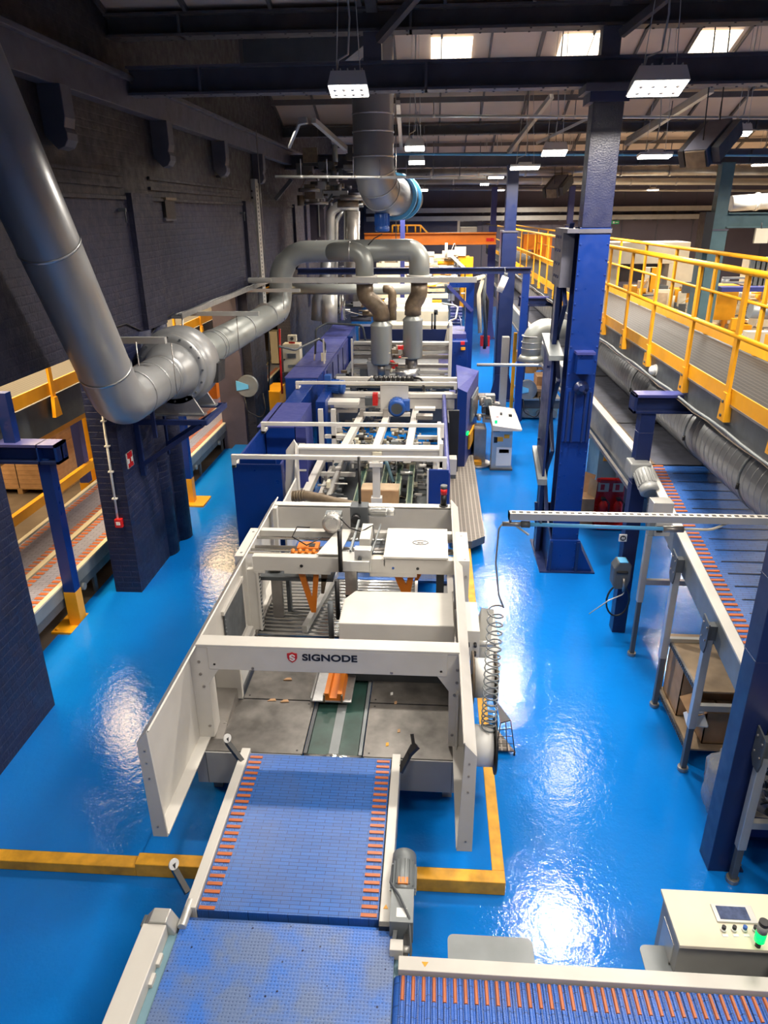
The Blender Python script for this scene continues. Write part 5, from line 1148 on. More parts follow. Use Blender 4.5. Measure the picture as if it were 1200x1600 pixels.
# =================================================================== DUCTS
def seams(s, pts, r, m, step=1.0):
    acc = 0
    for a, c in zip(pts[:-1], pts[1:]):
        a, c = Vector(a), Vector(c); L = (c - a).length; d = (c - a).normalized()
        acc += L
        if acc > step: acc = 0; s.cyl(c - d * .015, c + d * .015, r * 1.018, m, n=36, cap=True)
t = thing('ventilation_duct', 'large grey round duct dropping steeply at upper left and bending into the fan', 'duct', (-4.2, 9.2, 3.7))
DX = -4.2
path = fillet([(DX, 5.2, 10.75), (DX, 9.15, 3.68), (DX, 11.1, 3.70)], .42, 10)
s = MB(); s.tube(path, .335, 'duct', 40)
d0 = (Vector((DX, 9.15, 3.68)) - Vector((DX, 5.2, 10.75))).normalized()
for q in (1.0, 3.4, 5.75, 7.5): p = Vector((DX, 5.2, 10.75)) + d0 * q; s.cyl(p, p + d0 * .03, .345, 'galv', n=40)
for y in (9.62, 10.2, 10.65): s.cyl((DX, y, 3.69), (DX, y + .025, 3.69), .345, 'galv', n=40)
s.build('duct_run', t)
s = MB(); s.lathe((DX, 10.75, 3.70), (0, 1, 0), [(0, .335), (.12, .37), (.4, .45), (.5, .46)], 'duct', 40); s.build('cone', t)
s = MB(); s.cyl((DX - .02, 10.0, 3.4), (DX - .02, 10.0, 4.36), .010, 'steel', n=6); s.cyl((DX + .38, 10.3, 3.5), (DX + .38, 10.3, 4.3), .008, 'steel', n=6); s.box(-4.85, -3.8, 10.02, 10.10, 4.33, 4.42, 'alu'); s.build('hanger', t)
t = thing('duct_fan', 'grey axial fan housing with a bolted flange, bracketed off the brick pier', 'fan', (DX, 11.7, 3.1))
s = MB(); s.lathe((DX, 11.2, 3.72), (0, 1, 0), [(0, .47), (.0, .56), (.06, .56), (.06, .52), (.12, .60), (.3, .63), (.62, .62), (.72, .52), (.78, .36)], 'duct', 44)
for k in range(16):
    q = 2 * PI * k / 16; s.cyl((DX + .515 * math.cos(q), 11.2, 3.72 + .515 * math.sin(q)), (DX + .515 * math.cos(q), 11.18, 3.72 + .515 * math.sin(q)), .018, 'dgrey', n=8)
s.build('housing', t)
s = MB(); s.prism([(11.5, 3.45), (11.9, 3.45), (12.0, 3.75), (11.6, 3.75)], 'x', DX + .56, DX + .66, 'black'); s.build('outlet_port', t)
for y in (11.2, 11.85): s = MB(); s.prism([(DX - .45, 3.0), (DX + .45, 3.0), (DX + .28, 3.3), (DX - .28, 3.3)], 'y', y, y + .04, 'galv'); s.box(DX - .48, DX + .48, y - .06, y + .1, 2.97, 3.0, 'galv'); s.build('saddle', t)
t = thing('wall_bracket', 'navy angle-iron bracket frame holding the fan off the pier', 'bracket', (DX, 11.5, 2.3))
s = MB()
for y in (10.95, 12.1): s.beam((-4.85, y, 2.92), (-3.62, y, 2.92), .07, .08, 'navy')
for x in (-4.8, -3.65): s.beam((x, 10.95, 2.92), (x, 12.1, 2.92), .07, .08, 'navy')
s.build('platform_frame', t)
s = MB()
for y in (10.95, 12.1): s.beam((-4.85, y, 2.15), (-3.7, y, 2.88), .07, .07, 'navy'); s.beam((-4.8, y, 2.0), (-4.8, y, 2.9), .08, .06, 'navy')
s.beam((-4.45, 10.8, 2.7), (-4.45, 10.8, 3.2), .06, .05, 'navy'); s.build('diagonal', t)
t = thing('ventilation_duct', 'long pale duct from the fan along the wall, arching over to the silencers', 'duct', (-3, 17, 3.6))
path = fillet([(DX, 11.95, 3.72), (-4.12, 19.6, 3.66), (-4.05, 19.7, 5.12), (-.39, 19.6, 5.16), (-.39, 19.6, 4.52)], [.55, .75, .65], 10)
s = MB(); s.tube(path, lambda f: .30 if f < .5 else .27, 'ductl', 36)
for y in (13.3, 13.5, 15.6, 17.8): s.cyl((DX + .01 * (y - 12), y, 3.71), (DX + .01 * (y - 12), y + .03, 3.71), .315, 'galv', n=36)
for x in (-3.1, -2.75, -1.0): s.cyl((x, 19.7, 5.13), (x + .03, 19.7, 5.13), .28, 'galv', n=36)
s.build('main_run', t)
s = MB(); s.tube(fillet([(-2.75, 19.62, 5.13), (-1.8, 19.3, 5.12), (-1.80, 19.3, 4.52)], .6, 10), .235, 'ductl', 32); s.cyl((-2.2, 19.4, 5.13), (-2.17, 19.4, 5.13), .245, 'galv', n=32); s.build('branch', t)
for x, y in ((-1.80, 19.3), (-.39, 19.6)):
    s = MB(); s.cyl((x, y, 4.50), (x, y, 4.55), .33, 'white', n=32); s.cyl((x, y, 4.36), (x, y, 4.42), .33, 'white', n=32)
    for k in range(10): q = 2 * PI * k / 10; s.cyl((x + .3 * math.cos(q), y + .3 * math.sin(q), 4.36), (x + .3 * math.cos(q), y + .3 * math.sin(q), 4.55), .02, 'steel', n=6)
    s.build('flange', t)
s = MB()
for x, y, L in ((-4.3, 14.1, 1.0), (-4.3, 18.7, 1.0)): s.box(-4.85, -3.4, y - .04, y + .04, 4.2, 4.28, 'alu'); s.cyl((-3.85, y, 3.45), (-3.85, y, 4.2), .010, 'steel', n=6)
s.cyl((-1.0, 19.6, 5.0), (-1.0, 19.6, 9), .01, 'steel', n=5); s.build('hanger', t)
for (xt, yt), (xb, yb), zb, zh, r, nm in (((-1.80, 19.3), (-1.38, 19.3), 3.42, 2.28, .285, 'left'), ((-.39, 19.6), (-.55, 19.6), 3.52, 2.38, .265, 'right')):
    s = MB(); s.tube(fillet([(xt, yt, 4.38), (xt, yt, 4.05), (xb, yb, zb + .25), (xb, yb, zb)], [.3, .3], 8), .22, 'brown', 28)
    tag(s.build('flexible_hose'), 'brown flexible connector above the %s silencer' % nm, 'hose', 'flexible connectors')
    t = thing('silencer', 'grey cylindrical silencer with conical top, the %s one of the pair' % nm, 'silencer', (xb, yb, zh))
    s = MB(); s.lathe((xb, yb, zh), (0, 0, 1), [(0, r * .95), (.03, r), (zb - zh - .16, r), (zb - zh - .13, r * 1.03), (zb - zh - .11, r), (zb - zh, r * .6), (zb - zh + .12, r * .58)], 'ductl', 36); s.build('body', t)
    s = MB(); s.cyl((xb, yb, zb + .06), (xb, yb, zb + .14), r * .66, 'galv', n=30); s.build('clamp', t)
    s = MB(); s.cyl((xb, yb, zh - .3), (xb, yb, zh), r * .5, 'steel', n=24); s.build('neck', t)
# second, smaller pipe arch behind
t = thing('ventilation_duct', 'thinner grey duct running across behind the silencers with one drop', 'duct', (-1, 24.5, 4))
a, c = AY(430, 452, 24.5), AY(655, 452, 24.5)
s = MB(); s.tube(fillet([(a.x, 24.5, a.z), (c.x, 24.5, c.z)], .1), .17, 'ductl', 24); s.tube(fillet([(AY(600, 452, 24.5).x, 24.45, a.z), AY(613, 452, 24.4), AY(613, 500, 24.4)], .25), .14, 'brown', 20); s.build('run', t)
s = MB(); s.tube(fillet([AY(613, 500, 24.4), AY(613, 512, 24.4), AY(635, 512, 24.2)], .2), .14, 'ductl', 20); s.build('drop', t)
# the big vertical duct
t = thing('ventilation_duct', 'biggest silvery round duct hanging from the roof in the centre and bending away', 'duct', (-1.5, 18, 6.2))
cx0 = AY(583, 200, 18).x
path = fillet([(cx0, 18, 11), (cx0, 18, 6.48), (cx0 + .42, 19.5, 6.42)], .85, 12)
s = MB(); s.tube(path, .46, 'duct', 44)
for z in (8.45, 8.05, 7.7, 7.2): s.cyl((cx0, 18, z), (cx0, 18, z + .035), .475, 'galv', n=44)
for i in (3, 6, 9): 
    p = path[i + 1]; d_ = (path[i + 2] - path[i]).normalized(); s.cyl(p, p + d_ * .03, .475, 'galv', n=44)
s.build('duct_run', t)
e0 = Vector(path[-1]); dd = (Vector(path[-1]) - Vector(path[-2])).normalized()
s = MB(); s.cyl(e0, e0 + dd * .06, .55, 'cyan', n=40); s.cyl(e0 + dd * .06, e0 + dd * .5, .46, 'dgrey', n=40); s.cyl(e0 + dd * .5, e0 + dd * .56, .53, 'cyan', n=40); s.build('fan_flange', t)
s = MB(); s.cyl(e0 + dd * .56, e0 + dd * 1.1, .40, 'ductl', n=36); s.build('outlet_pipe', t)
s = MB(); p = AY(597, 345, 18.6); motor(s, p + Vector((0, 0, .2)), (0, 0, -1), .17, .45, 'mblue', 'mblue'); s.build('fan_motor', t)
s = MB(); s.tube(fillet([p + Vector((0, 0, -.3)), p + Vector((-.2, 0, -.4)), AY(575, 383, 18.6)], .15), .015, 'black', 6); s.build('cable', t)
# near ductwork box at the roof, left of centre
s = MB(); s.prism([(-3.4, 8.45), (-1.6, 8.45), (-1.15, 8.75), (-1.3, 9.2), (-3.4, 9.2)], 'y', 14.2, 14.9, 'dgrey')
s.box(-3.42, -3.36, 14.15, 14.95, 8.4, 9.25, 'rib')
tag(s.build('plenum_box'), 'dull grey sheet plenum under the roof behind the riveted beam', 'duct')
s = MB(); a, c = AY(385, 222, 16), AY(430, 300, 18)
s.beam(AY(468, 190, 15), AY(480, 188, 15), .2, .1, 'alu'); s.beam(AY(490, 188, 15.5), AY(540, 232, 17.5), .09, .09, 'alu'); s.beam(AY(468, 192, 15), AY(452, 230, 16), .05, .05, 'alu')
tag(s.build('roof_brace'), 'short pale strut under the dark roof left of the big vertical duct', 'roof brace')
# =================================================================== RIGHT: ELEVATED CONVEYOR
def zr(y): return 2.63 if y >= 9.95 else 2.63 - (9.95 - y) * .185
t = thing('belt_conveyor', 'elevated blue belt conveyor at right, sloping down towards the camera beneath the walkway', 'conveyor', (3.7, 9, 0))
b = belt(3.18, 4.55, 3.6, 9.95, 0, .0415, tabs=(1, 0), tabw=.16, zf=zr); 
for k in range(28):
    y = 3.65 + k * .225; b.add([(3.42, y, zr(y) + .004), (4.5, y, zr(y) + .004), (4.5, y + .018, zr(y) + .006), (3.42, y + .018, zr(y) + .006)], [(0, 1, 2, 3)], 'letter')
b.build('sloping_belt', t)
s = MB(); s.add([(3.18, 10.0, 2.63), (4.55, 10.0, 2.63), (4.55, 48, 2.63), (3.18, 48, 2.63)], [(0, 1, 2, 3)], 'flatbelt' if 'flatbelt' in MT else 'dgrey')
for k in range(9): s.box(3.2, 4.5, 12.2 + k * 3.9, 12.24 + k * 3.9, 2.63, 2.64, 'black')
s.box(3.2, 3.25, 10.0, 48, 2.63, 2.635, 'brown'); s.build('level_belt', t)
s = MB()
s.add([(3.05, 3.5, zr(3.5) - .28), (3.17, 3.5, zr(3.5) - .28), (3.17, 3.5, zr(3.5) + .04), (3.05, 3.5, zr(3.5) + .04), (3.05, 9.95, 2.35), (3.17, 9.95, 2.35), (3.17, 9.95, 2.67), (3.05, 9.95, 2.67)],
      [(0, 1, 2, 3), (7, 6, 5, 4), (0, 4, 5, 1), (1, 5, 6, 2), (2, 6, 7, 3), (3, 7, 4, 0)], 'gmot')
s.add([(3.04, 3.5, zr(3.5) + .03), (3.155, 3.5, zr(3.5) + .03), (3.155, 3.5, zr(3.5) + .055), (3.04, 3.5, zr(3.5) + .055), (3.04, 9.95, 2.66), (3.155, 9.95, 2.66), (3.155, 9.95, 2.685), (3.04, 9.95, 2.685)],
      [(0, 1, 2, 3), (7, 6, 5, 4), (0, 4, 5, 1), (1, 5, 6, 2), (2, 6, 7, 3), (3, 7, 4, 0)], 'white'); s.build('side_rail', t)
s = MB(); s.box(3.05, 3.17, 9.95, 48, 2.35, 2.66, 'gmot'); s.box(3.03, 3.16, 9.95, 48, 2.66, 2.69, 'white'); s.box(3.0, 3.05, 9.95, 48, 2.1, 2.16, 'steel'); s.box(3.08, 3.12, 9.95, 48, 2.05, 2.35, 'gmot'); s.build('side_rail', t)
s = MB(); s.box(3.3, 4.5, 4.9, 9.9, 1.0, 1.05, 'dgrey') if False else None
s.prism([(3.6, zr(3.6) - .12), (9.95, zr(9.95) - .12), (9.95, zr(9.95) - .22), (3.6, zr(3.6) - .22)], 'x', 3.2, 4.5, 'dgrey'); s.prism([(9.95, 2.5), (48, 2.5), (48, 2.4), (9.95, 2.4)], 'x', 3.2, 4.5, 'dgrey')
for y in (5.6, 6.9, 8.2, 9.3): s.cyl((3.2, y, zr(y) - .34), (4.5, y, zr(y) - .34), .05, 'dgrey', n=12)
s.build('under_frame', t)
for y, zt in ((9.05, 2.25), (7.87, 2.05), (6.70, 1.85), (5.2, 1.6)):
    zj = .62 + (y - 6.7) * .12; l = MB(); l.box(2.955, 3.035, y - .04, y + .04, zj, zt, 'alu'); l.box(2.965, 3.025, y - .032, y + .032, .05, zj, 'dgrey'); l.cyl((2.995, y, 0), (2.995, y, .05), .06, 'steel', n=16)
    o = l.build('leg', t, bevel=.004)
    l = MB(); l.box(4.5, 4.58, y - .04, y + .04, .0, zt, 'alu'); l.build('leg', t)
    zc = {9.05: 1.18, 7.87: .98, 6.70: .86, 5.2: .7}[y]
    l = MB(); l.box(3.035, 4.5, y - .03, y + .03, zc, zc + .075, 'alu'); l.build('cross_member', t)
    l = MB(); l.prism([(y - .09, zt + .16), (y + .09, zt + .2), (y + .09, zt - .12), (y + .03, zt - .2), (y - .06, zt - .2), (y - .09, zt - .1)], 'x', 2.94, 2.955, 'dgrey'); l.box(2.947, 3.06, y - .05, y + .05, zt - .05, zt + .12, 'dgrey')
    for dy, dz in ((-.05, .1), (.05, .12), (-.05, -.05), (.05, -.05)): l.cyl((2.94, y + dy, zt + dz), (2.93, y + dy, zt + dz), .012, 'steel', n=8)
    l.build('joint_plate', t)
t = thing('gear_motor', 'grey gear motor hanging on the elevated conveyor behind the slim blue post', 'motor', (3.0, 9.7, 2.2))
p = AY(1003, 735, 9.5); s = MB(); motor(s, p, (.10, -.55, -.38), .12, .38, 'lmot', 'gmot'); s.build('motor_body', t)
s = MB(); s.box(p.x - .16, p.x + .12, p.y - .02, p.y + .28, p.z - .12, p.z + .10, 'lmot'); s.cyl((p.x + .0, p.y + .3, p.z - .4), (p.x + .25, p.y + .3, p.z - .4), .14, 'dgrey'); s.build('gearbox', t, bevel=.02)
t = thing('gear_motor', 'small dark motor under the edge of the elevated conveyor beside the second white leg', 'motor', (3.05, 8.5, 1.9))
p = AY(1052, 862, 8.6); s = MB(); motor(s, p, (1, -.2, 0), .10, .26, 'gmot', 'black'); s.tube(fillet([p, p + Vector((-.1, 0, .12)), p + Vector((.1, 0, .2)), p + Vector((.2, 0, .1))], .05), .02, 'gmot', 8); s.build('motor_body', t)
t = thing('junction_box', 'pale electrical box bolted below the elevated conveyor rail behind the air line', 'box', (2.98, 8.6, 2.0))
s = MB(); bx(s, 1022, 1050, 786, 812, 8.2, .2, 'alu'); s.build('top_box', t, bevel=.006)
s = MB(); bx(s, 1026, 1046, 818, 838, 8.2, .15, 'alu'); bx(s, 1016, 1026, 816, 838, 8.25, .1, 'gmot'); bx(s, 1027, 1035, 823, 832, 8.18, .02, 'black'); s.build('lower_box', t)

# =================================================================== RIGHT: WALKWAY
WX0, WX1 = 3.42, 4.78
s = MB(); s.box(WX0, WX1, 4.0, 50, 3.96, 4.0, 'grate'); wk = thing('walkway', 'raised steel grating walkway with yellow handrails running down the hall at right', 'walkway', (4.1, 12, 3.6)); s.build('grating_deck', wk)
s = MB(); s.box(3.37, 3.40, 4.0, 50, 3.67, 4.0, 'dgrey'); s.box(3.345, 3.40, 4.0, 50, 3.975, 4.0, 'steel'); s.box(3.33, 3.40, 4, 50, 3.65, 3.68, 'steel'); s.build('stringer', wk)
s = MB(); s.box(WX1, WX1 + .05, 4.0, 50, 3.60, 4.0, 'gmot'); s.build('stringer', wk)
for y in range(5, 50, 3):
    s = MB(); s.box(3.4, WX1, y, y + .08, 3.75, 3.95, 'gmot'); s.build('joist', wk)
s = MB(); s.box(3.35, 3.365, 4.0, 50, 4.0, 4.17, 'yellow'); s.build('toe_board', wk)
s = MB(); s.box(WX1, WX1 + .025, 4.0, 50, 4.02, 4.18, 'yellow'); s.build('toe_board', wk)
for x, z, r, nm in ((3.33, 5.41, .036, 'top_rail'), (3.33, 4.74, .028, 'mid_rail'), (WX1, 5.36, .034, 'top_rail'), (WX1, 4.74, .026, 'mid_rail')):
    s = MB(); s.cyl((x, 4.0, z), (x, 50, z), r, 'yellow', n=14); s.build(nm, wk)
ys = [6.85, 8.15, 9.6, 11.35, 12.9, 14.5, 16.1, 17.7, 19.3, 20.9, 22.4, 24, 25.5, 27.5, 29.5, 31.5, 33.5, 35.5]
for y in ys:
    s = MB(); s.box(3.31, 3.345, y - .045, y + .045, 3.82, 5.40, 'yellow'); s.prism([(y - .10, 3.80), (y + .10, 3.80), (y + .05, 4.12), (y - .05, 4.12)], 'x', 3.295, 3.37, 'yellow')
    for dz in (3.76, 3.92): s.cyl((3.295, y, dz + .1), (3.28, y, dz + .1), .018, 'dgrey', n=8)
    s.build('handrail_post', wk)
for y in (9.2, 11.1, 13.2, 15.4, 17.6, 20, 22.4, 24.8, 27.5, 30, 33, 36):
    s = MB(); s.box(WX1 + .02, WX1 + .06, y - .05, y + .05, 3.8, 5.35, 'yellow'); s.build('handrail_post', wk)
# cable run and camera on the stringer
s = MB(); s.tube([(3.30, 4 + .5 * k, 3.715 + .012 * math.sin(k * 1.7)) for k in range(60)], .018, 'gmot', 6); s.tube([(3.29, 4 + .5 * k, 3.68 + .015 * math.sin(k * 2.3)) for k in range(60)], .009, 'brown', 5)
tag(s.build('cable_run'), 'bundle of grey cables clipped along the lower edge of the walkway', 'cables')
p = AY(1022, 578, 11.0); t = thing('dome_camera', 'small white dome camera under the walkway edge', 'camera', p)
s = MB(); s.cyl(p + Vector((.12, 0, 0)), p + Vector((0, -.02, 0)), .085, 'white', n=20); s.build('body', t)
s = MB(); s.sphere(p + Vector((-.02, -.02, 0)), .07, 'plastic'); s.build('dome', t)
# spiral duct below the walkway
t = thing('spiral_duct', 'long silvery spiral-wound round duct slung beneath the walkway', 'duct', (4.0, 12, 3.0))
s = MB(); s.cyl((4.02, 4.0, 3.12), (4.02, 46, 3.12), .42, 'duct', n=40); y = 4.1
while y < 32:
    s.lathe((4.02, y, 3.12), (0, 1, 0), [(0, .421), (.012, .432), (.024, .421)], 'duct', 36); y += .16 if y < 16 else .5
s.build('duct_tube', t)
s = MB()
for y in (6.1, 8.05, 10.0, 13.0, 16, 19):
    s.lathe((4.02, y, 3.12), (0, 1, 0), [(0, .43), (.005, .442), (.03, .442), (.035, .43)], 'gmot', 36); s.cyl((3.70, y, 3.42), (3.5, y, 3.85), .008, 'black', n=5); s.cyl((3.59, y, 3.07), (3.585, y, 3.0), .02, 'black', n=8)
s.build('hanger_strap', t)
t = thing('duct_branch', 'pale grey elbow duct dropping from the spiral duct left of the nearest column', 'duct', (2.6, 18, 3))
s = MB(); s.tube(fillet([(3.8, 18.3, 3.3), (2.45, 18.0, 3.42), (2.43, 18.0, 2.72)], [.45], 10), .24, 'ductl', 28); s.build('elbow', t)
s = MB(); s.cyl((2.43, 18, 2.62), (2.43, 18, 2.76), .33, 'ductl', n=28, r1=.26)
for q in (.2, .35, .5): s.cyl((2.43, 18, 2.72 + q), (2.43, 18, 2.735 + q), .25, 'galv', n=28)
s.build('cowl', t)

# posts carrying the walkway
def tpost(x, y, ztop, label, w=.2, blue='navy', xr=4.8, ov=.22):
    t = thing('steel_post', label, 'post', (x, y, 0))
    s = MB(); s.box(x - w / 2, x + w / 2, y - w / 2, y + w / 2, 0, ztop - .26, blue)
    for z in (ztop - .55, ztop - 1.3): s.box(x - w / 2 - .004, x + w / 2 + .004, y - w / 2 - .004, y + w / 2 + .004, z, z + .015, blue)
    s.build('shaft', t, bevel=.006)
    s = MB(); s.box(x - ov, xr, y - .13, y + .13, ztop - .04, ztop, 'bluep'); s.box(x - ov, xr, y - .13, y + .13, ztop - .26, ztop - .22, blue); s.box(x - ov + .02, xr, y - .03, y + .03, ztop - .22, ztop - .04, blue); s.box(x - ov, x - ov + .04, y - .13, y + .13, ztop - .26, ztop, blue); s.build('cantilever', t, bevel=.004)
    return t
p1 = tpost(2.95, 9.75, 3.74, 'slim blue post with a hand-protection sign and a grey hose reel on it', .2)
p2 = tpost(2.92, 5.42, 3.74, 'large blue post at the right edge in front of the elevated conveyor', .24, ov=.12)
s = MB(); s.box(3.04, 3.08, 5.36, 5.5, .02, .30, 'navy'); s.box(3.02, 3.14, 5.3, 5.56, 0, .02, 'navy'); s.cyl((3.09, 5.36, .1), (3.09, 5.30, .1), .02, 'steel', n=8); s.cyl((3.06, 5.36, .22), (3.06, 5.30, .22), .02, 'steel', n=8); s.build('foot_cleat', p2)
p3 = tpost(2.72, 22, 3.74, 'far slim blue post standing beside the pallet trolley', .2)
p = AY(973, 840, 9.65); s = MB(); s.box(p.x - .055, p.x + .055, 9.63, 9.65, p.z - .055, p.z + .055, 'paper'); s.build('safety_sign', p1)
s = MB(); s.cyl((p.x, 9.63, p.z), (p.x, 9.626, p.z), .042, 'letter', n=24); s.box(p.x - .025, p.x + .025, 9.62, 9.626, p.z - .008, p.z + .008, 'paper'); s.box(p.x - .02, p.x - .005, 9.62, 9.626, p.z - .02, p.z + .02, 'paper'); s.box(p.x + .005, p.x + .02, 9.62, 9.626, p.z - .02, p.z + .02, 'paper'); s.build('pictogram', p1)
def hosereel(p, label, s_=1.0, round_=False):
    t = thing('hose_reel', label, 'hose reel', p); s = MB(); p = Vector(p)
    if round_:
        s.cyl(p, p + Vector((0, -.14, 0)), .3 * s_, 'gmot', n=26); s.build('housing', t)
        s = MB(); s.prism([(p.x - .30 * s_, p.z - .12 * s_), (p.x - .30 * s_, p.z + .16 * s_), (p.x + .04 * s_, p.z + .05 * s_), (p.x + .04 * s_, p.z - .06 * s_)], 'y', p.y - .17, p.y - .14, 'cyan'); s.build('side_plate', t)
        s = MB(); s.tube(fillet([p + Vector((-.1, -.1, -.3)), p + Vector((-.05, -.1, -.7)), p + Vector((.35, -.1, -.9)), p + Vector((.45, -.1, -.6)), p + Vector((.4, -.05, -.2))], .15), .018, 'black', 6); s.build('hose', t)
    else:
        s.prism([(p.x - .11, p.z - .18), (p.x - .07, p.z - .24), (p.x + .09, p.z - .24), (p.x + .13, p.z - .1), (p.x + .13, p.z + .14), (p.x + .08, p.z + .2), (p.x - .06, p.z + .2), (p.x - .12, p.z + .1)], 'y', p.y - .22, p.y, 'dgrey'); s.box(p.x - .08, p.x + .09, p.y - .24, p.y - .2, p.z + .02, p.z + .07, 'black'); s.build('housing', t, bevel=.02)
        s = MB(); s.box(p.x - .05, p.x + .07, p.y - .225, p.y - .05, p.z + .20, p.z + .21, 'cyan'); s.build('label', t)
        s = MB(); q = p + Vector((0, -.14, -.2))
        s.tube([q + Vector((.22 * math.sin(a_) * .75, -.05, -.24 + .26 * math.cos(a_))) for a_ in [R(20 + 16 * k) for k in range(21)]], .014, 'black', 6)
        s.tube(fillet([q + Vector((.04, -.06, .12)), q + Vector((.06, -.1, -.1)), q + Vector((-.15, -.12, -.2)), q + Vector((-.42, -.15, -.42))], .06), .009, 'alu', 6); s.cyl(q + Vector((.03, -.1, .16)), q + Vector((.05, -.1, -.06)), .02, 'steel', n=10); s.build('hose', t)
    return t
hosereel(AY(966, 888, 9.62), 'dark grey hose reel with a black loop hanging on the slim blue post')
hosereel(AY(388, 602, 18.6), 'round grey hose reel with a light blue plate fixed to the plum pier', .95, True)
hosereel(AY(823, 608, 21.8), 'round dark hose reel with a light blue plate on the far slim post', 1.0, True)
# trolley with pallets under the conveyor
t = thing('pallet_trolley', 'low blue table with a timber pallet and flat cardboard, beyond the operator console', 'trolley', (3.3, 22.8, 0))
s = MB(); s.box(2.8, 3.95, 22.1, 24, .05, .35, 'teals'); s.box(2.75, 4.0, 22.05, 24, .62, .68, 'alu'); s.box(2.78, 3.98, 22.1, 23.9, .35, .62, 'dgrey')
for x in (2.95, 3.4, 3.8): s.cyl((x, 22.1, .2), (x, 22.02, .2), .12, 'gmot', n=14)
s.build('table', t)
s = MB()
for k in range(3): s.box(2.85 + .45 * k, 2.97 + .45 * k, 22.2, 23.6, .68, .85, 'wood')
s.box(2.85, 3.9, 22.2, 23.6, .85, .88, 'wood'); s.build('pallet', t)
s = MB(); s.box(2.85, 3.9, 22.15, 23.2, .88, .96, 'card'); s.box(3.3, 3.75, 22.6, 23.3, .96, 1.25, 'card'); s.build('flat_cartons', t)
clutter(2.9, 4.0, 24.2, 25.5, .9, 1.9, 60, t, 'timber_stack', ('wood', 'brown', 'wood', 'card'), (.05, .5))
s = MB(); s.box(2.5, 2.6, 22.6, 22.7, 0, 2.6, 'yellow'); s.box(2.2, 2.42, 23, 23.3, 0, 2.4, 'lgrey'); s.box(2.64, 2.7, 22.6, 22.7, .2, 2.4, 'white')
tag(s.build('light_curtain_post'), 'thin yellow upright post beside the second column', 'post')
# fire extinguisher stand
t = thing('extinguisher_stand', 'red twin fire extinguisher stand behind the slim blue post', 'fire extinguisher stand', (3.68, 13.8, 0))
s = MB(); s.box(3.40, 3.98, 13.9, 13.95, .05, 1.0, 'red'); s.cyl((3.45, 13.92, .95), (3.93, 13.92, .95), .06, 'red', n=12); s.build('back_board', t, bevel=.02)
s = MB(); s.prism(rrect(3.38, 4.0, 13.55, 14.0, .1), 'z', .02, .1, 'red'); s.build('base', t)
for x in (3.54, 3.84):
    s = MB(); s.lathe((x, 13.75, .1), (0, 0, 1), [(0, .08), (.02, .09), (.38, .09), (.44, .06), (.47, .03), (.52, .03)], 'red', 20); s.box(x - .05, x + .03, 13.68, 13.80, .6, .64, 'black'); s.tube([(x + .03, 13.7, .62), (x + .1, 13.66, .55), (x + .1, 13.66, .25)], .012, 'black', 6); e = s.build('extinguisher', t)
    s = MB(); s.box(x - .11, x + .11, 13.88, 13.895, .72, .92, 'cream'); s.box(x - .06, x + .02, 13.87, 13.88, .76, .88, 'red'); s.build('sign', t)
# cabinets behind it
t = thing('electrical_cabinet', 'pale blue and grey electrical cabinets below the elevated conveyor', 'cabinet', (4.0, 15, 0))
s = MB(); s.box(3.55, 3.95, 14.6, 15.6, 0, 2.0, 'teals'); s.build('blue_door', t); s = MB(); s.box(3.95, 4.75, 14.4, 15.6, 0, 2.05, 'lgrey'); s.build('body', t, bevel=.01)
s = MB(); s.box(3.65, 3.8, 14.58, 14.6, 1.15, 1.45, 'yellow'); s.build('label', t)
s = MB(); s.box(3.05, 3.6, 15.7, 16.6, 1.3, 1.36, 'card'); s.box(3.1, 3.55, 15.8, 16.4, .2, 1.3, 'mblue'); tag(s.build('work_bench'), 'blue bench with timber top beyond the pale blue cabinet', 'bench')
t = thing('cardboard_box', 'upright open cardboard box left of the red extinguisher stand', 'box', (3.15, 13.9, 0))
s = MB(); s.box(2.95, 3.35, 13.7, 14.1, 0, .62, 'card'); s.build('carton', t); s = MB(); s.add([(2.95, 14.1, .6), (3.35, 14.1, .6), (3.45, 14.25, .95), (3.1, 14.3, 1.05)], [(0, 1, 2, 3)], 'card'); s.add([(3.25, 14, .6), (3.38, 13.8, .6), (3.42, 13.9, .95), (3.3, 14.1, .95)], [(0, 1, 2, 3)], 'ply'); s.build('flap', t)
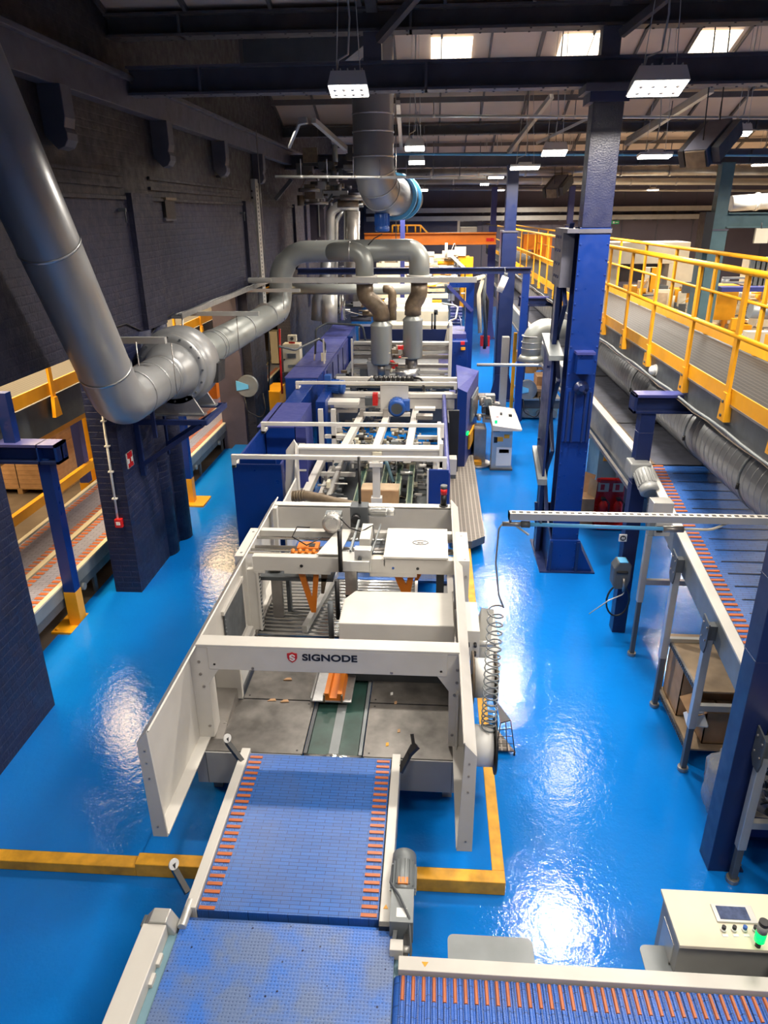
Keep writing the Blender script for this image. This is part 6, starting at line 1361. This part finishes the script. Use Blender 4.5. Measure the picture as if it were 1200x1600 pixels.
# =================================================================== RIGHT: SHELVING
t = thing('shelf_unit', 'low metal rack with dusty plywood shelves under the elevated conveyor', 'shelf', (3.5, 7.4, 0))
for z, nm in ((.98, 'u'), (.16, 'l')):
    s = MB(); s.box(3.08, 4.3, 6.85, 8.05, z, z + .02, 'ply')
    s.box(3.06, 3.085, 6.85, 8.05, z - .04, z + .03, 'steel')
    for i in range(26): s.box(3.05, 3.062, 6.88 + i * .045, 6.90 + i * .045, z - .03, z + .02, 'dgrey')
    s.build('shelf_board', t)
for x, y in ((3.08, 6.86), (3.08, 8.02), (4.28, 6.86), (4.28, 8.02)):
    s = MB(); s.box(x - .025, x + .02, y - .025, y + .02, 0, 1.0, 'steel')
    for i in range(16): s.box(x - .03, x - .025, y - .01, y + .005, .05 + i * .06, .08 + i * .06, 'dgrey')
    s.build('upright', t)
def carton(x0, x1, y0, y1, z0, z1, label, name='cardboard_box', open_=True, m='card'):
    t = thing(name, label, 'box', ((x0 + x1) / 2, (y0 + y1) / 2, z0)); w = .012; s = MB()
    for q in ((x0, x1, y0, y0 + w), (x0, x1, y1 - w, y1), (x0, x0 + w, y0, y1), (x1 - w, x1, y0, y1)): s.box(q[0], q[1], q[2], q[3], z0, z1, m)
    s.box(x0, x1, y0, y1, z0, z0 + w, m); s.build('carton', t)
    if open_:
        L = min(.22, (y1 - y0) * .5)
        for f_ in ([(x0, y0, z1), (x0, y1, z1), (x0 - L * .9, y1, z1 - L * .35), (x0 - L * .9, y0, z1 - L * .35)], [(x0, y1, z1), (x1, y1, z1), (x1, y1 + L * .8, z1 + L * .4), (x0, y1 + L * .8, z1 + L * .5)]):
            s = MB(); s.add(f_, [(0, 1, 2, 3)], m); o = s.build('flap', t); sm = o.modifiers.new('s', 'SOLIDIFY'); sm.thickness = .006
    else: s = MB(); s.box(x0, x1, y0, y1, z1 - w, z1, m); s.build('lid', t)
    return t
carton(3.12, 3.50, 7.45, 8.0, .18, .86, 'tall brown cardboard box standing on the lower plywood shelf at the back', open_=False)
t = carton(3.26, 3.95, 6.95, 7.35, .18, .62, 'open cardboard box with flaps on the front of the lower shelf')
for k in range(3): s = MB(); s.box(3.3 + .2 * k, 3.47 + .2 * k, 7.0, 7.3, .3, .55, 'card'); s.build('inner_carton', t)
s = MB(); s.add([(3.05, 6.95, .42), (3.28, 6.85, .48), (3.24, 7.12, .5), (3.08, 7.2, .44), (3.1, 6.98, .62), (3.24, 6.98, .64), (3.18, 7.12, .66)], [(0, 1, 5, 4), (1, 2, 6, 5), (2, 3, 4, 6), (4, 5, 6), (3, 0, 4), (0, 3, 2, 1)], 'paper')
tag(s.build('paper_bag', bevel=.02), 'crumpled white paper bag at the edge of the open cardboard box', 'bag')
t = thing('cardboard_box', 'small dark sided box with a white front on the upper plywood shelf', 'box', (3.75, 7.6, 1.0))
s = MB(); s.box(3.72, 4.0, 7.45, 7.75, 1.0, 1.14, 'dgrey'); s.box(3.70, 3.72, 7.45, 7.75, 1.0, 1.15, 'paper'); s.box(3.70, 4.0, 7.75, 7.77, 1.0, 1.15, 'card'); s.build('carton', t)
s = MB(); s.add([(3.62, 7.12, 1.005), (3.95, 7.1, 1.005), (3.98, 7.25, 1.02), (3.7, 7.35, 1.07)], [(0, 1, 2, 3)], 'plastic'); s.cyl((3.72, 7.22, 1.03), (3.74, 7.22, 1.04), .03, 'letter', n=12); tag(s.build('plastic_sheet'), 'clear plastic sleeve lying on the upper plywood shelf', 'plastic')
# clear bag and steel box behind the big post
def bag():
    bm = bmesh.new(); bmesh.ops.create_uvsphere(bm, u_segments=28, v_segments=18, radius=1)
    r_ = random.Random(5)
    for v in bm.verts:
        n = math.sin(v.co.x * 9 + v.co.z * 5) * .06 + math.sin(v.co.y * 13 + v.co.z * 3) * .05 + r_.uniform(-.03, .03)
        v.co *= (1 + n); v.co.x *= .26; v.co.y *= .30; v.co.z = v.co.z * .48
        if v.co.z > .3: v.co.x *= .5; v.co.y *= .5
    me = bpy.data.meshes.new('plastic_bag'); bm.to_mesh(me); bm.free(); me.materials.append(MT['bagp'])
    for p_ in me.polygons: p_.use_smooth = True
    o = bpy.data.objects.new('plastic_bag', me); COL.objects.link(o); o.location = (3.18, 5.95, .50); W[o.name] = Vector(o.location); return o
def _bagmat():
    m, nt, b = _new('clear_polythene'); b.inputs['Base Color'].default_value = (.82, .85, .88, 1); b.inputs['Roughness'].default_value = .15
    b.inputs['Transmission Weight'].default_value = .65; b.inputs['Alpha'].default_value = .62
    _bump(nt, b, _noise(nt, _coord(nt), 9, 4), .9, .03); return m
MT['bagp'] = _bagmat()
tag(bag(), 'clear polythene sack of rubbish behind the large blue post', 'bag')
t = thing('scrap_bin', 'metal bin of crumpled silvery scrap behind the large blue post', 'bin', (3.8, 5.95, 0))
s = MB(); s.box(3.15, 4.5, 5.6, 5.64, .16, .3, 'bluep'); s.box(3.15, 4.5, 5.6, 6.5, .12, .16, 'navy'); s.box(3.15, 3.19, 5.6, 6.5, .16, .3, 'bluep'); s.build('tray', t)
rs = random.Random(11); s = MB()
for i in range(150):
    x, y, z = rs.uniform(3.32, 4.35), rs.uniform(5.68, 6.35), .2 + rs.random() ** 1.2 * .75; a_ = rs.uniform(.03, .13)
    m = rs.choice(('plastic', 'plastic', 'dgrey', 'steel', 'black', 'paper'))
    s.add([(x + rs.uniform(-a_, a_), y + rs.uniform(-a_, a_), z + rs.uniform(-a_, a_) * .7) for _ in range(4)], [(0, 1, 2), (0, 2, 3), (0, 3, 1), (1, 3, 2)], m)
for i in range(10): s.tube(fillet([(rs.uniform(3.35, 4.3), 5.66, rs.uniform(.3, .8)) for _ in range(3)], .1, 4), .008, rs.choice(('black', 'plastic')), 5)
o = s.build('crumpled_scrap', t); o['kind'] = 'stuff'
s = MB(); s.box(3.5, 4.6, 5.75, 6.6, 1.02, 1.05, 'ply'); s.box(3.5, 4.6, 5.74, 5.76, .98, 1.04, 'black'); s.box(3.55, 3.60, 6.5, 6.55, 0, 1.02, 'dgrey'); s.box(3.6, 3.9, 5.9, 6.2, 1.05, 1.14, 'paper')
tag(s.build('work_table'), 'dusty table top partly hidden behind the large blue post', 'table')
# =================================================================== FAR RIGHT BACKGROUND
bgp = thing('sheet_feeder', 'tall beige portal machine beyond the yellow handrail', 'machine', (9, 30, 0))
s = MB(); bx(s, 945, 1075, 379, 412, 30, 1.5, 'cream'); s.build('top_housing', bgp, bevel=.02)
s = MB(); bx(s, 1046, 1072, 412, 500, 30, .9, 'cream'); s.build('right_leg', bgp); s = MB(); bx(s, 945, 960, 412, 480, 30.6, .6, 'cream'); s.build('left_leg', bgp)
s = MB(); bx(s, 955, 1046, 410, 440, 31, .4, 'dsteel'); s.build('dark_opening', bgp)
clutter(7.2, 12.5, 27.5, 29.5, 1.2, 3.4, 130, bgp, 'rollers_and_rods', ('cream', 'white', 'dgrey', 'steel', 'ply', 'cream', 'yellow'), (.1, .8))
s = MB(); bx(s, 1008, 1014, 418, 456, 29, .3, 'cream'); tag(s.build('machine_post'), 'pale upright post in the portal opening', 'post')
s = MB(); bx(s, 1017, 1023, 418, 456, 29, .3, 'yellow'); tag(s.build('machine_post'), 'orange-yellow upright post in the portal opening', 'post')
s = MB()
for k in range(8): bx(s, 1074, 1092, 425 + k * 5, 429 + k * 5, 33, .9, 'wood')
tag(s.build('pallet_stack'), 'stack of timber pallets beyond the handrail right of the portal', 'pallets')
s = MB(); bx(s, 1124, 1147, 446, 500, 27, .8, 'yellow'); tag(s.build('robot_cell'), 'orange-yellow machine block beside the teal column', 'machine')
t = thing('stacking_line', 'pale roller line with blue side beam at the right edge beyond the walkway', 'machine', (12, 26, 0))
s = MB(); bx(s, 1128, 1210, 449, 456, 25, .5, 'bluep'); s.build('side_beam', t)
s = MB(); bx(s, 1172, 1210, 403, 446, 27, .6, 'cream')
for k in range(5): bx(s, 1174 + 8 * k, 1176 + 8 * k, 403, 446, 26.9, .05, 'gmot')
s.build('mesh_panel', t)
s = MB(); s.cyl(AY(1172, 485, 22), AY(1215, 488, 22), .22, 'ductl', n=20); s.build('pipe', t)
clutter(9.2, 14.5, 21, 26, .9, 2.5, 150, t, 'machine_clutter', ('cream', 'white', 'ply', 'steel', 'cream', 'brown', 'yellow'), (.1, .8))
for py in (433, 440): s = MB(); bx(s, 1130, 1175, py, py + 3, 26, .1, 'alu'); s.build('rail', t)
s = MB(); bx(s, 1182, 1199, 357, 380, 24, .1, 'cream'); s.cyl(AY(1190, 357, 24), AY(1190, 348, 24), .02, 'dgrey', n=5); tag(s.build('notice_board'), 'cream board hanging below the teal beam at the right edge', 'panel')
s = MB(); s.cyl(AY(1142, 318, 28), AY(1215, 313, 28), .26, 'alu', n=20); s.cyl(AY(1176, 330, 27.6), AY(1176, 300, 27.6), .30, 'alu', n=20) if False else None
s.lathe(AY(1180, 315, 28), (1, 0, 0), [(0, .3), (.1, .3)], 'alu', 20); tag(s.build('overhead_pipe'), 'pale fat pipe above the teal beam at the right edge', 'pipe')
b = MB(); b.box(5.2, 26, 19, 51, 0.0, .004, 'beigef'if 'beigef' in MT else 'concrete'); struct(b.build('floor'))
t = thing('exit_sign', 'small green emergency exit sign on the far plum wall', 'sign', AY(960, 348, 50))
s = MB(); bx(s, 956, 967, 345, 350, 50, .1, 'signg' if 'signg' in MT else 'paper'); s.build('panel', t)
s = MB(); bx(s, 958, 960, 346, 349, 49.97, .02, 'paper'); bx(s, 962, 966, 347, 348, 49.97, .02, 'paper'); s.build('symbol', t)
# =================================================================== LEFT: THROUGH THE WALL OPENINGS
t = thing('belt_conveyor', 'pair of pale blue belt lanes edged with orange running behind the brick piers', 'conveyor', (-6.4, 12, 0))
s = MB(); s.box(-7.15, -6.42, 3, 30, .68, .72, 'beltl'); s.build('belt_lane', t)
s = MB(); s.box(-6.30, -5.75, 3, 30, .68, .72, 'beltl'); s.build('belt_lane', t)
s = MB(); pt = .13
for k in range(150):
    y = 7.0 + k * pt
    for xa, xb in ((-7.12, -7.0), (-6.56, -6.43), (-6.29, -6.17), (-5.90, -5.77)): s.box(xa, xb, y, y + pt * .55, .72, .726, 'tab')
s.build('orange_edging', t)
s = MB(); s.box(-5.74, -5.66, 3, 30, .72, .75, 'cream'); s.box(-5.72, -5.67, 3, 30, .52, .72, 'gmot'); s.build('side_rail', t); s = MB(); s.box(-7.24, -7.16, 3, 30, .55, .75, 'cream'); s.build('side_rail', t); s = MB(); s.box(-6.41, -6.31, 3, 30, .6, .745, 'cream'); s.build('centre_strip', t)
s = MB(); s.box(-7.1, -5.7, 3, 30, .35, .52, 'dgrey')
for y in range(4, 30, 2): s.cyl((-5.74, y, .38), (-5.66, y, .38), .06, 'gmot', n=12); s.box(-5.80, -5.76, y + .5, y + .6, 0, .5, 'dgrey')
s.build('under_frame', t)
tl = thing('steel_post', 'blue post with yellow lower half and square yellow foot plate in the left opening', 'post', (-5.57, 9.45, 0))
s = MB(); s.box(-5.66, -5.48, 9.36, 9.54, .42, 2.8, 'blue'); s.build('shaft', tl, bevel=.004)
s = MB(); s.box(-5.665, -5.475, 9.355, 9.545, .02, .62, 'yellow'); s.build('yellow_base', tl)
s = MB(); s.box(-5.86, -5.22, 9.13, 9.73, .0, .035, 'yellow')
for x, y in ((-5.8, 9.2), (-5.28, 9.2), (-5.28, 9.66), (-5.8, 9.66)): s.cyl((x, y, .035), (x, y, .07), .025, 'yellow', n=8)
s.build('foot_plate', tl)
s = MB(); s.box(-6.25, -5.3, 9.30, 9.60, 2.99, 3.03, 'bluep'); s.box(-6.25, -5.3, 9.3, 9.6, 2.74, 2.78, 'navy'); s.box(-6.25, -5.3, 9.42, 9.46, 2.78, 3.0, 'blue'); s.box(-5.34, -5.3, 9.3, 9.6, 2.74, 3.03, 'blue'); s.box(-5.6, -5.58, 9.3, 9.6, 2.74, 3.03, 'blue'); s.build('cantilever', tl)
s = MB(); s.box(-6.1, -5.93, 9.38, 9.52, 3.03, 3.75, 'blue'); s.build('upper_upright', tl)
t = thing('steel_post', 'yellow based post just visible at the corner of the second opening', 'post', (-5.3, 14.4, 0))
s = MB(); s.box(-5.38, -5.22, 14.3, 14.46, .7, 2.9, 'blue'); s.build('shaft', t); s = MB(); s.box(-5.385, -5.215, 14.295, 14.465, .03, .7, 'yellow'); s.box(-5.5, -4.95, 14.1, 14.7, 0.12, .155, 'yellow'); s.build('yellow_base', t)
# upper walkway behind the wall
t = thing('walkway', 'second walkway with yellow toe board seen through the wall openings at left', 'walkway', (-6.9, 15, 3.0))
s = MB(); s.box(-7.8, -6.3, 4, 28, 3.28, 3.32, 'grate'); s.build('grating_deck', t)
s = MB(); s.box(-6.30, -6.24, 4, 28, 2.75, 3.30, 'dgrey'); s.build('stringer', t)
s = MB(); s.box(-6.22, -6.19, 4, 28, 3.34, 3.54, 'yellow'); s.build('toe_board', t); s = MB(); s.box(-7.8, -7.78, 4, 28, 3.34, 3.54, 'yellow'); s.build('toe_board', t)
for y in (9.05, 11.05, 13.0, 15.0, 17.0, 19.0, 21.0):
    s = MB(); s.box(-6.19, -6.15, y - .05, y + .05, 3.0, 4.7, 'yellow'); s.prism([(y - .11, 2.98), (y + .11, 2.98), (y + .05, 3.3), (y - .05, 3.3)], 'x', -6.19, -6.13, 'yellow'); s.build('handrail_post', t)
for z in (4.0, 4.7): s = MB(); s.cyl((-6.17, 4, z), (-6.17, 28, z), .03, 'yellow', n=10); s.build('rail', t)
# barrier and guard columns on the far side
t = thing('safety_barrier', 'yellow safety barrier rails in front of the stacked cardboard', 'barrier', (-7.5, 12, 0))
def LX(px, py, x): return AX(px, py, x)
s = MB(); a, c = LX(28, 808, -7.5), LX(132, 738, -7.5); s.box(-7.54, -7.44, 7, c.y + 1.2, a.z - .09, a.z + .09, 'yellow'); s.build('lower_rail', t)
a = LX(95, 665, -7.5); s = MB(); s.box(-7.54, -7.44, 7, 15, a.z - .08, a.z + .08, 'yellow'); s.build('upper_rail', t)
for y in (7.8,): s = MB(); s.box(-7.6, -7.42, y, y + .18, 0, a.z + .1, 'yellow'); s.build('barrier_post', t)
t = thing('steel_post', 'blue square post with yellow base standing behind the pale belt lanes', 'post', (-7.62, 13.5, 0))
p = LX(138, 765, -7.6); s = MB(); s.box(-7.7, -7.52, p.y - .1, p.y + .1, .55, 3.2, 'bluep'); s.build('shaft', t); s = MB(); s.box(-7.71, -7.51, p.y - .11, p.y + .11, 0, .6, 'yellow'); s.box(-8.0, -7.3, p.y - .3, p.y + .3, 0, .03, 'yellow'); s.build('yellow_base', t)
t = thing('guard_column', 'tall folded yellow column guard right of the blue square post', 'guard', (-7.7, 14.8, 0))
q = LX(150, 745, -7.6); s = MB(); xa, xb = AY(131, 690, q.y).x, AY(151, 690, q.y).x; s.box(xa, xb, q.y, q.y + .06, 0, 3.2, 'yellow'); s.box(xb - .05, xb, q.y, q.y + .5, 0, 3.2, 'yellow'); s.build('sheet', t); s = MB(); s.box(-7.85, -7.35, q.y - .1, q.y + .6, 0, .04, 'yellow'); s.build('foot', t)
# palletised cardboard
def pallet_stack(x0, x1, y0, y1, z1, label):
    t = thing('cardboard_stack', label, 'cardboard stack', ((x0 + x1) / 2, (y0 + y1) / 2, 0), 'palletised cardboard blanks'); s = MB()
    for k in range(3): xx = x0 + (x1 - x0 - .12) * k / 2; s.box(xx, xx + .12, y0, y1, .0, .12, 'wood')
    s.box(x0, x1, y0, y1, .12, .15, 'wood'); s.build('pallet', t)
    s = MB(); z = .15; i = 0
    while z < z1:
        d = .003 * (i % 2); s.box(x0 + d, x1 - d, y0 + d, y1 - d, z, z + .052, 'card'); z += .055; i += 1
    s.build('cardboard_sheets', t)
    s = MB(); s.box(x0 - .004, x1 + .004, (y0 + y1) / 2, (y0 + y1) / 2 + .02, .15, z + .002, 'black'); s.box((x0 + x1) / 2, (x0 + x1) / 2 + .02, y0 - .004, y1 + .004, .15, z + .002, 'black'); s.build('strap', t)
pallet_stack(-10.6, -8.65, 15.0, 17.0, 2.1, 'tall pallet of flat cardboard behind the yellow barrier')
pallet_stack(-10.9, -8.75, 17.4, 19.4, 2.9, 'farther pallet of flat cardboard showing above the nearer stack')
pallet_stack(-12.5, -10.8, 13.8, 15.6, 1.9, 'pallet of cardboard left of the tall stack, at the very edge of the opening')
s = MB(); p = LX(288, 0, -6) if False else None
s.cyl((-6.3, 22.5, .72), (-6.3, 22.5, 1.35), .33, 'white', n=24); tag(s.build('white_drum'), 'white round drum standing at the end of the pale belt lanes', 'drum')
s = MB(); s.box(-7.2, -6.7, 21.5, 22.3, .72, 1.9, 'orange'); tag(s.build('orange_crate'), 'orange box beside the white drum beyond the fan', 'box')
# gap after the plum pier
t = thing('electrical_cabinet', 'cream electrical cabinet with a small display standing at the end of the brick wall', 'cabinet', (-4.6, 21.2, 0))
s = MB(); bx(s, 441, 470, 538, 582, 20.8, .4, 'cream'); s.build('body', t, bevel=.01)
s = MB(); bx(s, 447, 463, 552, 560, 20.77, .03, 'alu'); f = s.build('display_frame', t); s = MB(); bx(s, 449, 462, 553, 559, 20.75, .02, 'dgrey'); s.build('display', f)
s = MB(); bx(s, 443, 445, 561, 563, 20.76, .03, 'black'); bx(s, 450, 465, 570, 574, 20.77, .02, 'gmot'); s.build('handle', t)
s = MB(); bx(s, 441, 444, 582, 600, 20.8, .1, 'dgrey'); bx(s, 466, 470, 582, 600, 20.8, .1, 'dgrey'); s.build('leg', t)
t = thing('isolator_switch', 'cream isolator box with a black rotary knob above the cream cabinet', 'switch', AY(455, 530, 20.9))
s = MB(); bx(s, 449, 463, 524, 534, 20.9, .15, 'cream'); s.build('box', t, bevel=.006); s = MB(); s.cyl(AY(456, 529, 20.88), AY(456, 529, 20.80), .05, 'black', n=14); s.build('knob', t); s = MB(); bx(s, 451, 461, 534, 538, 20.95, .05, 'red'); s.build('red_plate', t)
s = MB(); s.tube([AY(437, 514, 19.6), AY(438, 560, 19.6), AY(441, 615, 19.6)], .03, 'red', 6); s.tube([AY(419, 512, 19.5), AY(421, 560, 19.5), AY(420, 610, 19.4)], .025, 'black', 6); tag(s.build('wall_cables'), 'dark and red cables running down in the gap beside the plum pier', 'cables')
s = MB(); p = AZ(432, 636, .13); s.prism([(p.x - .35, p.y - .4), (p.x + .25, p.y - .5), (p.x + .15, p.y + .9), (p.x - .25, p.y + .9)], 'z', .12, .75, 'yellow'); tag(s.build('yellow_guard'), 'yellow folded guard on the floor beyond the plum pier', 'guard')
s = MB(); bx(s, 421, 436, 518, 568, 27, .5, 'cream'); tag(s.build('cream_partition'), 'cream panel glimpsed through the gap beyond the plum pier', 'panel')
# conduits and trays on the wall
def wallrun(pa, pb, x, w, h, m, label, name='conduit', cat='conduit'):
    a, c = AX(*pa, x), AX(*pb, x); s = MB(); s.beam(a, c, w, h, m); return tag(s.build(name), label, cat)
t = thing('fire_conduit', 'vertical white conduit with clips running down the pier to the red call point', 'conduit', (-5.1, 10.27, 1.4))
s = MB(); a, c = AY(159, 640, 10.27), AY(184, 812, 10.27); s.cyl(a, (c.x, 10.27, c.z), .018, 'paper', n=10); s.build('tube', t)
s = MB()
for q in (.1, .32, .55, .8): p = a.lerp(c, q); s.box(p.x - .04, p.x + .04, 10.25, 10.3, p.z - .01, p.z + .012, 'paper')
s.build('clip', t)
t = thing('call_point', 'small red fire alarm call point on the pier', 'alarm', AY(185, 818, 10.26))
s = MB(); bx(s, 178, 191, 812, 825, 10.22, .08, 'red'); s.build('box', t, bevel=.006); s = MB(); bx(s, 181, 188, 816, 821, 10.215, .01, 'paper'); s.build('label', t)
t = thing('fire_sign', 'small red and white fire sign on the side of the brick pier', 'sign', AX(202, 718, XW))
a, c = AX(197, 718, XW + .0), AX(207, 718, XW); s = MB(); s.box(XW, XW + .015, a.y, c.y, AX(202, 731, XW).z, AX(202, 705, XW).z, 'paper'); s.build('plate', t)
y0, y1 = a.y, c.y; zc = AX(202, 718, XW).z; s = MB(); s.box(XW + .015, XW + .018, y0 + .02, y1 - .02, zc - .12, zc - .05, 'red'); s.box(XW + .015, XW + .018, y0 + .02, y1 - .02, zc + .03, zc + .13, 'red'); s.box(XW + .015, XW + .018, (y0 + y1) / 2 - .02, (y0 + y1) / 2 + .03, zc - .05, zc + .03, 'red'); s.build('symbol', t)
t = thing('cable_tray', 'galvanised cable tray running along the lintel of the second opening', 'cable tray', (-4.7, 16, 4.2))
s = MB(); s.box(-4.83, -4.62, 13.2, 24, 4.26, 4.30, 'galv'); s.box(-4.64, -4.62, 13.2, 24, 4.30, 4.36, 'galv'); s.build('tray', t)
s = MB()
for k in range(4): s.tube([(-4.66 - .035 * k, 13.2 + .6 * j, 4.33 + .012 * math.sin(j * 1.3 + k)) for j in range(18)], .013, 'dgrey' if k % 2 else 'alu', 5)
s.tube(fillet([(-4.65, 13.3, 4.3), (-4.65, 13.1, 3.7), (-4.7, 13.1, 3.4)], .1), .02, 'alu', 6); s.build('cable', t)
s = MB(); a, c = AX(400, 280, XW + .1), AX(411, 478, XW + .1); s.box(XW, XW + .12, a.y - .22, a.y + .15, c.z, a.z, 'alu')
for i in range(30): s.box(XW + .12, XW + .125, a.y - .1, a.y - .02, c.z + .1 + i * .1, c.z + .15 + i * .1, 'dgrey')
tag(s.build('slotted_upright'), 'tall slotted vertical cable channel on the brick wall by the duct bend', 'cable tray')
s = MB(); s.tube([(XW + .02, AX(px, py, XW).y, AX(px, py, XW).z) for px, py in ((150, 525), (175, 512), (195, 506), (215, 515), (235, 522), (245, 505), (270, 488))], .012, 'black', 5)
tag(s.build('wall_cable'), 'thin loose cable draped across the brick wall above the fan', 'cable')
s = MB()
for (px, py) in ((185, 325), (295, 275), (375, 333), (205, 262)): p = AX(px, py, XW); s.beam(p, p + Vector((.12, 0, .0)), .05, .05, 'dgrey'); s.cyl(p + Vector((.1, 0, -.1)), p + Vector((.1, 0, .1)), .012, 'dgrey', n=6)
s.build('x') if False else None
for i, (px, py) in enumerate(((185, 328), (338, 276), (375, 333))):
    p = AX(px, py, XW); s = MB(); s.beam(p, p + Vector((.12, 0, .0)), .04, .05, 'dgrey'); s.cyl(p + Vector((.1, 0, -.18)), p + Vector((.1, 0, .02)), .012, 'dgrey', n=6)
    tag(s.build('wall_hook'), 'small dark hook on the upper brick wall, ' + ('below the nearest corbels', 'under the third corbel', 'right of the black opening')[i], 'hook')
# dark service riser area at the end of the wall
t = thing('service_riser', 'dark cluster of pipes and panels at the far end of the brick wall', 'pipes', (-4, 26, 3))
s = MB(); bx(s, 483, 508, 310, 380, 25.0, .4, 'plum'); bx(s, 473, 482, 300, 480, 24.6, .5, 'brickn'); s.build('panel', t)
for pts_, r_, m in (([(516, 470), (516, 330), (530, 322), (560, 322)], .16, 'alu'), ([(525, 470), (526, 345), (538, 326)], .06, 'alu'), ([(540, 470), (540, 325)], .06, 'alu'), ([(551, 470), (551, 330)], .24, 'steel'), ([(496, 500), (497, 470), (510, 430), (512, 400)], .22, 'duct'), ([(515, 505), (515, 460)], .28, 'alu'), ([(535, 500), (535, 450)], .10, 'roller')):
    s = MB(); s.tube(fillet([AY(x, y, 25.5) for x, y in pts_], .35) if len(pts_) > 2 else [AY(x, y, 25.5) for x, y in pts_], r_, m, 18); s.build('pipe', t)
s = MB(); bx(s, 505, 527, 298, 302, 24, .3, 'alu'); bx(s, 496, 500, 305, 370, 24.9, .2, 'alu'); s.beam(AY(504, 325, 24), AY(520, 303, 24), .06, .06, 'dgrey'); s.beam(AY(430, 312, 22), AY(456, 280, 22), .1, .1, 'dgrey'); s.build('bracket', t)
clutter(-4.4, -2.2, 23.9, 24.6, 6.2, 7.6, 70, t, 'roof_services', ('dgrey', 'steel', 'brown', 'dsteel', 'alu'), (.08, .6))
clutter(-4.3, -2.4, 26, 27, 2.4, 5.2, 60, t, 'valves', ('dgrey', 'steel', 'brown', 'alu', 'dsteel'), (.08, .5))
# =================================================================== WORLD AND VIEW
w = bpy.data.worlds.new('world'); SC.world = w; w.use_nodes = True
w.node_tree.nodes['Background'].inputs[0].default_value = (.75, .82, 1, 1); w.node_tree.nodes['Background'].inputs[1].default_value = .3
vs_ = SC.view_settings; vs_.view_transform = 'Standard'; vs_.look = 'None'; vs_.gamma = 1; vs_.use_curve_mapping = False
vs_.exposure = EXPO
SC.cycles.max_bounces = 6
